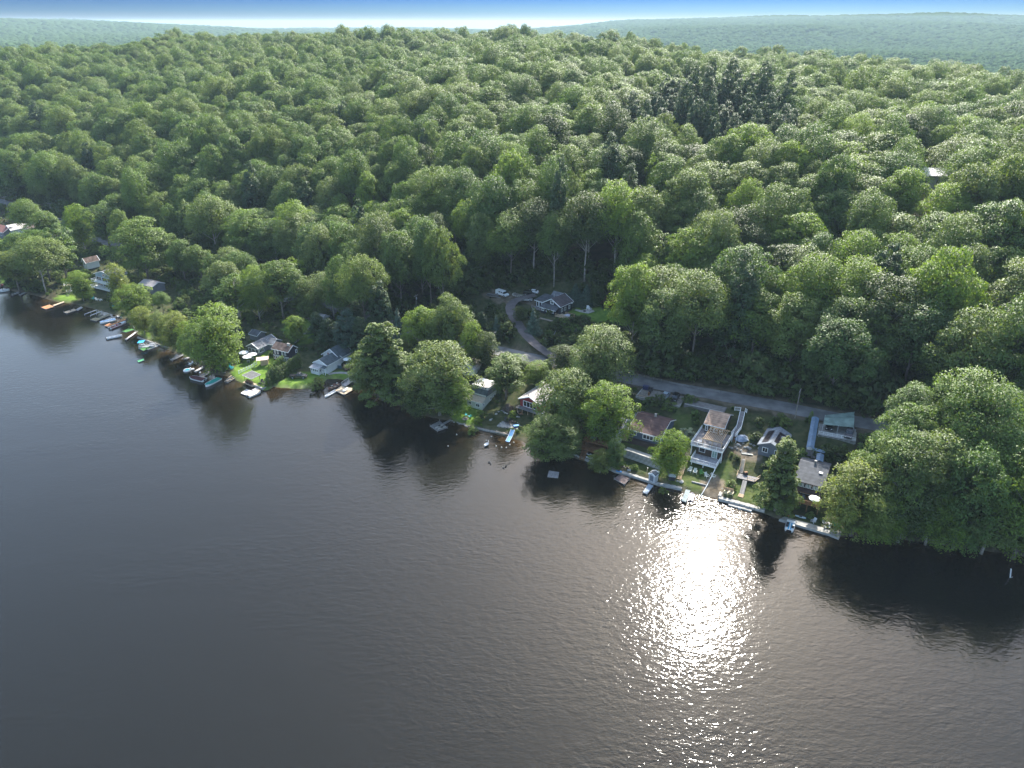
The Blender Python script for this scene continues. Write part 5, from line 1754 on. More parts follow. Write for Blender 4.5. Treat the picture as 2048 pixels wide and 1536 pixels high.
seawall('seawall', 'broad pale stone seawall in front of the lawn with two cream chairs', [cL(765, 945), cL(1100, 1030), cL(1490, 1140)], .85, 1.2, CONC, size=1.1, seed=9, cm=STONE_L)
seawall('stone_step', 'lower stone step in the water against the broad seawall', [cL(920, 1025), cL(1285, 1125)], .35, .9, CONC, size=1.0, seed=10, cat='step')
sd = lframe('side_wall', 'short stone return wall at the left end of the broad seawall', 'wall', W(*cL(775, 930), 0), 0)
MB().bar((0, 0, .35), W(*cL(800, 870), 0) - sd.o + Vector((0, 0, .35)), .7, 1.3).build('core', CONC, sd.root)
MB().bar((0, 0, 1.03), W(*cL(800, 870), 0) - sd.o + Vector((0, 0, 1.03)), .8, .1).build('cap', STONE_L, sd.root)
for i, q in enumerate([(880, 850), (960, 862)]):
    chair(G(*cL(*q)), R(150), mat('cream_wood', (.58, .50, .34), .7), ['left cream lawn chair behind the broad seawall', 'right cream lawn chair behind the broad seawall'][i], 1.35, group='cream chairs on the walled lawn')
F = lframe('bench', 'tan wooden garden bench behind the two cream lawn chairs', 'bench', G(*cL(915, 812)), R(-25))
MB().box((0, 0, .42), (2.6, .5, .06)).build('seat', WOODT, F.root); MB().box((0, .25, .75), (2.6, .05, .5)).build('backrest', WOODT, F.root)
copies(F.root, 'leg', MB().box((0, 0, .2), (.1, .45, .4)).mesh('leg', WOODT), [(-1.1, 0, 0), (1.1, 0, 0)])
for i, (a, b_) in enumerate(((850, 775), (1000, 800), (812, 850))):
    F = lframe('lamp_post', ['left short tan torch post behind the cream chairs', 'right short tan torch post behind the cream chairs', 'torch post with a white globe at the seawall corner'][i], 'torch', G(*cL(a, b_)), 0)
    MB().tube([(0, 0, 0), (0, 0, 1.5)], .05, 6).build('post', WOODT, F.root); MB().tube([(0, 0, 1.5), (0, 0, 1.62), (0, 0, 1.78)], [.1, .16, .06], 8).build('head', OFFW if i == 2 else WOODT, F.root, smooth=True)
for i, (a, b_) in enumerate(((1080, 1090), (1103, 1098), (1268, 1140))):
    F = lframe('mooring_post', ['left of the twin white mooring posts off the broad seawall', 'right of the twin white mooring posts off the broad seawall', 'single white mooring post at the end of the stone step'][i], 'post', W(*cL(a, b_), 0) - Vector((0, 0, .6)), 0, 'white mooring posts')
    MB().tube([(0, 0, 0), (0, 0, 1.2)], .08, 6).build('shaft', WHITE, F.root); MB().tube([(0, 0, 1.2), (0, 0, 1.26)], .1, 6).build('cap', WHITE, F.root)

# ---- blue grey house with dark roof panels
F = Frame(cM(275, 857), cM(672, 965), 7.7, 'panel_roof_house', 'blue grey shingled house with dark panels on its gabled roof', 'house')
root = F.root
yb = F.loc(cM(415, 603), 7.7)[1]
bx = (.35, .4, -3.0, F.w - .7, yb - .8, 3.0)
wallbox(root, bx, W_SHAKE, sink=1.2)
gable(root, bx, 1.35, 'y', .4, shingle_mat('shingles_blue_grey', (.19, .21, .235)), W_SHAKE, trim=W_SHAKE)
window(root, bx, 'F', 1.0, 1.0, 1.5, 1.5, 2)
window(root, bx, 'F', 4.2, 1.0, 1.5, 1.5, 2)
sl = 1.35 / ((F.w - .7) / 2)
PANEL = mat('dark_roof_panel', (.018, .014, .018), .35, var=.2)
def roofz(x): xr = .35 + (F.w - .7) / 2; return 1.35 - abs(x - xr) * sl + .2
xl0, xl1 = .8, .35 + (F.w - .7) / 2 - .9
for j in range(3):
    for i in range(2):
        a0 = xl0 + (xl1 - xl0) * i / 2; a1 = xl0 + (xl1 - xl0) * (i + 1) / 2 - .05
        b0 = 1.0 + j * (yb - 3) / 3; b1 = b0 + (yb - 3) / 3 - .06
        MB().slab([(a0, b0, roofz(a0) + .07), (a1, b0, roofz(a1) + .07), (a1, b1, roofz(a1) + .07), (a0, b1, roofz(a0) + .07)], .06).build('roof_panel', PANEL, root)
xr0 = .35 + (F.w - .7) / 2 + .5
for j in range(3):
    b0 = 1.6 + j * (yb - 4) / 3; b1 = b0 + (yb - 4) / 3 - .1; a0, a1 = xr0, F.w - .5
    if j == 1: a1 = xr0 + 1.6
    MB().slab([(a0, b0, roofz(a0) + .07), (a1, b0, roofz(a1) + .07), (a1, b1, roofz(a1) + .07), (a0, b1, roofz(a0) + .07)], .06).build('roof_panel', PANEL, root)
MB().box((xr0 + 1.6, yb * .5, .9), (1.2, 1.2, .9)).build('dormer', S_GREY, root)

# ---- blue covered stair
BLUEROOF = mat('blue_metal_roof', (.10, .17, .25), .5, var=.25, scale=.8)
a_, b_ = W(*cM(1190, 432), 12.3), W(*cM(1105, 915), 9.0)
F = lframe('covered_stairway', 'long blue roofed covered stairway going down from the lane with a side branch', 'covered stairway', b_, 0)
def cov(p, q, w, n_):
    d = q - p; s = Vector((-d.y, d.x, 0)).normalized() * w / 2; up = Vector((0, 0, .35))
    for i in range(n_):
        a1, b1 = p + d * (i / n_) , p + d * ((i + .97) / n_)
        m = MB(); m.slab([a1 - s, a1 + up, b1 + up, b1 - s], .06); m.slab([a1 + up, a1 + s, b1 + s, b1 + up], .06)
        m.build('roof_sheet', BLUEROOF, F.root)
        for k in (-1, 1): MB().box((a1.x + s.x * .85 * k, a1.y + s.y * .85 * k, a1.z - 1.25), (.12, .12, 2.5)).build('post', WOODG, F.root)
    plank_run(F.root, p - Vector((0, 0, 2.3)), q - Vector((0, 0, 2.3)), w * .7, PL_G, 'walkway')
cov(Vector((0, 0, 0)), a_ - b_, 1.9, 8)
c_, d_ = W(*cM(1150, 925), 8.8) - F.o, W(*cM(1340, 975), 8.6) - F.o
cov(c_, d_, 1.5, 3)
c_, d_ = W(*cM(1268, 1010), 8.3) - F.o, W(*cM(1250, 1125), 7.6) - F.o
cov(c_, d_, 1.8, 2)
F = lframe('garden_swing', 'white hooded garden seat at the foot of the blue covered stairway', 'garden seat', G(*cM(1090, 1020)), R(-20))
MB().slab([(-.9, -.5, 1.9), (.9, -.5, 1.9), (.9, .6, 2.1), (-.9, .6, 2.1)], .1).build('hood', CANVAS_W, F.root)
MB().box((0, 0, .45), (1.5, .6, .1)).build('seat', DARKM, F.root)
copies(F.root, 'leg', MB().box((0, 0, .95), (.06, .06, 1.9)).mesh('leg', VINYL), [(x, y, 0) for x in (-.85, .85) for y in (-.4, .5)])

# ---- car platform with green canopy
pk3 = pad_thing('car_platform', 'concrete car platform with a streaked wall and white railing beside the lane', _p3, 4.6, 3.6, R(-24), 9.55, CONC, 4.2, '', CONC_S)
railing(pk3, [(-4.6, -3.55, .1), (4.6, -3.55, .1)], 1.0, WHITE, 1.15, .16, rails=(1.0, .5, .12))
cpz = 12.0
q = [W(*cM(*p), cpz) for p in ((1312, 540), (1795, 590), (1800, 345), (1345, 395))]
F = lframe('green_canopy', 'pale green canopy roof on posts over the parked cars', 'canopy', q[0] - Vector((0, 0, 2.4)), 0)
o_ = F.o; GREENR = mat('green_canopy_fabric', (.22, .30, .26), .6, var=.3, scale=.5)
r0_, r1_ = (q[0] + q[3]) / 2 + Vector((0, 0, .5)), (q[1] + q[2]) / 2 + Vector((0, 0, .5))
n_ = 6
for i in range(n_):
    t0, t1 = i / n_, (i + .985) / n_
    m = MB(); m.slab([q[0].lerp(q[1], t0) - o_, q[0].lerp(q[1], t1) - o_, r0_.lerp(r1_, t1) - o_, r0_.lerp(r1_, t0) - o_], .05)
    m.slab([r0_.lerp(r1_, t0) - o_, r0_.lerp(r1_, t1) - o_, q[3].lerp(q[2], t1) - o_, q[3].lerp(q[2], t0) - o_], .05)
    m.build('roof_panel', GREENR, F.root)
copies(F.root, 'post', MB().box((0, 0, -1.2), (.12, .12, 2.45)).mesh('post', VINYL), [p - o_ for p in q] + [(q[0] + q[1]) / 2 - o_])
car('suv', BLACKP, cM(1405, 520), cM(1392, 672), 'black suv under the left side of the green canopy', z=9.68)
car('pickup', DGREYP, cM(1735, 640), cM(1690, 785), 'dark pickup nosed to the white railing of the car platform', z=9.68, cat='pickup truck', name='parked_truck')
spk = place_tree('column0', G(*cM(1105, 520)), .9, .9, m='bright', label='small bright green conical shrub beside the top of the blue covered stairway', cat='shrub', name='conical_shrub')

# ---- house with the broad grey roof at the water
F = Frame(cN(535, 478), cN(1005, 600), 7.0, 'grey_roof_house', 'brown lakefront house with a broad plain grey roof and a row of white windows', 'house')
root = F.root
yr = F.loc(cN(600, 160), 8.7)[1]
bx = (.35, .4, -2.4, F.w - .7, yr / .6 - .4, 2.4)
wallbox(root, bx, W_BROWN, sink=3)
gable(root, bx, 1.7, 'x', .4, S_DGREY, W_BROWN, ridge=.6, trim=W_BROWN)
nw = 7
for i in range(nw): window(root, bx, 'F', .25 + i * (F.w - 1.1) / nw, .95, (F.w - 1.1) / nw - .12, 1.25, 1, fw=.13, pane=mat('reflecting_glass', (.25, .33, .32), .1) if i % 2 else GLASS)
chimney(root, (3.6, yr + .3, 1.9), (.45, .45, 1.3), STONE)
MB().box((F.w * .78, yr * .62, 1.32), (.9, .9, .16)).build('skylight', VINYL, root)
leanto(root, [(.1, -1.2, -1.95), (F.w - .2, -1.2, -1.95), (F.w - .2, .38, -1.55), (.1, .38, -1.55)], S_BROWN, trim=WOODB)
zd = 3.3; dl = zd - 7.0
v = [F.loc(cN(*p), zd) for p in ((560, 815), (935, 905))]
dx0, dx1, dy0 = v[0][0], v[1][0], (v[0][1] + v[1][1]) / 2
MB().slab([(dx0, dy0, dl), (dx1, dy0, dl), (dx1, .4, dl), (dx0, .4, dl)], .16).build('deck', PL_B, root)
railing(root, [(dx0, .3, dl), (dx0, dy0, dl), (dx1, dy0, dl), (dx1, .3, dl)], 1.0, WOODB, 1.6, .18)
copies(root, 'support_post', MB().box((0, 0, -1.0), (.18, .18, 2.4)).mesh('support_post', WOODB), [(dx0 + .2, dy0 + .2, dl), ((dx0 + dx1) / 2, dy0 + .2, dl), (dx1 - .2, dy0 + .2, dl)])
GF = F
tx, ty = F.loc(cN(735, 665), zd + .8)
table(F.world(tx, ty, dl), F.rz, 3.0, 1.5, CANVAS_W, 'long pale table on the brown deck of the grey roofed house')
ux_, uy_ = F.loc(cN(862, 755), zd + 2.3)
umbrella(F.world(ux_, uy_, dl), 1.4, CANVAS_W, 'open white umbrella on the brown deck of the grey roofed house', h=2.2, rise=.35)
for i, (a, b_) in enumerate(((620, 730), (690, 755))):
    tx, ty = F.loc(cN(a, b_), zd + .4)
    chair(F.world(tx, ty, dl), F.rz + .3, [DARKM, W_SHAKE][i], ['black chair at the left end of the brown deck', 'grey green chair beside the white umbrella on the brown deck'][i])

# patio at the water
PT = [W(*cN(*p), .6) for p in ((300, 1090), (430, 1030), (620, 1050), (980, 1120), (1290, 1290), (1245, 1385), (1080, 1320), (560, 1170))]
F = lframe('lakeside_patio', 'pale concrete patio slab along the shore right of the pedal boat', 'patio', PT[0] * 1.0, 0)
MB().prism([(p.x - F.o.x, p.y - F.o.y) for p in PT], -1.4, .06).build('slab', CONC, F.root)
MB().bar((PT[7] - F.o) + Vector((0, -.1, .1)), (PT[6] - F.o) + Vector((0, -.1, .1)), .25, .12).build('kerb', STONE_L, F.root)
pf = lframe('pedal_boat', 'white pedal boat with blue stripes moored stern out at the patio', 'pedal boat', W(*cN(470, 1210), .2), math.atan2((W(*cN(505, 1080), .2) - W(*cN(440, 1340), .2)).y, (W(*cN(505, 1080), .2) - W(*cN(440, 1340), .2)).x))
for s_ in (-1, 1):
    m = MB(); hull_mesh(m, 4.0, .7, .55, both=True, bow=.3); o = m.build('float', WHITE, pf.root); o.location = (0, s_ * .75, 0)
MB().box((0, 0, .34), (3.6, 1.9, .1)).build('deck', WHITE, pf.root)
copies(pf.root, 'stripe', MB().box((0, 0, 0), (3.4, .28, .04)).mesh('stripe', mat('cyan_plastic', (.03, .38, .62), .4)), [(0, -.3, .42), (0, .25, .42)])
copies(pf.root, 'seat', MB().box((0, 0, 0), (.5, .6, .35)).box((-.25, 0, .3), (.1, .6, .5)).mesh('seat', DARKM), [(.5, .6, .55), (-.6, .6, .55), (-.6, -.65, .55)])
MB().box((1.6, 0, .55), (.7, 1.9, .3)).build('bow_box', WHITE, pf.root)
kayak(cN(380, 1012), cN(498, 1058), RED, 'red kayak lying ashore behind the white pedal boat', z=.72)
kayak(cN(552, 1042), cN(722, 1090), mat('pale_blue_plastic', (.30, .42, .50), .5), 'pale blue kayak lying at the back of the concrete patio', z=.72)
chair(W(*cN(835, 1145), .68), R(-60), VINYL, 'grey blue lounge chair alone in the middle of the patio', 1.2, cat='lounge chair')
table(W(*cN(1060, 1190), .68), .3, 1.2, 1.2, DARKM, 'dark round table near the right end of the patio', round_=True)
for i, (a, b_) in enumerate(((1005, 1165), (1030, 1225), (1105, 1190), (1080, 1230))):
    chair(W(*cN(a, b_), .68), R(100 * i), OFFW, 'pale chair around the dark patio table, %s side' % ['lake left', 'lake', 'hill right', 'lake right'][i], .8, group='chairs around the dark patio table')
for i, (a, b_) in enumerate(((1140, 1290), (1190, 1310))):
    chair(W(*cN(a, b_), .68), R(160), mat('cream_wood', (.58, .50, .34), .7), ['left cream armchair at the right end of the patio', 'right cream armchair at the right end of the patio'][i], 1.2, cat='armchair')
F = lframe('bench', 'green slatted bench behind the cream armchairs on the patio', 'bench', W(*cN(1190, 1215), .68), R(-30))
MB().box((0, 0, .45), (1.9, .5, .06)).build('seat', mat('green_paint', (.03, .28, .10), .5), F.root); MB().box((0, .26, .75), (1.9, .05, .5)).build('backrest', _mc['green_paint'], F.root)
copies(F.root, 'leg', MB().box((0, 0, .22), (.08, .4, .44)).mesh('leg', _mc['green_paint']), [(-.8, 0, 0), (.8, 0, 0)])
dock('float_step', 'short plank step in the water at the right end of the patio', [cN(1130, 1350), cN(1240, 1395), cN(1255, 1372), cN(1150, 1328)], .25, PL_G, False, cat='step')
F = lframe('mooring_post', 'lone leaning white post in the water at the far right under the trees', 'post', W(2020, 1158, -.4), 0)
MB().tube([(0, 0, 0), (-.35, .3, 2.6)], .12, 6).build('shaft', WHITE, F.root); MB().tube([(0, 0, .3), (.5, .1, .5)], .06, 5).build('rope', OFFW, F.root)
dock('swim_raft', 'small grey square swim raft floating alone off the leaning grey tree', [(1095, 953), (1116, 955), (1118, 944), (1098, 941)], .3, PL_G, False, cat='raft')
# ---- brown timber decks and the white cottage hidden by trees
zc = 4.6
F = Frame(cJ(380, 330), cJ(790, 440), zc, 'cottage', 'white cottage with a black glass door half hidden behind the bright locust tree', 'cottage')
bx = (0, 0, 0, F.w, 6.5, 2.6)
wallbox(F.root, bx, W_WHITE, sink=2); gable(F.root, bx, 1.6, 'x', .35, S_DGREY, W_WHITE)
window(F.root, bx, 'F', F.w * .27, .1, 1.7, 2.2, 2, name='patio_door')
window(F.root, bx, 'F', F.w * .68, 1.0, 1.1, 1.1, 2)
F = Frame(cJ(215, 480), cJ(600, 575), 4.0, 'timber_deck', 'orange brown two level timber deck stepping down to the water', 'deck')
root = F.root
def dk(qs, z, name):
    lp = [(*F.loc(cJ(*q), z), z - F.z0) for q in qs]
    MB().slab(lp, .18).build(name, PL_B, root)
    return [Vector(p) for p in lp]
u = dk([(215, 480), (600, 580), (650, 450), (300, 350)], 4.0, 'upper_deck')
l = dk([(45, 560), (510, 715), (570, 590), (140, 470)], 2.3, 'lower_deck')
railing(root, [u[3], u[0], u[1]], 1.0, WOODB, 1.7, .3); railing(root, [l[3], l[0], l[0] * .55 + l[1] * .45], .95, WOODB, 1.8, .3)
copies(root, 'support_post', MB().box((0, 0, -1.0), (.18, .18, 2.2)).mesh('support_post', WOODB), [l[0] + Vector((.2, .2, 0)), l[1] + Vector((-.2, .2, 0)), (l[0] + l[1]) / 2 + Vector((0, .2, 0)), u[0] + Vector((.2, .2, 0)), u[1] + Vector((-.2, .2, 0))])
z0_ = .7
a_ = Vector((*F.loc(cJ(185, 785), z0_), z0_ - F.z0)); b_ = Vector((*F.loc(cJ(235, 640), 2.3), 2.3 - F.z0))
stairs(root, a_, b_, 1.3, 7, WOODB, rail=WOODB)
stairs(root, (l[3] + l[2]) / 2 * .75 + l[3] * .25, u[0] * .8 + u[1] * .2 + Vector((0, .3, 0)), 1.3, 6, WOODB)
kayak(cJ(250, 690), cJ(345, 725), WHITEP, 'white kayak on the bank below the brown timber deck, further from the water', z=.95)
kayak(cJ(250, 748), cJ(360, 778), WHITEP, 'white kayak on the bank below the brown timber deck, nearest the water', z=.75)
chair(F.world(*u[0].lerp(u[1], .45)[:2], 0) + Vector((.6, 1.2, 0)), .2, DARKM, 'black deck chair on the upper timber deck')
table(F.world(*u[0].lerp(u[1], .3)[:2], 0) + Vector((.5, 1.5, 0)), .2, 1.2, 1.2, mat('glass_table', (.2, .26, .30), .2), 'glass topped round table on the upper timber deck', round_=True)
seawall('seawall', 'rough concrete shore wall beneath the brown timber deck', [cJ(-120, 640), cJ(120, 740), cJ(360, 850), cJ(600, 925)], .6, .8, CONC, size=1.1, seed=12)
fence((1152, 880), (1168, 850), 'brown rail fence descending to the timber deck', 1.0, WOODB, 4, pick=.4)

# ---- red cottage
ze = 6.2
F = Frame(cH(1258, 620), cH(1535, 708), ze, 'cottage', 'red cottage with a pale roof and one wide white window band facing the lake', 'cottage')
root = F.root
yb = F.loc(cH(1470, 405), ze + .0)[1]
bx = (.4, .5, -2.5, F.w - .8, max(7.5, min(yb, 11)) - .5, 2.5)
wallbox(root, bx, W_RED, sink=.3)
gable(root, bx, 1.55, 'y', .45, S_PALE, W_RED, trim=WHITE)
window(root, bx, 'F', 1.1, .15, F.w - 3.0, 2.0, 4, fw=.16)
window(root, bx, 'R', 2.0, .8, 1.2, 1.1, 2)
chimney(root, (F.w * .35, bx[4] - .8, 1.6), (.9, .9, 1.5))
MB().box((F.w * .72, 2.2, .98), (.5, .7, .1)).build('skylight', DARKM, root)
MB().tube([(F.w * .38, 1.2, 1.3), (F.w * .38, 1.2, 1.8)], .12, 8).build('vent_pipe', DARKM, root)
MB().box((F.w / 2 + .3, -.3, -2.6), (F.w + 1.0, 1.9, .16)).build('deck', PL_G, root)
MB().box((F.w / 2, 2.5 + 1.5, -3.4), (F.w - 1.4, 4.0, 1.6)).build('foundation', W_BROWN, root)
copies(root, 'support_post', MB().box((0, 0, -.9), (.15, .15, 1.9)).mesh('support_post', WOODT), [(x, -1.0, -2.65) for x in (.3, 2.2, 4.2, 6.2)])
stp = lframe('garden_stairs', 'short white railed steps at the right corner of the red cottage deck', 'stairs', G(*cH(1640, 905)), 0)
stairs(stp.root, (0, 0, .1), tuple(W(*cH(1575, 835), 3.6) - stp.o), 1.0, 7, WOODG, rail=WHITE)

# ---- pale cottage with the clerestory
z0_ = 1.25
F = Frame(cH(602, 728), cH(795, 782), z0_, 'cottage', 'pale cream boathouse cottage with a dark mansard slope and a row of clerestory windows', 'cottage')
root = F.root; w = F.w
b1 = (0, 0, 0, w, 2.3, 2.9); wallbox(root, b1, W_CREAM, sink=.6)
b2 = (0.02, 2.3, 0, w - .04, 6.6, 4.2); wallbox(root, b2, W_CREAM)
leanto(root, [(-.2, -.35, 2.85), (w + .2, -.35, 2.85), (w + .2, 2.35, 3.75), (-.2, 2.35, 3.75)], mat('porch_roof_tan', (.40, .34, .28), .85, var=.15), trim=WHITE)
MB().slab([(-.1, 2.3, 3.85), (w + .1, 2.3, 3.85), (w + .1, 3.7, 5.6), (-.1, 3.7, 5.6)], .15).build('mansard_roof', S_GREEN, root)
MB()._add([(0, 2.35, 3.7), (0, 3.7, 5.5), (0, 8.9, 5.5), (0, 8.9, 3.7), (w, 2.35, 3.7), (w, 3.7, 5.5), (w, 8.9, 5.5), (w, 8.9, 3.7)], [(0, 1, 2, 3), (7, 6, 5, 4), (3, 2, 6, 7)]).build('side_wall', W_GREY, root)
b3 = (.1, 3.75, 5.45, w - .2, 5.1, .95); wallbox(root, b3, WHITE, 'clerestory', 0)
for i in range(5): window(root, b3, 'F', .25 + i * (w - .7) / 5, .18, (w - .7) / 5 - .15, .6, 1, fw=.09)
MB().slab([(-.25, 3.4, 6.5), (w + .25, 3.4, 6.5), (w + .25, 9.2, 6.35), (-.25, 9.2, 6.35)], .16).build('roof', mat('flat_roof', (.42, .40, .39), .85, var=.2, scale=.5), root)
window(root, b1, 'F', .5, 1.3, 1.3, 1.0, 2); window(root, b1, 'F', w - 2.3, 1.0, 1.5, 1.2, 2); window(root, b1, 'R', .5, 1.4, .9, .8, 1)
window(root, b2, 'R', 2.5, 1.5, .9, 1.2, 1); window(root, b2, 'R', 4.6, 1.5, .9, 1.2, 1)
for i, (a, b_, c) in enumerate(((585, 838, TURQ), (612, 850, VINYL), (642, 860, TURQ))):
    chair(G(*cH(a, b_)), R(120 + 50 * i), c, ['left turquoise lawn chair in front of the cream cottage', 'low grey stool between the two turquoise chairs', 'right turquoise lawn chair in front of the cream cottage'][i], 1.0 if i != 1 else .5)
F = lframe('fire_ring', 'round stone fire ring on the lawn of the cream cottage', 'fire pit', G(*cH(580, 888)), 0)
for k in range(10): rock((.75 * math.cos(k * .628), .75 * math.sin(k * .628), .12), .24, seed=50 + k, m=mat('pinkish_stone', (.42, .33, .30), .9), name='stone', parent=F.root)
MB().tube([(0, 0, 0), (0, 0, .06)], .55, 10).build('ash', DARKM, F.root)
dock('dock', 'grey dock with two beige kayaks in front of the big grey green shore trees', [cH(130, 968), cH(222, 1035), cH(350, 990), cH(252, 905)], .45, PL_G)
dock('gangway', 'narrow grey gangway from the cream cottage lawn to the kayak dock', [cH(272, 945), cH(305, 955), cH(402, 895), cH(385, 885)], .55, PL_G, False, cat='gangway')
BEIGE = mat('beige_plastic', (.42, .40, .35), .5)
kayak(cH(225, 1022), cH(335, 988), BEIGE, 'beige kayak on the grey dock, nearer the open water', z=.5)
kayak(cH(195, 1008), cH(300, 962), BEIGE, 'beige kayak on the grey dock, nearer the shore', z=.5)
for i in range(14):
    t = i / 13; p = W(*[(cH(405, 905)[k] * (1 - t) + cH(700, 1005)[k] * t) for k in (0, 1)], 0)
    rock(p + Vector((random.uniform(-.4, .4), random.uniform(-.4, .4), .1)), random.uniform(.25, .5), 'rounded shore stone edging the cream cottage lawn', 70 + i, STONE, group='stones edging the cream cottage lawn')
F = lframe('rail_fence', 'long timber handrail running down the slope above the cream cottage', 'railing', G(*cG(245, 1285)), 0)
rr = [G(*cG(*q)) - F.o for q in ((245, 1285), (310, 1185), (380, 1075), (400, 1020))]
railing(F.root, rr, .9, WOODG, 2.4, rails=(1.0, .5))
F = Frame((924, 752), (949, 757), 4.2, 'white_cottage', 'white gabled cottage glimpsed among trees above the big shore trees', 'cottage')
bx = (0, 0, 0, F.w, 7.5, 3.4); wallbox(F.root, bx, W_WHITE); gable(F.root, bx, 1.6, 'y', .3, S_PALE, W_WHITE)
window(F.root, bx, 'F', 1.0, 1.2, 1.2, 1.3, 2); window(F.root, bx, 'R', 2.0, 1.2, 1.2, 1.3, 2)

# ---- stone pier with slide
F = lframe('stone_terrace', 'rounded stone terrace crowded with dark chairs at the water below the red cottage', 'terrace', W(*k4(460, 940), 0), 0)
pp_ = [W(*k4(*q), 1.0) - F.o for q in ((455, 930), (700, 965), (985, 1000), (1025, 900), (900, 790), (750, 750), (610, 790), (500, 870))]
MB().prism([(p.x, p.y) for p in pp_], -1.2, 1.0).build('fill', CONC, F.root)
for i in range(8):
    a, b = pp_[i], pp_[(i + 1) % 8]; n_ = max(2, int((b - a).length / .8))
    for k in range(n_): rock(a.lerp(b, (k + .5) / n_), .42, seed=100 + i * 9 + k, m=STONE_L if k % 2 else STONE, name='stone', parent=F.root)
F = lframe('pier', 'pale concrete pier slab with the blue slide at its edge', 'pier', W(*k4(400, 1065), 0), 0)
pp_ = [W(*k4(*q), .62) - F.o for q in ((398, 1062), (690, 1130), (890, 1142), (975, 1005), (700, 965), (455, 950))]
MB().prism([(p.x, p.y) for p in pp_], -1.2, .62).build('slab', mat('pale_concrete', (.50, .43, .38), .9, var=.15), F.root)
MB().bar(pp_[0] + Vector((0, 0, .05)), pp_[1] + Vector((0, 0, .05)), .2, .12).build('timber_edge', WOODT, F.root)
F = lframe('water_slide', 'blue and white plastic slide running from the pier into the lake', 'slide', W(*k4(845, 1130), .62), 0)
e = W(*k4(705, 1330), .05) - F.o; s_ = Vector((-e.y, e.x, 0)).normalized() * .62
SL = mat('slide_blue', (.22, .42, .66), .35, var=.1)
MB().slab([s_ * -1 + Vector((0, 0, 1.5)), s_ + Vector((0, 0, 1.5)), e * .45 + s_ + Vector((0, 0, .55)), e * .45 - s_ + Vector((0, 0, .55))][::-1], .08).slab([e * .45 - s_ + Vector((0, 0, .55)), e * .45 + s_ + Vector((0, 0, .55)), e + s_ + Vector((0, 0, .12)), e - s_ + Vector((0, 0, .12))][::-1], .08).build('chute', SL, F.root)
for k in (-1, 1): MB().bar(s_ * k + Vector((0, 0, 1.6)), e * .45 + s_ * k + Vector((0, 0, .7)), .1, .2).bar(e * .45 + s_ * k + Vector((0, 0, .7)), e + s_ * k + Vector((0, 0, .2)), .1, .2).build('side_rail', WHITE, F.root)
MB().bar(s_ * .8, s_ * .8 + Vector((0, 0, 1.5)), .07).bar(s_ * -.8, s_ * -.8 + Vector((0, 0, 1.5)), .07).build('ladder', METAL, F.root)
for i, (a, b_) in enumerate(((660, 800), (730, 800), (800, 815), (865, 850), (690, 860), (770, 875))):
    chair(W(*k4(a, b_), 1.05), R(60 * i), DARKM if i % 2 == 0 else mat('brown_wicker', (.12, .09, .07), .8), '%s chair on the rounded stone terrace' % ['black folding', 'brown wicker', 'second black', 'brown high backed', 'front left black', 'front brown'][i], 1.1, group='chairs on the stone terrace')
F = lframe('cooler_box', 'dark blue ice box at the right end of the stone terrace', 'cooler', W(*k4(925, 950), 1.05), .3)
MB().box((0, 0, .3), (1.5, .8, .5)).build('box', mat('blue_plastic_dark', (.04, .12, .30), .5), F.root); MB().box((0, 0, .58), (1.55, .85, .08)).build('lid', BLUE, F.root)
F = lframe('timber_trellis', 'yellowish timber trellis lying on the pier slab beside the slide', 'trellis', W(*k4(680, 1110), .68), 0)
for a, b in (((680, 1110), (780, 1080)), ((780, 1080), (850, 985)), ((680, 1110), (740, 1030)), ((740, 1030), (850, 985))): MB().bar(W(*k4(*a), .75) - F.o, W(*k4(*b), .75) - F.o, .1, .1).build('beam', WOODT, F.root)
F = lframe('brush_pile', 'large brown heap of brush and roots between the cream and red cottages', 'brush pile', G(*k4(725, 520)), 0)
m = MB(); rg = random.Random(8)
for k in range(170):
    a = rg.uniform(0, 6.28); r_ = rg.uniform(0, 1.7); z = (1 - (r_ / 1.9) ** 2) * 1.9 * rg.uniform(.3, 1)
    d = Vector((rg.uniform(-1, 1), rg.uniform(-1, 1), rg.uniform(-.1, .9))).normalized() * rg.uniform(.6, 1.5)
    p = Vector((r_ * math.cos(a), r_ * math.sin(a), z)); m.tube([p, p + d * .6, p + d], [.06, .045, .02], 4, False)
m.build('twigs', mat('brush_wood', (.13, .095, .08), .9, var=.3), F.root); MB().tube([(0, 0, 0), (.1, 0, 1.6)], [.9, .5], 9).build('stump', BARK, F.root)
for i, (a, b_) in enumerate(((1015, 560), (1060, 600), (1000, 630), (1045, 650), (980, 590))):
    F = lframe('firewood_log', 'split pale log in the heap under the red cottage deck', 'log', G(*k4(a, b_)) + Vector((0, 0, .25 + .1 * i)), 0, 'logs under the red cottage deck')
    d = Vector((math.cos(i * 1.1), math.sin(i * 1.1), .2)) * .7
    MB().tube([-d, d], .2, 7).build('bark', WOODB if i % 2 else BARK, F.root); MB().tube([d, d * 1.03], .19, 7).build('cut_end', WOODT, F.root)
for i, (a, b_, r_) in enumerate(((600, 560, .45), (640, 590, .4), (560, 540, .4), (690, 610, .4), (930, 640, .5), (950, 690, .45), (1000, 700, .4), (410, 620, .5), (480, 560, .4), (270, 770, .45), (300, 740, .35))):
    rock(G(*k4(a, b_)) + Vector((0, 0, .12)), r_, 'grey field stone lying around the brush heap by the pier', 150 + i, STONE_L if i % 2 else STONE, group='stones around the brush heap')
seawall('seawall', 'low mossy stone edge between the cream cottage lawn and the pier', [cH(705, 1005), cH(860, 1040), cH(975, 1062)], .5, .7, STONE, size=.8, seed=14)
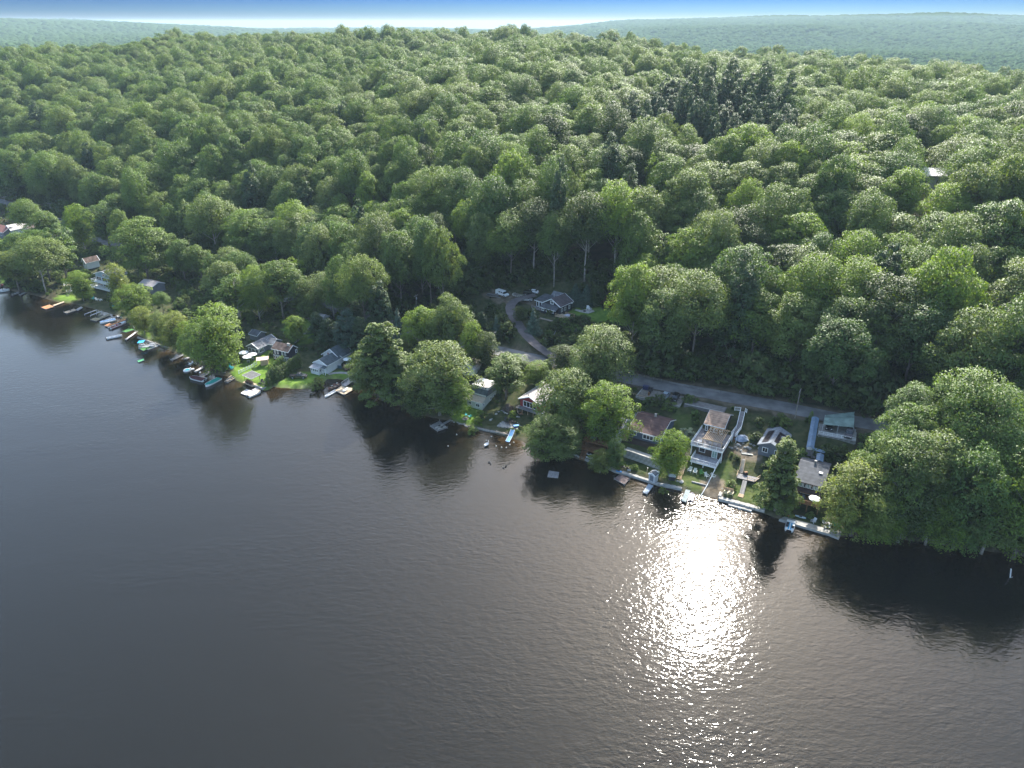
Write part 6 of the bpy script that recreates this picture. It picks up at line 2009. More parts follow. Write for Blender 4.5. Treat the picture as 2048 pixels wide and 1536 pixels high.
seawall('seawall', 'dark stone edge between the slide pier and the leaning grey tree', [cH(1190, 1085), cH(1320, 1140), cH(1480, 1200)], .5, .7, STONE, size=.8, seed=15)
F = lframe('swan_float', 'white swan shaped float on the water off the pier', 'float', W(973, 891, .1), .8)
m = MB(); hull_mesh(m, 1.6, 1.1, .5, both=True, z0=0); m.build('body', WHITE, F.root); MB().tube([(.5, 0, .3), (.85, 0, .9), (.7, 0, 1.25), (.95, 0, 1.3)], [.16, .1, .09, .05], 6).build('neck', WHITE, F.root)
for i, (a, b_) in enumerate(((360, 1230), (470, 1085), (850, 1160), (915, 1110), (975, 1232), (1045, 1248), (1105, 1250), (1150, 1215), (1200, 1185))):
    F = lframe('buoy', 'small white buoy marking the swimming area off the pier', 'buoy', W(*cH(a, b_), .05), 0, 'white buoys off the pier')
    MB().tube([(0, 0, -.15), (0, 0, 0), (0, 0, .15), (0, 0, .25)], [.1, .22, .2, .05], 7).build('float', OFFW, F.root)
    MB().tube([(0, 0, .22), (0, 0, .34)], .05, 5).build('cap', RED if i % 3 == 0 else WHITE, F.root)
for i, (a, b_) in enumerate(((885, 1440), (905, 1460), (1070, 1510), (1100, 1490))):
    F = lframe('water_bird', 'dark duck swimming between the pier buoys and the square raft', 'duck', W(*cH(a, b_), .05), R(70 * i), 'ducks on the water')
    m = MB(); hull_mesh(m, .62, .3, .22, both=True, z0=-.02); deck_fill(m, hull_mesh(MB(), .62, .3, .22, both=True, z0=-.02), 0, .02); m.build('body', DARKM if i % 2 else BARK, F.root)
    MB().tube([(.2, 0, .15), (.28, 0, .35), (.4, 0, .38)], [.06, .06, .02], 5).build('head', OFFW, F.root)

# ---- upper house
z0_ = 12.3
F = Frame(k5(470, 722), k5(795, 815), z0_, 'hillside_house', 'dark grey gabled house with white trim and a timber deck above the curved driveway', 'house')
root = F.root; w = F.w
b1 = (0, 0, 0, w, 2.2, 4.0); wallbox(root, b1, W_BLACK)
ex, ey = F.loc(k5(885, 490), z0_ + 5.4)
bw = w + .9
b2 = (-.3, 2.2, 0, bw, 7.4, 5.0); wallbox(root, b2, W_BLACK)
gable(root, b2, 2.1, 'y', .45, shingle_mat('shingles_umber', (.10, .082, .085)), W_BLACK, trim=WHITE)
leanto(root, [(-.4, -.4, 3.95), (w + .4, -.4, 3.95), (w + .4, 2.25, 4.9), (-.4, 2.25, 4.9)], S_DGREY)
for i, u in enumerate((.35, 2.35, 4.7)): window(root, b1, 'F', u * w / 6.4, 2.6, [1.2, 1.7, 1.1][i], 1.0, 2, fw=.17)
window(root, b1, 'F', 2.2, .5, 1.2, .9, 2)
window(root, (b2[0], 2.2, 0, bw, 7.4, 5.0), 'F', bw / 2 - .75, 5.05, 1.5, 1.3, 2, fw=.18, name='gable_window')
for u in (.6, 2.6, 5.2): window(root, b2, 'R', u, 2.6, 1.1, 1.4, 2, fw=.12)
# left wing
b3 = (-4.6, 3.0, 0, 4.3, 6.0, 4.6); wallbox(root, b3, W_BLACK)
leanto(root, [(-5.1, 2.5, 4.75), (0.0, 2.5, 4.75), (0.0, 9.2, 5.5), (-5.1, 9.2, 5.5)], S_DGREY)
for i in range(3): window(root, b3, 'F', .3 + i * 1.25, 2.3, 1.1, 2.1, 1, fw=.16, name='patio_door')
MB().box((-2.4, 1.9, 2.0), (5.4, 2.0, .16)).build('terrace', PL_G, root)
railing(root, [(-5.1, .95, 2.08), (-.3, .95, 2.08)], .95, WOODG, 1.6, .3)
# shed roof behind
b4 = (-2.4, 9.8, 0, 4.6, 3.0, 5.2); wallbox(root, b4, W_GREY, 'rear_wall'); gable(root, b4, 1.2, 'x', .2, S_GREY, W_GREY, trim=None, name='rear_roof')
MB().tube([(-.2, 8.4, 5.0), (-.2, 8.4, 6.6)], .14, 8).build('flue_pipe', METAL, root)
MB().tube([(w + .9, 8.9, 4.4), (w + .9, 9.0, 4.8)], .35, 10).build('satellite_dish', WHITE, root)
# right deck
MB().slab([(w, -.2, 2.0), (w + 6.2, -.2, 2.0), (w + 6.2, 3.4, 2.0), (w, 3.4, 2.0)], .18).build('deck', PL_T, root)
railing(root, [(w + .1, -.2, 2.0), (w + 6.2, -.2, 2.0), (w + 6.2, 3.4, 2.0), (w + 2.2, 3.4, 2.0)], 1.0, WOODT, 1.5, .16)
copies(root, 'support_post', MB().box((0, 0, -1.0), (.18, .18, 2.2)).mesh('support_post', WOODB), [(w + .3, 0, 2), (w + 3.1, 0, 2), (w + 6, 0, 2), (w + 6, 3.2, 2)])
MB().slab([(-.2, -1.0, .6), (w + .1, -1.0, .6), (w + .1, 0, .6), (-.2, 0, .6)], .12).build('lower_terrace', PL_G, root)
railing(root, [(-.2, -1.0, .6), (w + .1, -1.0, .6)], .6, WOODG, 1.6)
UH = F
F2 = lframe('hot_tub', 'pale covered hot tub on the timber deck of the upper house', 'hot tub', UH.world(w + 4.6, 1.6, 2.02), UH.rz)
MB().box((0, 0, .4), (1.9, 1.7, .8)).build('shell', VINYL, F2.root); MB().box((0, 0, .85), (2.0, 1.8, .1)).build('cover', mat('lilac_cover', (.42, .42, .50), .6), F2.root)
# hillside steps
A_, B_ = G(*cG(1015, 820)), G(*cG(1185, 575))
F = lframe('hillside_stairs', 'thin railed stair from the driveway up to the upper house', 'stairs', A_, 0)
d = B_ - A_
me_ = MB().box((0, 0, 0), (.35, 1.0, .1)).mesh('tread', WOODG)
P = [A_.lerp(B_, (i + .5) / 22) for i in range(22)]
P = [Vector((p.x, p.y, gz(p.x, p.y) + .25)) - A_ for p in P]
copies(F.root, 'tread', me_, P, [math.atan2(d.y, d.x)] * 22)
s_ = Vector((-d.y, d.x, 0)).normalized() * .6
for k in (-1, 1): railing(F.root, [P[0] + s_ * k, P[7] + s_ * k, P[14] + s_ * k, P[21] + s_ * k], .9, VINYL if k < 0 else WOODG, 2.4, rails=(1.0, .6))
car('van', WHITEP, cG(405, 175), cG(548, 225), 'white panel van parked nose out left of the curved driveway', cat='van', name='parked_van')
car('suv', BLACKP, cG(768, 195), cG(880, 205), 'black car behind the white sedan at the upper house')
car('sedan', WHITEP, cG(905, 175), cG(820, 172), 'white car furthest back beside the upper house')
car('sedan', WHITEP, cG(725, 265), cG(845, 270), 'white sedan in front of the left wing of the upper house')
F = lframe('boat_trailer', 'grey boat on a trailer left of the white van', 'trailer', G(*cG(355, 225)), R(-25))
m = MB(); st_ = hull_mesh(m, 5.0, 1.9, .8, z0=.4); m.build('hull', mat('grey_hull', (.20, .19, .19), .6), F.root); q = MB(); deck_fill(q, st_, .1, -.3); q.build('floor', DARKM, F.root)
copies(F.root, 'wheel', MB().tube([(0, -.1, 0), (0, .1, 0)], .3, 10).mesh('wheel', RUBBER), [(-.6, -1.0, .3), (-.6, 1.0, .3)]); MB().bar((-2.4, 0, .35), (3.6, 0, .35), .12).build('frame', METAL, F.root)
F = lframe('stone_ring', 'round pale stone island at the bend of the driveway', 'planting bed', G(*cG(680, 185)), 0)
MB().tube([(0, 0, -.3), (0, 0, .22)], 2.1, 18).build('bed', GRAVEL, F.root)
for k in range(18): rock((2.15 * math.cos(k * .349), 2.15 * math.sin(k * .349), .15), .32, seed=200 + k, m=STONE_L, name='stone', parent=F.root)
A_ = G(*cG(1530, 405))
F = lframe('patio', 'kidney shaped pale stone patio on the lawn of the upper house', 'patio', A_, 0)
pp_ = [G(*cG(*q)) - A_ for q in ((1400, 388), (1490, 415), (1580, 430), (1660, 405), (1640, 385), (1560, 378), (1480, 385), (1420, 375))]
MB().prism([(p.x, p.y) for p in pp_], -.4, .12).build('paving', STONE_L, F.root); MB().tube([(0, 0, .1), (0, 0, .4)], .5, 10).build('fire_bowl', DARKM, F.root)
for i, (a, b_) in enumerate(((1572, 380), (1600, 390), (1500, 385))): chair(G(*cG(a, b_)) + Vector((0, 0, .12)), R(40 * i), WHITE if i < 2 else DARKM, ['left white chair on the stone patio of the upper house', 'right white chair on the stone patio of the upper house', 'dark chair on the stone patio of the upper house'][i], 1.3)
F = lframe('stone_wall', 'low brown stone bank below the terrace of the upper house', 'wall', G(*k5(600, 815)), 0)
a_ = G(*k5(450, 770)) - F.o; b_ = G(*k5(880, 885)) - F.o
MB().bar(a_, b_, .5, .7).build('core', STONE, F.root)
for k in range(14): rock(a_.lerp(b_, (k + .5) / 14) + Vector((0, -.2, .15)), .42, seed=230 + k, m=mat('tan_stone', (.30, .24, .19), .9, var=.3), name='stone', parent=F.root)

# ---- building in the far clearing
p = G(1858, 372)
F = lframe('white_building', 'bright white roofed building in the small clearing far up the wooded hill', 'building', p, R(-10))
bx = (-9, -4, 0, 18, 9, 5); wallbox(F.root, bx, W_WHITE); gable(F.root, bx, 2.2, 'x', .5, mat('white_metal_roof', (.8, .8, .8), .5, var=.05), W_WHITE)
for i in range(4): window(F.root, bx, 'F', 1.5 + i * 4.2, 1.5, 1.6, 1.8, 2)
p = G(1775, 372)
F = lframe('outbuilding', 'small grey outbuilding left of the white roofed building on the hill', 'building', p, R(-10))
bx = (-4, -3, 0, 8, 6, 3.5); wallbox(F.root, bx, W_GREY); gable(F.root, bx, 1.6, 'x', .4, S_PALE, W_GREY)

# ---- white and grey green house
F = Frame(k3(390, 445), k3(815, 552), 4.2, 'lake_house', 'white lake house with slate green gabled roofs and a low sunroom wing', 'house')
root = F.root
bd = F.loc(k3(1100, 390), 4.2)[1]
bx = (.4, .4, -3.2, F.w - .8, min(bd, 9.5) - .4, 3.2); wallbox(root, bx, W_WHITE); gable(root, bx, 2.6, 'y', .45, S_GREEN, W_WHITE)
window(root, bx, 'R', 5.5, .8, 1.2, 1.4, 2)
x0_, y0_ = F.loc(k3(145, 892), 1.0); x1_, y1_ = F.loc(k3(335, 945), 1.0)
fy = (y0_ + y1_) / 2; w2 = x1_ - x0_
b1 = (x0_, fy, -3.2, w2, 2.3, 2.2); wallbox(root, b1, W_WHITE, 'sunroom_wall', .6)
for i in range(4): window(root, b1, 'F', .25 + i * (w2 - .5) / 4, .9, (w2 - .5) / 4 - .12, 1.05, 1, fw=.1)
for i in range(2): window(root, b1, 'R', .3 + i * .95, .9, .8, 1.05, 1, fw=.1)
leanto(root, [(x0_ - .3, fy - .35, -.95), (x1_ + .3, fy - .35, -.95), (x1_ + .3, fy + 2.4, -.35), (x0_ - .3, fy + 2.4, -.35)], mat('pale_porch_roof', (.38, .36, .35), .7, var=.25))
b2_ = (x0_ - .2, fy + 2.3, -3.2, w2 + 2.0, .4 - fy - 2.3 + .3, 3.1); wallbox(root, b2_, W_WHITE, 'wing_wall'); gable(root, b2_, 1.5, 'y', .35, S_GREEN, W_WHITE, name='wing_roof')
MB().slab([(x1_ + .1, fy + .8, -.75), (x1_ + 2.1, fy + .8, -.75), (x1_ + 2.1, fy + 2.4, -.35), (x1_ + .1, fy + 2.4, -.35)], .12).build('porch_roof', S_GREEN, root)
copies(root, 'porch_post', MB().box((0, 0, -1.2), (.16, .16, 2.4)).mesh('porch_post', WHITE), [(x1_ + 2.0, fy + .9, -.8), (x1_ + 1.0, fy + .9, -.8)])
MB().tube([(F.w * .45, -.6, .6), (F.w * .45, -.6, 1.4)], .25, 8).build('chimney', BRICK, root)
car('pickup', BLACKP, cD(965, 790), cD(1180, 788), 'black pickup truck on the lawn point left of the white lake house', z=.95, cat='pickup truck', name='parked_truck')
umbrella(G(*cD(1745, 612)), 1.5, CANVAS_W, 'white umbrella over the patio of the white lake house', h=2.3)
table(G(*cD(1745, 620)), 0, 1.3, 1.3, VINYL, 'grey table below the white umbrella beside the white lake house', round_=True)
for i, (a, b_) in enumerate(((1700, 660), (1730, 680), (1765, 665), (1790, 640))): chair(G(*cD(a, b_)), R(80 * i), mat('dusty_pink', (.34, .16, .16), .7), 'dusty pink patio chair, %s of the four beside the white lake house' % ['leftmost', 'front', 'third', 'rightmost'][i], 1.2, group='pink patio chairs')
F = lframe('gas_grill', 'dark teal covered grill left of the pink patio chairs', 'grill', G(*cD(1635, 655)), 0)
MB().box((0, 0, .6), (1.4, .8, 1.1), taper=.85).build('cover', mat('dark_teal', (.03, .08, .10), .6), F.root); MB().box((0, 0, 1.18), (1.0, .5, .1)).build('lid', VINYL, F.root)
car('sedan', WHITEP, cD(1950, 525), cD(2010, 500), 'white car half hidden by the tall grey green shore tree', z=2.4)
pth = [cD(1480, 735), cD(1560, 715), cD(1640, 690), cD(1720, 700), cD(1800, 725), cD(1860, 765)]
ribbon('path', np.array([(*G(*q)[:2], gz(*G(*q)[:2])) for q in pth]), 1.6, CONC, .06, 'pale concrete garden path to the boat dock')
pth = [cD(990, 330), cD(1060, 290), cD(1110, 240), cD(1140, 200), cD(1200, 130), cD(1250, 90)]
ribbon('garden_path', np.array([(*G(*q)[:2], gz(*G(*q)[:2])) for q in pth]), 1.3, CONC, .06, 'pale path climbing to the lane behind the black house')
F = lframe('garage', 'small white building at the top of the pale path', 'building', G(*cD(1290, 60)), R(-28))
bx = (0, 0, 0, 4, 4, 2.8); wallbox(F.root, bx, W_WHITE); gable(F.root, bx, 1.2, 'x', .3, S_PALE, W_WHITE); window(F.root, bx, 'F', 1.2, .8, 1.4, 1.2, 2)

# dock with boats right of the lawn point
dock('dock', 'large pale square dock with a small white boat on it', [cD(1570, 960), cD(1695, 1022), cD(1842, 935), cD(1665, 890)], .5, PL_T)
dock('gangway', 'white railed gangway to the large pale square dock', [cD(1665, 885), cD(1715, 905), cD(1842, 815), cD(1800, 795)], .8, PL_P, False, cat='gangway')
F = lframe('dock_railing', 'grey handrail along the gangway of the large pale dock', 'railing', W(*cD(1665, 885), .8), 0)
railing(F.root, [(0, 0, 0), W(*cD(1800, 795), .8) - F.o], 1.0, VINYL, 1.8, .25)
dock('landing_stage', 'grey landing stage at the shore end of the railed gangway', [cD(1800, 830), cD(1880, 862), cD(1912, 830), cD(1850, 790)], .8, PL_G)
boat('row', cD(1590, 955), cD(1435, 1048), 'long white rowing boat moored left of the large pale dock', wd=1.2, H=.6)
m_br = mat('reddish_hull', (.20, .10, .08), .6)
boat('row', cD(1640, 870), cD(1480, 950), 'reddish brown boat between the shore rocks and the white rowing boat', hull=m_br, wd=1.4, H=.6, inner=DARKM)
F = lframe('dinghy', 'small white dinghy upturned on the large pale dock', 'dinghy', W(*cD(1716, 960), .55), R(70))
m = MB(); st_ = hull_mesh(m, 2.3, 1.1, .4, z0=0); m.build('hull', WHITE, F.root); q = MB(); deck_fill(q, st_, 0, .02); q.build('cover', CANVAS_W, F.root)
for i, (a, b_) in enumerate(((1530, 900), (1560, 880), (1600, 865), (1500, 925), (1570, 910))): rock(W(*cD(a, b_), .1), .5, 'reddish shore rock between the lawn point and the pale dock', 260 + i, m_br if i % 2 else STONE_L, group='rocks by the pale dock')

# ---- black two storey house, grey house
F = Frame(k2(680, 515), k2(1050, 600), 6.4, 'black_house', 'black two storey house with white trimmed windows and a mossy brown roof', 'house')
root = F.root
yr = F.loc(k2(835, 385), 7.9)[1]
bx = (.3, .35, -4.8, F.w - .6, yr / .55 - .35, 4.8); wallbox(root, bx, W_BLACK); gable(root, bx, 1.5, 'x', .35, S_MOSS, W_BLACK, ridge=.55)
ww = F.w - .6
for u in (.1, .28, .57, .76): window(root, bx, 'F', ww * u, 3.0, .62, 1.35, 1, 2, fw=.13)
for i in range(8): window(root, bx, 'F', .15 + i * (ww - .2) / 8, .35 if i == 4 else .9, (ww - .2) / 8 - .14, 1.9 if i == 4 else 1.25, 1, 1, fw=.11, name='door' if i == 4 else 'window')
MB().box((.3 + ww / 2, .3, -2.35), (ww + .1, .1, .14)).build('trim_band', WHITE, root)
window(root, bx, 'R', 3.6, 2.9, .9, 1.3, 1, 2); window(root, bx, 'R', .2, .8, 1.0, 1.3, 2, 1); window(root, bx, 'R', 3.8, .6, 1.0, 1.3, 1, 1)
chimney(root, (F.w * .78, yr * .9, 1.5), (.5, .5, 1.2), VINYL); chimney(root, (F.w * .9, yr * .8, 1.5), (.3, .3, 1.4), METAL)
F = Frame(k2(135, 462), k2(345, 512), 4.6, 'grey_house', 'long grey single storey house with white window bands left of the black house', 'house')
root = F.root
ld = F.loc(k2(825, 330), 4.6)
L_ = min(max(ld[1], 9), 15)
bx = (.3, .35, -2.9, F.w + .6, L_ - .35, 2.9); wallbox(root, bx, W_GREY); gable(root, bx, 1.5, 'y', .35, S_GREY, W_GREY, trim=WHITE)
fw_ = F.w + .6
for i in range(3): window(root, bx, 'F', .2 + i * fw_ / 3, 1.0 if i != 1 else .2, fw_ / 3 - .3, 1.4 if i != 1 else 2.2, 2, 1, fw=.12, name='window' if i != 1 else 'door')
window(root, bx, 'R', .3, .9, 2.2, 1.5, 3, 1, fw=.14); window(root, bx, 'R', 4.6, .9, .8, 1.5, 1); window(root, bx, 'R', 6.6, .9, 1.1, 1.5, 2); window(root, bx, 'R', 9.0, .9, 1.1, 1.5, 2)
b2_ = (fw_ * .5 + 1.8, L_ - 4.5, -2.9, 3.4, 4.6, 3.1); wallbox(root, b2_, W_GREY, 'rear_wing_wall'); gable(root, b2_, 1.2, 'x', .3, S_GREY, W_GREY, name='rear_wing_roof')
F = Frame(k2(110, 330), k2(330, 395), 4.6, 'garden_house', 'small dark grey roofed building tucked behind the grey house', 'building')
bx = (-3.4, 5.0, -2.6, 4.0, 4.0, 2.6); wallbox(F.root, bx, W_GREY); gable(F.root, bx, 1.1, 'x', .3, S_DGREY, W_GREY)
for i, (a, b_) in enumerate(((335, 520), (450, 545), (388, 578))):
    umbrella(G(*cD(a, b_)), 1.75, CANVAS_W, ['leftmost of the three white umbrellas in front of the grey house', 'rightmost of the three white umbrellas in front of the grey house', 'front white umbrella of the three before the grey house'][i], h=2.3, group='white umbrellas before the grey house')
    table(G(*cD(a, b_)), .2, 1.1, 1.1, VINYL, 'round grey table under the %s white umbrella' % ['leftmost', 'rightmost', 'front'][i], round_=True)
F = Frame(cD(560, 632), cD(648, 622), 1.0, 'garden_shed', 'small tan garden bar shed with a pale flat roof at the white fence', 'shed')
bx = (0, 0, 0, 2.6, 2.0, 2.2); wallbox(F.root, bx, WOODT); MB().slab([(-1.3, -.5, 2.45), (2.9, -.5, 2.45), (2.9, 2.4, 2.6), (-1.3, 2.4, 2.6)], .12).build('roof', mat('tan_roof', (.55, .43, .34), .8), F.root)
MB().box((-1.2, -.4, 1.2), (.1, .1, 2.4)).build('post', WOODT, F.root)
fence(cD(258, 738), cD(505, 608), 'low white rail fence crossing the sunlit lawn', 1.25, WHITE, 7, pick=.35)
F = Frame(cD(330, 845), cD(432, 890), .75, 'dock_gazebo', 'timber bar gazebo with a dark flat roof on the lawn seawall', 'gazebo')
MB().box((2.4, 1.6, -.1), (5.2, 4.0, .2)).build('platform', PL_T, F.root)
copies(F.root, 'post', MB().box((0, 0, 1.25), (.14, .14, 2.5)).mesh('post', WOODT), [(x, y, 0) for x in (.3, 4.5) for y in (.2, 3.2)])
MB().slab([(-.1, -.2, 2.6), (4.9, -.2, 2.6), (4.9, 3.6, 2.8), (-.1, 3.6, 2.8)], .14).build('roof', mat('dark_flat_roof', (.10, .10, .10), .7), F.root)
fr = MB(); fr.bar((-.15, -.25, 2.55), (4.95, -.25, 2.55), .08, .18).bar((4.95, -.25, 2.55), (4.95, 3.65, 2.75), .08, .18).bar((-.15, -.25, 2.55), (-.15, 3.65, 2.75), .08, .18).bar((-.15, 3.65, 2.75), (4.95, 3.65, 2.75), .08, .18); fr.build('fascia', OFFW, F.root)
MB().box((2.4, .6, .5), (3.4, .5, 1.0)).build('counter', WOODB, F.root)
copies(F.root, 'stool', MB().tube([(0, 0, 0), (0, 0, .7)], .2, 8).mesh('stool', DARKM), [(1.2 + i * .9, -.1, 0) for i in range(4)])
for i, (a, b_) in enumerate(((572, 858), (612, 868), (550, 895), (605, 905))): chair(G(*cD(a, b_)), R(90 * i), DARKM, 'black low lawn chair on the sunlit lawn, %s of the four' % ['back left', 'back right', 'front left', 'front right'][i], 1.15, group='black lawn chairs by the hedge')
seawall('seawall', 'pale timber capped seawall round the sunlit lawn', [cD(250, 790), cD(400, 880), cD(590, 955), cD(680, 915)], .7, .5, CONC, size=1.4, seed=16)
dock('dock', 'white floating dock in front of the sunlit lawn', [cD(282, 998), cD(372, 1030), cD(462, 975), cD(362, 940)], .4, plank_mat('planks_white', (.62, .57, .55)), False)
dock('gangway', 'short white gangway to the white floating dock', [cD(430, 955), cD(465, 970), cD(525, 940), cD(490, 925)], .5, PL_P, False, cat='gangway')
boat('run', cD(385, 1045), cD(552, 975), 'white boat with a tan cover moored beside the white floating dock', cover=mat('tan_canvas', (.58, .45, .32), .8), wd=2.3)

# hedge of narrow evergreens
H0 = [(cD(665 + i * (1090 - 665) / 19, 905 - i * (905 - 640) / 19)) for i in range(20)]
for i, q in enumerate(H0):
    g_ = G(*q)
    place_tree('column0', g_, random.uniform(1.1, 1.3), random.uniform(1.15, 1.35), m='hedge', label='narrow evergreen in the hedge between the sunlit lawn and the black pickup', cat='hedge plant', group='evergreens of the lawn hedge', name='hedge_shrub')
for i in range(7):
    q = cD(650 - i * 4, 880 - i * 30); 
    place_tree('column0', G(*cD(690 + i * 30, 770 - i * 22)), random.uniform(.95, 1.15), 1.2, m='bright', label='narrow evergreen in the inner row of the lawn hedge', cat='hedge plant', group='evergreens of the inner lawn hedge', name='hedge_shrub')

# ---- moorings between the big bright tree and the gazebo
dock('dock', 'tan dock with a striped rowing boat left of the gazebo', [k6(1640, 1010), k6(1690, 960), k6(1930, 840), k6(1870, 815)][0:1] + [k6(1700, 960), k6(1940, 850), k6(1860, 815)], .5, PL_T)
boat('row', k6(1650, 1085), k6(1910, 935), 'striped aluminium rowing boat along the tan dock', hull=METAL, wd=1.5, H=.7, inner=DARKM)
boat('run', k6(1450, 990), k6(1040, 1210), 'speedboat under a teal cover', cover=TEAL, wd=2.4, name='covered_boat')
boat('run', k6(1000, 1040), k6(590, 950), 'white boat with a maroon cover', cover=MAROON, wd=2.6, name='covered_boat')
dock('dock', 'dark L shaped dock arm behind the maroon covered boat', [k6(860, 880), k6(960, 925), k6(1290, 745), k6(1230, 710)], .5, PL_G)
dock('dock', 'weathered cross dock between the maroon and teal boats', [k6(860, 900), k6(1040, 1010), k6(1090, 960), k6(930, 870)], .48, PL_G)
seawall('seawall', 'dark shore wall behind the teal covered boat', [k6(1290, 735), k6(1560, 850), k6(1780, 850)], .7, .6, STONE, size=1.0, seed=18)
dock('dock', 'bright white dock beside the turquoise water trampoline', [k6(700, 765), k6(760, 790), k6(1005, 650), k6(955, 620)], .45, _mc['planks_white'])
F = lframe('water_trampoline', 'white and turquoise round water trampoline', 'trampoline', W(*k6(505, 745), .15), 0)
MB().tube([(1.05 * math.cos(i * .5236), 1.05 * math.sin(i * .5236), .1) for i in range(13)], .33, 8, False).build('ring', WHITE, F.root, smooth=True); MB().tube([(0, 0, .22), (0, 0, .28)], .95, 14).build('bed', TURQ, F.root)
F = lframe('inflatable_lounge', 'white inflatable seat beside the turquoise trampoline', 'float', W(*k6(655, 715), .1), .5)
MB().box((0, 0, .15), (1.3, .9, .3), taper=.85).build('base', WHITE, F.root); MB().box((-.5, 0, .5), (.3, .9, .5)).build('backrest', WHITE, F.root)
boat('run', k6(690, 510), k6(430, 640), 'black and white jet ski beside the bright white dock', hull=DARKM, wd=1.2, H=.7, name='jet_ski', cat='jet ski', inner=WHITE)
F = lframe('buoy', 'white mooring ball by the dark L shaped dock', 'buoy', W(*k6(880, 810), .1), 0)
MB().tube([(0, 0, -.2), (0, 0, 0), (0, 0, .25), (0, 0, .4)], [.15, .35, .33, .1], 8).build('float', WHITE, F.root, smooth=True); MB().tube([(0, 0, .36), (0, 0, .5)], .05, 5).build('eye', METAL, F.root)
dock('dock', 'long narrow pale dock reaching out from the dark wall left of the jet ski', [cC(855, 1010), cC(890, 1030), cC(1160, 905), cC(1120, 890)], .45, PL_G)
dock('dock', 'short pale plank dock right of the long narrow dock', [cC(1100, 995), cC(1135, 1010), cC(1285, 940), cC(1260, 930)], .45, PL_P)
seawall('seawall', 'dark low shore wall from the pontoon boat to the narrow docks', [cC(305, 650), cC(540, 740), cC(800, 820), cC(1120, 905)], .65, .6, STONE, size=1.2, seed=19)
dock('swim_raft', 'bright green foam raft floating off the pontoon boat', [cC(290, 1035), cC(320, 1062), cC(412, 1025), cC(400, 998)], .3, GREENF, False, cat='raft')
# pontoon with blue bimini
c_, rz_, Lp = heading(cC(300, 800), cC(640, 780), .3)
F = lframe('pontoon_boat', 'pontoon boat with a bright blue sun top at the shore wall', 'pontoon boat', (c_.x, c_.y, 0), rz_)
copies(F.root, 'pontoon', MB().tube([(-2.9, 0, 0), (2.6, 0, 0), (3.2, 0, .15)], [.33, .33, .08], 8).mesh('pontoon', METAL), [(0, -.95, .05), (0, .95, .05)])
MB().box((0, 0, .45), (5.8, 2.5, .12)).build('deck', mat('grey_carpet', (.30, .32, .34), .9), F.root)
railing(F.root, [(-2.8, -1.2, .5), (2.8, -1.2, .5), (2.8, 1.2, .5), (-2.8, 1.2, .5)], .75, METAL, 1.2, closed=True, rails=(1.0, .5))
copies(F.root, 'seat', MB().box((0, 0, .25), (1.4, .6, .5)).mesh('seat', VINYL), [(-1.8, .8, .5), (1.6, .8, .5), (1.6, -.8, .5)])
MB().slab([(-3.0, -1.2, 2.3), (-.8, -1.2, 2.4), (-.8, 1.2, 2.4), (-3.0, 1.2, 2.3)], .06).build('sun_top', mat('sky_blue_canvas', (.03, .36, .62), .7), F.root)
copies(F.root, 'frame_pole', MB().tube([(0, 0, 0), (0, 0, 1.8)], .03, 5).mesh('frame_pole', METAL), [(-2.8, -1.1, .55), (-.9, -1.1, .55), (-2.8, 1.1, .55), (-.9, 1.1, .55)])
dock('turf_float', 'green turf covered float alongside the pontoon boat', [cC(330, 830), cC(400, 865), cC(560, 800), cC(470, 768)], .35, TURF, False, cat='float')
boat('row', cC(460, 835), cC(650, 775), 'small white skiff outside the green turf float', wd=1.2, H=.5)

# ---- far left moorings
dock('dock', 'orange square dock, the leftmost of the row of docks', [cB(190, 635), cB(270, 668), cB(410, 625), cB(330, 590)], .5, PL_O)
dock('gangway', 'narrow tan gangway to the leftmost orange dock', [cB(385, 600), cB(410, 612), cB(590, 545), cB(570, 535)], .55, PL_T, False, cat='gangway')
dock('dock', 'tan narrow dock with a dark outboard, second from the left', [cB(575, 715), cB(625, 740), cB(800, 680), cB(750, 660)], .45, PL_T)
dock('gangway', 'pale ladder like gangway to the second dock from the left', [cB(780, 675), cB(815, 690), cB(900, 640), cB(870, 622)], .6, PL_P, False, cat='gangway')
F = lframe('person', 'person in dark clothing sitting on the narrow tan dock', 'person', W(*cB(698, 695), .5), 0)
m = MB(); m.tube([(0, 0, .1), (0, .03, .35), (0, .05, .6), (0, .04, .68)], [.18, .17, .2, .07], 9); m.tube([(0, .04, .68), (0, .03, .74), (0, 0, .86), (0, .01, .95)], [.06, .09, .1, .05], 9)
for s_ in (-1, 1): m.tube([(s_ * .1, 0, .12), (s_ * .13, -.4, .3), (s_ * .13, -.5, .02)], [.1, .08, .05], 7); m.tube([(s_ * .2, .04, .58), (s_ * .26, -.1, .38), (s_ * .15, -.32, .34)], [.06, .05, .035], 6)
m.build('body', mat('dark_clothes', (.05, .03, .03), .8), F.root, smooth=True); MB().tube([(0, .02, .87), (0, .02, .97)], [.11, .06], 8).build('hair', DARKM, F.root)
for i, q in enumerate((((930, 755), (1140, 680)), ((1030, 778), (1225, 700)))):
    F = lframe('boat_lift_rail', ['left long pale rail of the empty boat lift', 'right long pale rail of the empty boat lift'][i], 'boat lift', W(*cB(*q[0]), .6), 0)
    d = W(*cB(*q[1]), .9) - F.o
    MB().bar((0, 0, 0), d, .45, .16).build('beam', VINYL, F.root); copies(F.root, 'pile', MB().tube([(0, 0, -1.8), (0, 0, .1)], .08, 6).mesh('pile', VINYL), [(0, 0, 0), d * .5, d * .95])
dock('dock', 'olive brown dock with a side arm left of the blue covered boat', [cB(1030, 845), cB(1130, 870), cB(1215, 830), cB(1115, 808)], .45, plank_mat('planks_olive', (.25, .22, .14)))
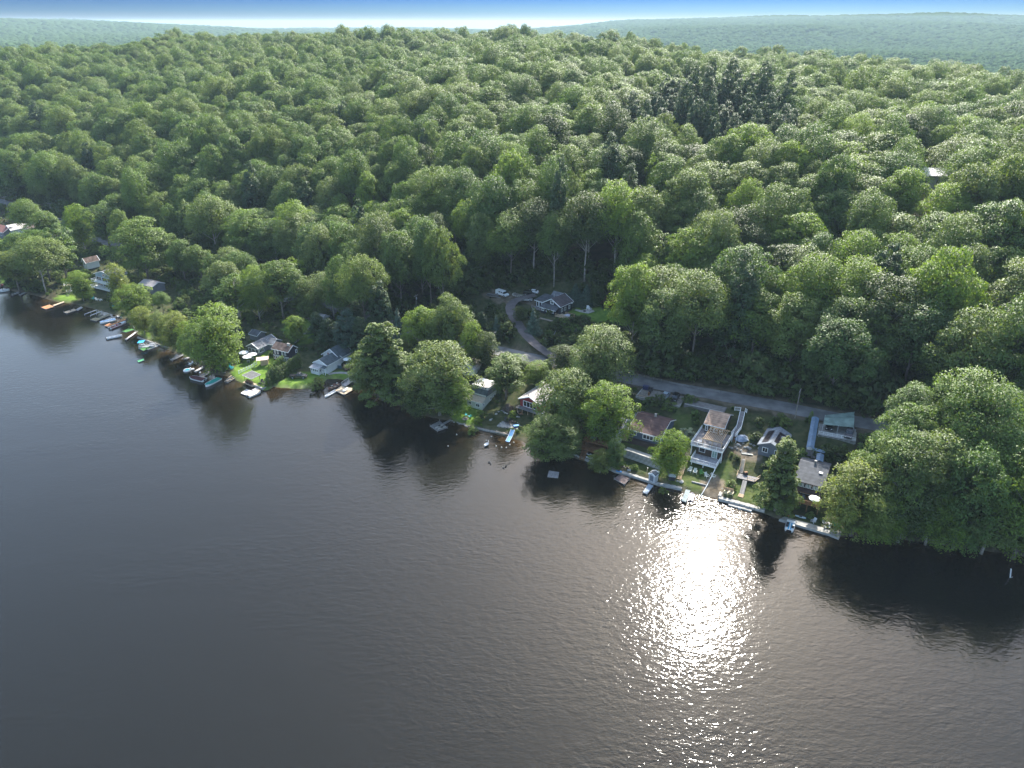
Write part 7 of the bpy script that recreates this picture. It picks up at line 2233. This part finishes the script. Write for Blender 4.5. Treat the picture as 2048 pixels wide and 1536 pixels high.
dock('gangway', 'olive gangway behind the olive brown dock', [cB(1185, 815), cB(1215, 825), cB(1375, 760), cB(1345, 752)], .5, _mc['planks_olive'], False, cat='gangway')
boat('run', cB(1455, 850), cB(1195, 905), 'speedboat under a dark blue cover', cover=mat('navy_canvas', (.05, .12, .24), .7, var=.4, scale=1.0), wd=2.6, name='covered_boat')
boat('row', cB(1480, 800), cB(1610, 725), 'pale aluminium skiff drawn up behind the dark blue covered boat', hull=METAL, wd=1.5, H=.6)
boat('run', cB(1560, 800), cB(1655, 815), 'small upturned grey boat on the shore right of the aluminium skiff', hull=VINYL, cover=VINYL, wd=1.5, H=.6)
dock('dock', 'orange dock holding the red and white boat', [cB(1270, 945), cB(1370, 985), cB(1440, 945), cB(1360, 905)], .5, PL_O)
dock('gangway', 'long reddish gangway along the red and white boat', [cB(1390, 925), cB(1430, 940), cB(1665, 835), cB(1640, 828)], .55, PL_O, False, cat='gangway')
boat('run', cB(1360, 1000), cB(1640, 890), 'white boat with red seats between the orange dock and open water', inner=RED, wd=2.0)
dock('swim_float', 'dark green mat float right of the red and white boat', [cB(1565, 1045), cB(1640, 1062), cB(1780, 1015), cB(1690, 990)], .25, TURF, False, cat='float')
kayak(cB(1700, 930), cB(1810, 930), mat('orange_plastic', (.50, .20, .06), .6), 'orange kayak under the yellow green shore tree', z=.25, wd=1.2)
dock('dock', 'long thin white pole dock pointing at the floating grey boat', [cB(1620, 1180), cB(1645, 1192), cB(1880, 1015), cB(1865, 1005)], .55, _mc['planks_white'])
F = lframe('mooring_post', 'white leaning post behind the long thin white dock', 'post', W(*cB(1795, 1030), .1), 0)
MB().tube([(0, 0, -.5), (-.6, .6, 1.9)], .09, 6).build('shaft', WHITE, F.root); MB().tube([(-.6, .6, 1.9), (-.62, .62, 2.0)], .12, 6).build('cap', OFFW, F.root)
boat('row', cB(1310, 1170), cB(1575, 1120), 'pale grey boat floating free below the red and white boat', hull=mat('pale_hull', (.50, .55, .60), .5), wd=1.6, H=.8, inner=VINYL)
boat('run', k1(-40, 1395), k1(165, 1365), 'white speedboat at the left edge of the photo', wd=2.0)
boat('row', k1(190, 1450), k1(340, 1400), 'dark grey dinghy under the leftmost shore trees', hull=mat('grey_hull', (.20, .19, .19), .6), wd=1.6, H=.7, inner=VINYL)
dock('dock', 'thin grey dock beside the dark grey dinghy', [k1(320, 1440), k1(345, 1455), k1(500, 1385), k1(470, 1375)], .45, PL_G)
boat('run', k1(-60, 1320), k1(60, 1280), 'red striped boat behind the white speedboat at the left edge', hull=mat('red_hull', (.35, .08, .08), .5), wd=2.0)
boat('run', k1(-50, 1110), k1(40, 1100), 'white boat in the inlet at the far left edge', wd=2.0)
F = lframe('roofed_boat', 'blue and white boat in the inlet at the far left', 'boat', W(*k1(10, 900), 0), .4)
m = MB(); st_ = hull_mesh(m, 6, 2.4, .9); m.build('hull', BLUE, F.root); MB().box((-.3, 0, 1.2), (2.4, 1.8, 1.1)).build('cabin', WHITE, F.root); MB().box((.95, 0, 1.3), (.06, 1.5, .6)).build('windscreen', GLASS, F.root)

# ---- far left houses
F = Frame(cB(1135, 165), cB(1430, 235), 5.0, 'tiered_house', 'blue grey three tier house with white balconies among the far left trees', 'house')
root = F.root; w = F.w
BG = shingle_mat('siding_blue_grey', (.34, .42, .46), .08, .2)
b = (0, 0, -3.4, w, 7, 6.4); wallbox(root, b, BG); gable(root, b, 1.8, 'y', .4, S_DGREY, BG)
for j, z in enumerate((-2.6, -.1)):
    MB().slab([(-.5, -2.2 - .8 * (1 - j), z), (w + .6, -2.2 - .8 * (1 - j), z), (w + .6, 0, z), (-.5, 0, z)], .2).build('balcony', WHITE, root)
    railing(root, [(-.5, 0, z), (-.5, -2.2 - .8 * (1 - j), z), (w + .6, -2.2 - .8 * (1 - j), z), (w + .6, 0, z)], 1.0, WHITE, 1.6, .25)
    for i in range(3): window(root, b, 'F', .4 + i * (w - .5) / 3, z + 3.5, (w - .6) / 3 - .3, 1.9, 2, name='window')
window(root, b, 'F', w / 2 - .9, 6.0 - .2, 1.8, 1.2, 2, name='gable_window')
F = Frame(cA(1140, 1035), cA(1215, 1062), 4.4, 'dark_gabled_house', 'dark roofed white gabled cottage behind the tiered blue grey house', 'cottage')
bx = (0, 0, 0, 3.6, 6, 2.2); wallbox(F.root, bx, W_WHITE); gable(F.root, bx, 1.7, 'y', .4, S_MOSS, W_WHITE); window(F.root, bx, 'F', 1.0, .6, 1.4, 1.3, 2)
F = lframe('round_deck', 'round white railed lookout deck on posts left of the tiered house', 'deck', W(*cB(655, 260), 3.8), 0)
rr = [(1.9 * math.cos(i * .785), 1.5 * math.sin(i * .785), 0) for i in range(8)]
MB().prism([(p[0], p[1]) for p in rr], -.2, 0).build('decking', PL_T, F.root); railing(F.root, rr, .9, WHITE, 1.5, closed=True)
copies(F.root, 'support_post', MB().box((0, 0, -1.4), (.16, .16, 2.8)).mesh('support_post', WHITE), [(-1.2, -.6, -.1), (1.2, -.6, -.1), (0, 1, -.1)])
A_ = G(*cB(630, 450)); st = lframe('shore_stairs', 'grey steps going down from the round lookout deck to the bright grass', 'stairs', A_, 0)
stairs(st.root, (0, 0, .1), tuple(W(*cB(690, 330), 3.0) - A_), 1.1, 8, WOODG)
F = Frame(cB(1500, 510), cB(1600, 545), 1.6, 'boathouse', 'small white gabled boathouse behind the round bright shore tree', 'boathouse')
bx = (0, 0, 0, 3.0, 4, 2.4); wallbox(F.root, bx, W_WHITE); gable(F.root, bx, 1.3, 'y', .3, S_PALE, W_WHITE); window(F.root, bx, 'F', .9, .6, 1.1, 1.4, 1)
F = Frame(cB(1985, 345), cB(2080, 370), 3.6, 'low_house', 'low pale roofed house behind the round bright shore tree', 'house')
bx = (-4, 0, 0, 9, 6, 2.4); wallbox(F.root, bx, W_GREY); gable(F.root, bx, 1.1, 'x', .3, S_PALE, W_GREY); window(F.root, bx, 'F', 5.5, .8, 1.5, 1.2, 2)
F = Frame(k1(135, 430), k1(310, 470), 3.6, 'white_barn', 'white gabled building with a pale tan roof near the far left lane', 'building')
bx = (0, 0, 0, F.w * .5, 9, 3.6); wallbox(F.root, bx, W_WHITE); gable(F.root, bx, 2.2, 'y', .5, mat('tan_metal_roof', (.50, .46, .40), .6, var=.12), W_WHITE); window(F.root, bx, 'F', F.w * .2, 1.2, 1.4, 1.6, 2)
F = Frame(k1(420, 405), k1(640, 380), 3.6, 'brown_roof_house', 'low brown roofed house right of the white gabled building', 'house')
bx = (0, 0, 0, 13, 7, 2.8); wallbox(F.root, bx, W_BROWN); gable(F.root, bx, 1.8, 'x', .5, mat('dusty_brown_roof', (.24, .17, .14), .8), W_BROWN); window(F.root, bx, 'F', 3, .8, 1.6, 1.2, 2); window(F.root, bx, 'F', 8, .8, 1.6, 1.2, 2)
F = Frame(k1(800, 270), k1(960, 310), 4.0, 'dark_roof_house', 'dark blue grey roofed house beside the far left lane', 'house')
bx = (-1, 0, 0, 9, 7, 2.8); wallbox(F.root, bx, W_GREY); gable(F.root, bx, 2.0, 'x', .4, S_DGREY, W_GREY); window(F.root, bx, 'F', 3, .8, 1.6, 1.2, 2)
F = Frame(k1(-90, 430), k1(60, 470), 3.4, 'red_roof_house', 'house with a dull red roof at the left edge of the photo', 'house')
bx = (0, 0, 0, 11, 8, 3); wallbox(F.root, bx, W_GREY); gable(F.root, bx, 2.2, 'x', .4, mat('red_roof', (.24, .10, .08), .8), W_GREY); window(F.root, bx, 'F', 7, .8, 1.6, 1.2, 2)
F = lframe('awning_tent', 'turquoise tarpaulin shelter beside the far left lane', 'shelter', G(*k1(495, 150)), .3)
MB().slab([(-2, -2, 2.3), (2, -2, 2.3), (2, 0, 3.0), (-2, 0, 3.0)], .06).slab([(-2, 0, 3.0), (2, 0, 3.0), (2, 2, 2.3), (-2, 2, 2.3)], .06).build('canopy', mat('turquoise_tarp', (.12, .34, .42), .7), F.root)
copies(F.root, 'post', MB().tube([(0, 0, 0), (0, 0, 2.3)], .05, 5).mesh('post', VINYL), [(x, y, 0) for x in (-1.9, 1.9) for y in (-1.9, 1.9)])
car('sedan', WHITEP, k1(690, 50), k1(735, 20), 'white car at the wooded edge of the far left lane')
car('suv', mat('pale_grey_paint', (.4, .42, .45), .3), (572, 607), (584, 600), 'pale grey car on the lane glimpsed behind the slim birch')
car('sedan', BLACKP, (592, 598), (603, 602), 'black car on the lane glimpsed beside the slim birch trunk')
# furniture on the shaded lawns at the left
for i, (a, b_, c) in enumerate(((1075, 505, TURQ), (1150, 520, WHITE), (1210, 525, WHITE), (1435, 640, TURQ), (1480, 680, VINYL))):
    chair(G(*cB(a, b_)), R(70 * i), c, ['turquoise lawn chair below the tiered house, leftmost', 'white lawn chair below the tiered house, left one', 'white lawn chair below the tiered house, right one', 'turquoise chair near the round bright shore tree', 'pale grey chair near the round bright shore tree'][i], 1.3)
for i, (a, b_, c) in enumerate(((130, 655, TURQ), (165, 670, TURQ), (245, 578, WHITE), (210, 572, WHITE))):
    chair(G(*cD(a, b_)), R(60 * i), c, ['left turquoise lawn chair in the shade of the big bright tree', 'right turquoise lawn chair in the shade of the big bright tree', 'right white bench seat in shade before the umbrellas', 'left white bench seat in shade before the umbrellas'][i], 1.3)
# ------------------------------------------------------------------ trees and shrubs of the shore, one by one
TR = [
 ('oak1', 40, 584, 500, 78, 'yellow', 'yellow green tree leaning over the leftmost dinghy'),
 ('oak2', 93, 585, 470, 90, None, 'large spreading tree with a long slanting trunk on the far left bank'),
 ('oak0', 60, 560, 462, 74, None, 'rounded tree at the back of the far left grove'),
 ('oak3', 101, 563, 456, 66, None, 'tree in the middle of the far left grove'),
 ('open0', 136, 561, 446, 62, None, 'slim pale trunked tree at the right of the far left grove'),
 ('oak4', 14, 552, 478, 60, 'bright', 'bright crown at the left edge of the photo'),
 ('open1', 221, 501, 402, 62, None, 'tall tree with a bare pale trunk beside the far left lane'),
 ('oak5', 172, 505, 405, 52, 'bright', 'bright round tree left of the bare trunked tree'),
 ('oak3', 298, 562, 434, 94, None, 'big dark hearted tree above the tiered blue grey house'),
 ('full1', 247, 612, 524, 46, 'yellow', 'thin yellow green tree in front of the tiered house'),
 ('full0', 168, 602, 541, 46, 'bright', 'bright small tree left of the tiered house'),
 ('spruce1', 177, 598, 560, 18, 'dark', 'dark narrow tree against the tiered house'),
 ('full1', 274, 634, 567, 64, 'bright', 'round bright tree on the shore right of the tiered house'),
 ('full0', 290, 668, 613, 42, 'yellow', 'feathery yellow green tree above the orange kayak'),
 ('full1', 326, 690, 621, 40, 'grey', 'grey green bushy tree above the pontoon boat'),
 ('full0', 358, 702, 622, 46, 'yellow', 'yellow tinged tree between the grey green one and the big bright one'),
 ('full1', 386, 716, 640, 44, 'bright', 'bright bushy tree touching the left of the big shore tree'),
 ('full1', 444, 745, 606, 108, 'bright', 'big bright spreading tree on the shore above the maroon covered boat'),
 ('oak0', 408, 735, 648, 62, None, 'dark green flank tree behind the maroon covered boat'),
 ('oak2', 328, 628, 582, 30, None, 'small round tree right of the round bright one'),
 ('open0', 480, 640, 545, 80, None, 'light green tree in the yard left of the grey house'),
 ('oak4', 455, 622, 520, 66, 'grey', 'greyish tree behind the light green yard tree'),
 ('oak1', 568, 641, 518, 78, None, 'tall tree with a bare slanting trunk above the grey house'),
 ('oak5', 520, 640, 528, 60, 'bright', 'bright crown left of the slanting trunk tree'),
 ('open1', 599, 609, 511, 36, 'bright', 'slim birch like tree standing alone before the dark wood'),
 ('oak2', 668, 636, 541, 88, 'grey', 'pale grey yellow tree above the hemlocks'),
 ('oak3', 634, 640, 585, 40, 'grey', 'lower pale tree left of the grey yellow one'),
 ('full0', 618, 642, 583, 30, 'grey', 'small pale topped tree beside the parked black car'),
 ('full1', 596, 684, 630, 46, 'bright', 'bright low tree behind the black house'),
 ('pine0', 742, 634, 546, 38, 'pine', 'tall thin evergreen with a bare pale trunk'),
 ('spruce0', 700, 704, 618, 52, 'spruce', 'blue green hemlock at the top of the dark group'),
 ('spruce0', 728, 712, 632, 50, 'pine', 'dark hemlock left of the tall pale shore tree'),
 ('spruce0', 662, 700, 636, 48, 'pine', 'dark hemlock above the green roofed house'),
 ('spruce0', 640, 682, 622, 42, 'pine', 'dark hemlock behind the black house chimneys'),
 ('spruce0', 752, 690, 630, 44, 'pine', 'dark hemlock furthest right in the group'),
 ('spruce1', 690, 690, 640, 40, 'pine', 'small dark hemlock in the middle of the group'),
 ('spruce0', 714, 668, 600, 40, 'pine', 'hemlock at the back of the dark group'),
 ('spruce0', 800, 702, 614, 32, 'spruce', 'slender olive cedar between the two big shore trees'),
 ('spruce1', 810, 708, 640, 24, 'yellow', 'small yellowish cedar beside the slender olive cedar'),
 ('tall0', 768, 800, 643, 122, 'grey', 'tall cone shaped pale shore tree standing over the water'),
 ('tall1', 800, 806, 700, 80, None, 'lower dark flank tree at the foot of the tall pale shore tree'),
 ('full0', 735, 784, 700, 60, None, 'low leafy tree at the left of the tall pale shore tree'),
 ('full0', 880, 832, 681, 108, 'grey', 'broad pale domed tree hanging over the water left of the kayak dock'),
 ('full1', 905, 830, 735, 84, 'bright', 'bright lower tree at the right of the broad domed tree'),
 ('full0', 845, 828, 748, 76, 'dark', 'dark low tree between the two big shore trees'),
 ('oak1', 850, 718, 612, 68, 'bright', 'bright tree behind the domed shore tree'),
 ('oak3', 905, 722, 589, 68, 'grey', 'tall pale crowned tree below the white van'),
 ('full0', 875, 720, 630, 50, None, 'mid green tree filling in beside the tall pale crowned tree'),
 ('full1', 945, 738, 640, 46, 'bright', 'bright leafy tree left of the lane end'),
 ('full0', 972, 738, 662, 44, 'dark', 'dark rounded tree at the lane end pole'),
 ('open0', 1012, 798, 705, 84, 'grey', 'airy many limbed tree between the cream and red cottages'),
 ('full1', 1030, 745, 708, 48, None, 'green bush tree against the lane behind the airy tree'),
 ('full0', 1072, 768, 722, 44, 'bright', 'bright tree behind the red cottage roof'),
 ('spruce1', 1100, 756, 726, 26, 'yellow', 'left yellow green evergreen of three beside the lane'),
 ('spruce1', 1116, 752, 727, 24, 'yellow', 'middle yellow green evergreen of three beside the lane'),
 ('spruce1', 1131, 755, 728, 24, 'bright', 'right green evergreen of three beside the lane'),
 ('full0', 1128, 868, 738, 96, 'grey', 'large pale crowned tree beside the red cottage'),
 ('full1', 1096, 915, 828, 92, None, 'leaning green tree overhanging the water right of the slide'),
 ('full0', 1126, 912, 840, 72, None, 'dark green tree behind the leaning one at the water'),
 ('oak5', 1196, 792, 646, 122, None, 'very tall round tree standing beside the lane above the locust'),
 ('full1', 1188, 790, 700, 90, 'dark', 'dark leafy mass under the very tall round tree'),
 ('full0', 1211, 890, 765, 92, 'bright', 'bright feathery locust tree above the timber deck'),
 ('full1', 1228, 938, 875, 44, None, 'dark tree at the left end of the streaked concrete wall'),
 ('full0', 1200, 945, 900, 40, 'yellow', 'yellow green willow hanging over the white kayaks'),
 ('full1', 1336, 953, 859, 66, 'bright', 'bright round lawn tree in front of the slate blue cottage'),
 ('tall0', 1550, 1020, 876, 98, 'grey', 'tall cone shaped yellow green tree on the walled lawn'),
 ('tall1', 1562, 1012, 925, 62, None, 'darker tree pressed against the cone shaped tree'),
 ('full0', 1702, 1072, 926, 124, 'yellow', 'bright yellow green tree leaning over the right end of the patio'),
 ('full1', 1760, 1078, 960, 90, None, 'green tree behind the yellow green one at the patio'),
 ('full0', 1745, 1078, 968, 100, 'bright', 'bright green shore tree, first right of the yellow green patio tree'),
 ('full1', 1795, 1084, 895, 120, 'dark', 'broad shore tree at the water, second right of the patio tree'),
 ('oak5', 1850, 1090, 975, 115, 'bright', 'bright green shore tree at the water in the middle of the right bank'),
 ('full1', 1905, 1098, 890, 120, None, 'broad shore tree left of the leaning white water post'),
 ('oak0', 1962, 1108, 985, 115, 'grey', 'shore tree directly above the leaning white water post'),
 ('full1', 2025, 1118, 905, 130, 'bright', 'shore tree at the right edge of the photo by the water'),
 ('full1', 1765, 1040, 850, 120, None, 'tree behind the first shore trees right of the patio'),
 ('full0', 1830, 1050, 860, 130, 'grey', 'pale tree behind the broad shore tree on the right bank'),
 ('full0', 1975, 1068, 870, 130, None, 'tree in the second row above the leaning water post'),
 ('full0', 2050, 1080, 880, 130, 'grey', 'pale tree in the second row at the right edge of the photo'),
 ('spruce1', 993, 673, 630, 28, 'spruce', 'blue green young spruce left of the driveway'),
 ('spruce1', 1066, 667, 617, 34, 'spruce', 'blue green young spruce in front of the upper house'),
 ('full1', 1040, 643, 612, 28, 'dark', 'dark round bush tree inside the driveway bend'),
 ('spruce0', 965, 668, 622, 36, 'pine', 'dark spruce at the wood edge left of the driveway'),
 ('spruce0', 1150, 608, 566, 36, 'spruce', 'left blue spruce behind the lawn of the upper house'),
 ('spruce0', 1172, 610, 568, 32, 'spruce', 'right blue spruce behind the lawn of the upper house'),
 ('full0', 1195, 612, 570, 34, 'dark', 'dark tree behind the stone patio'),
 ('full1', 1130, 742, 690, 60, 'dark', 'dark bushy tree right of the driveway mouth'),
]
for t in TR:
    if 'hemlock' in t[6] and t[0].startswith('spruce'): t = ('pine%d' % (t[1] % 2),) + t[1:]
    if 'locust' in t[6] or t[0] == 'open0': pass
    tree_at(t[0], t[1], t[2], t[3], t[4], t[6], m=t[5], name='hemlock_tree' if 'hemlock' in t[6] and t[0].startswith('pine') else None, bark=BARK_P if random.random() < .3 else None)
SH = [
 (1374, 874, 'bloom', 1.1, 'white flowering hydrangea left of the deck house'), (636, 775, 'yellow', 1.35, 'round yellow green bush at the tip of the lawn point'),
 (1342, 893, 'dark', .9, 'dark bush behind the bright lawn tree'), (1214, 612, 'red', 1.3, 'russet bush at the edge of the upper lawn'),
 (417, 650, 'red', 1.5, 'russet leaved bush above the big bright tree'), (1325, 985, 'yellow', .6, 'yellow flowering clump by the pale boulder'),
 (955, 850, 'bright', .8, 'bright shrub at the right edge of the cream cottage lawn'), (962, 835, 'mid', .9, 'green shrub beside the cream cottage lawn, upper one'), (945, 866, 'mid', .8, 'leafy shrub at the water right of the cream cottage lawn'),
 (1025, 833, 'bright', .7, 'small bright bush behind the stone terrace'), (992, 735, 'mid', 1.2, 'green shrub below the lane end pole'),
 (1374, 802, 'dark', .8, 'dark shrub between the two parking pads'), (1380, 805, 'mid', .9, 'green shrub left of the empty parking pad'),
 (1320, 812, 'dark', 1.2, 'dark ivy like bush against the pad wall, left one'), (1338, 816, 'mid', 1.1, 'green bush against the pad wall, middle one'), (1300, 808, 'mid', 1.0, 'green bush against the pad wall, furthest left'),
 (655, 712, 'dark', 1.2, 'dark shrub beside the white lake house, right one'), (672, 716, 'dark', 1.0, 'dark shrub by the grill of the white lake house'), (690, 700, 'dark', 1.3, 'dark shrub behind the white umbrella'),
 (1513, 880, 'dark', .9, 'dark shrub left of the panel roofed house'), (1600, 920, 'mid', 1.2, 'green shrub right of the panel roofed house'), (1652, 915, 'dark', 1.4, 'dark shrub under the platform wall, left one'), (1672, 920, 'dark', 1.5, 'dark shrub under the platform wall, right one'),
 (1100, 630, 'dark', 1.0, 'low dark bush below the upper house steps'), (1130, 655, 'mid', 1.3, 'green bush below the timber deck of the upper house'), (1150, 668, 'mid', 1.4, 'green bush on the bank right of the hillside stairs'), (1172, 650, 'dark', 1.3, 'dark bush at the front of the upper lawn'),
 (545, 712, 'mid', .8, 'low shrub in front of the black house'), (1075, 770, 'mid', 1.0, 'shrub behind the red cottage chimney'), (1462, 975, 'mid', .8, 'green shrub behind the cream lawn chairs'),
]
for x, y, m, s, lb in SH:
    place_tree('shrub%d' % random.randint(0, 2), G(x, y), s * .95, s, m=m, label=lb, cat='shrub')

# leafy cover of the yards: bushes between the cottages that nobody could count
def yard_objs(coll):
    for j in range(3):
        me = PROTO['shrub%d' % j][0].copy(); me.materials[0] = LEAF['mid' if j else 'dark']
        o = bpy.data.objects.new('y%d_bush' % j, me); coll.objects.link(o)
        yield o
ux, uy = np.meshgrid(np.arange(-430, 120, 2.6), np.arange(130, 520, 2.6))
ux = (ux + rng.uniform(-1.3, 1.3, ux.shape)).ravel(); uy = (uy + rng.uniform(-1.3, 1.3, uy.shape)).ravel()
d1, _, s1 = seg_dist(ux, uy, SHORE); d2, _, s2 = seg_dist(ux, uy, ROAD)
okk = (s1 > 0) & (s2 < 0) & (d2 > 5.0) & (d1 > 1.5)
for q_ in LAWNS + BARE: okk &= ~in_poly(ux, uy, q_)
for (a, b, hw, hl, an, z, bl) in PADS: okk &= (np.abs((ux - a) * math.cos(an) + (uy - b) * math.sin(an)) > hw + 1.2) | (np.abs(-(ux - a) * math.sin(an) + (uy - b) * math.cos(an)) > hl + 1.2)
KEEP = [area(q) for q in (
  [(1245, 905), (1250, 850), (1275, 815), (1365, 840), (1395, 860), (1420, 800), (1530, 800), (1500, 900), (1530, 1040), (1380, 1000), (1240, 950)],
  [(1500, 920), (1520, 850), (1590, 855), (1590, 930)], [(1580, 1040), (1580, 920), (1620, 830), (1645, 830), (1700, 850), (1700, 900), (1670, 1080)],
  [(985, 880), (990, 800), (1030, 760), (1110, 760), (1110, 830), (1060, 890)], [(905, 850), (925, 760), (960, 745), (1000, 770), (985, 870)],
  [(470, 770), (450, 720), (480, 650), (600, 640), (720, 680), (730, 780)], [(1140, 930), (1150, 850), (1180, 820), (1250, 850), (1245, 940)],
  [(200, 640), (170, 600), (190, 540), (240, 520), (260, 560), (250, 600), (300, 600), (330, 560), (360, 580), (340, 700)], [(100, 600), (90, 570), (160, 560), (170, 600)],
  [(0, 480), (0, 420), (120, 450), (130, 480), (60, 500)], [(910, 760), (915, 700), (960, 700), (960, 760)], [(1180, 930), (1200, 760), (1290, 780), (1250, 930)])]
inkeep = np.zeros(len(ux), bool)
for q_ in KEEP: inkeep |= in_poly(ux, uy, q_)
sc1 = rng.uniform(.35, 1.1, len(ux))
sc1 = np.where(inkeep, sc1 * .5, sc1)
okk &= rng.random(len(ux)) < np.where(inkeep, .5, .62)
HB = [(o.matrix_world.translation.x, o.matrix_world.translation.y) for o in bpy.data.objects if o.get('category') in ('house', 'cottage', 'car', 'building', 'shed', 'van', 'pickup truck')]
ux, uy, sc1 = ux[okk], uy[okk], sc1[okk]
far_ok = np.ones(len(ux), bool)
for o in [o for o in bpy.data.objects if o.type == 'EMPTY' and o.get('category') in ('house', 'cottage', 'car', 'building', 'shed', 'van', 'pickup truck', 'deck', 'footbridge', 'covered stairway', 'stairs', 'canopy', 'boathouse', 'gazebo')]:
    ca_, sa_ = math.cos(o.rotation_euler.z), math.sin(o.rotation_euler.z)
    lo = [1e9, 1e9]; hi = [-1e9, -1e9]
    for ch in o.children:
        for c in ch.bound_box:
            p = ch.location + Vector(c)
            lo = [min(lo[0], p.x), min(lo[1], p.y)]; hi = [max(hi[0], p.x), max(hi[1], p.y)]
    lx = (ux - o.location.x) * ca_ + (uy - o.location.y) * sa_; ly = -(ux - o.location.x) * sa_ + (uy - o.location.y) * ca_
    mg = .6
    far_ok &= ~((lx > lo[0] - mg) & (lx < hi[0] + mg) & (ly > lo[1] - mg - .6) & (ly < hi[1] + mg))
ux, uy, sc1 = ux[far_ok], uy[far_ok], sc1[far_ok]
urt = np.zeros((len(ux), 3)); urt[:, 2] = rng.uniform(0, 6.28, len(ux))
scatter('garden_bushes', np.stack([ux, uy, land(ux, uy)], 1), rng.integers(0, 3, len(ux)), np.stack([sc1, sc1, sc1], 1), urt, yard_objs, 'mixed low green bushes covering the slopes between the cottages')
# ------------------------------------------------------------------ summer haze
hz = MB()
hz.box((0, 4000, 68), (26000, 24000, 150))
m, n, l, out = _nt('haze')
pv = n.new('ShaderNodeVolumePrincipled')
pv.inputs['Color'].default_value = (0.60, 0.79, 0.97, 1)
pv.inputs['Density'].default_value = HAZE
pv.inputs['Anisotropy'].default_value = 0.1
l.new(pv.outputs['Volume'], out.inputs['Volume'])
hazeo = hz.build('haze', m)
tag(hazeo, 'pale summer haze over the lake and hills', None, None, 'stuff')
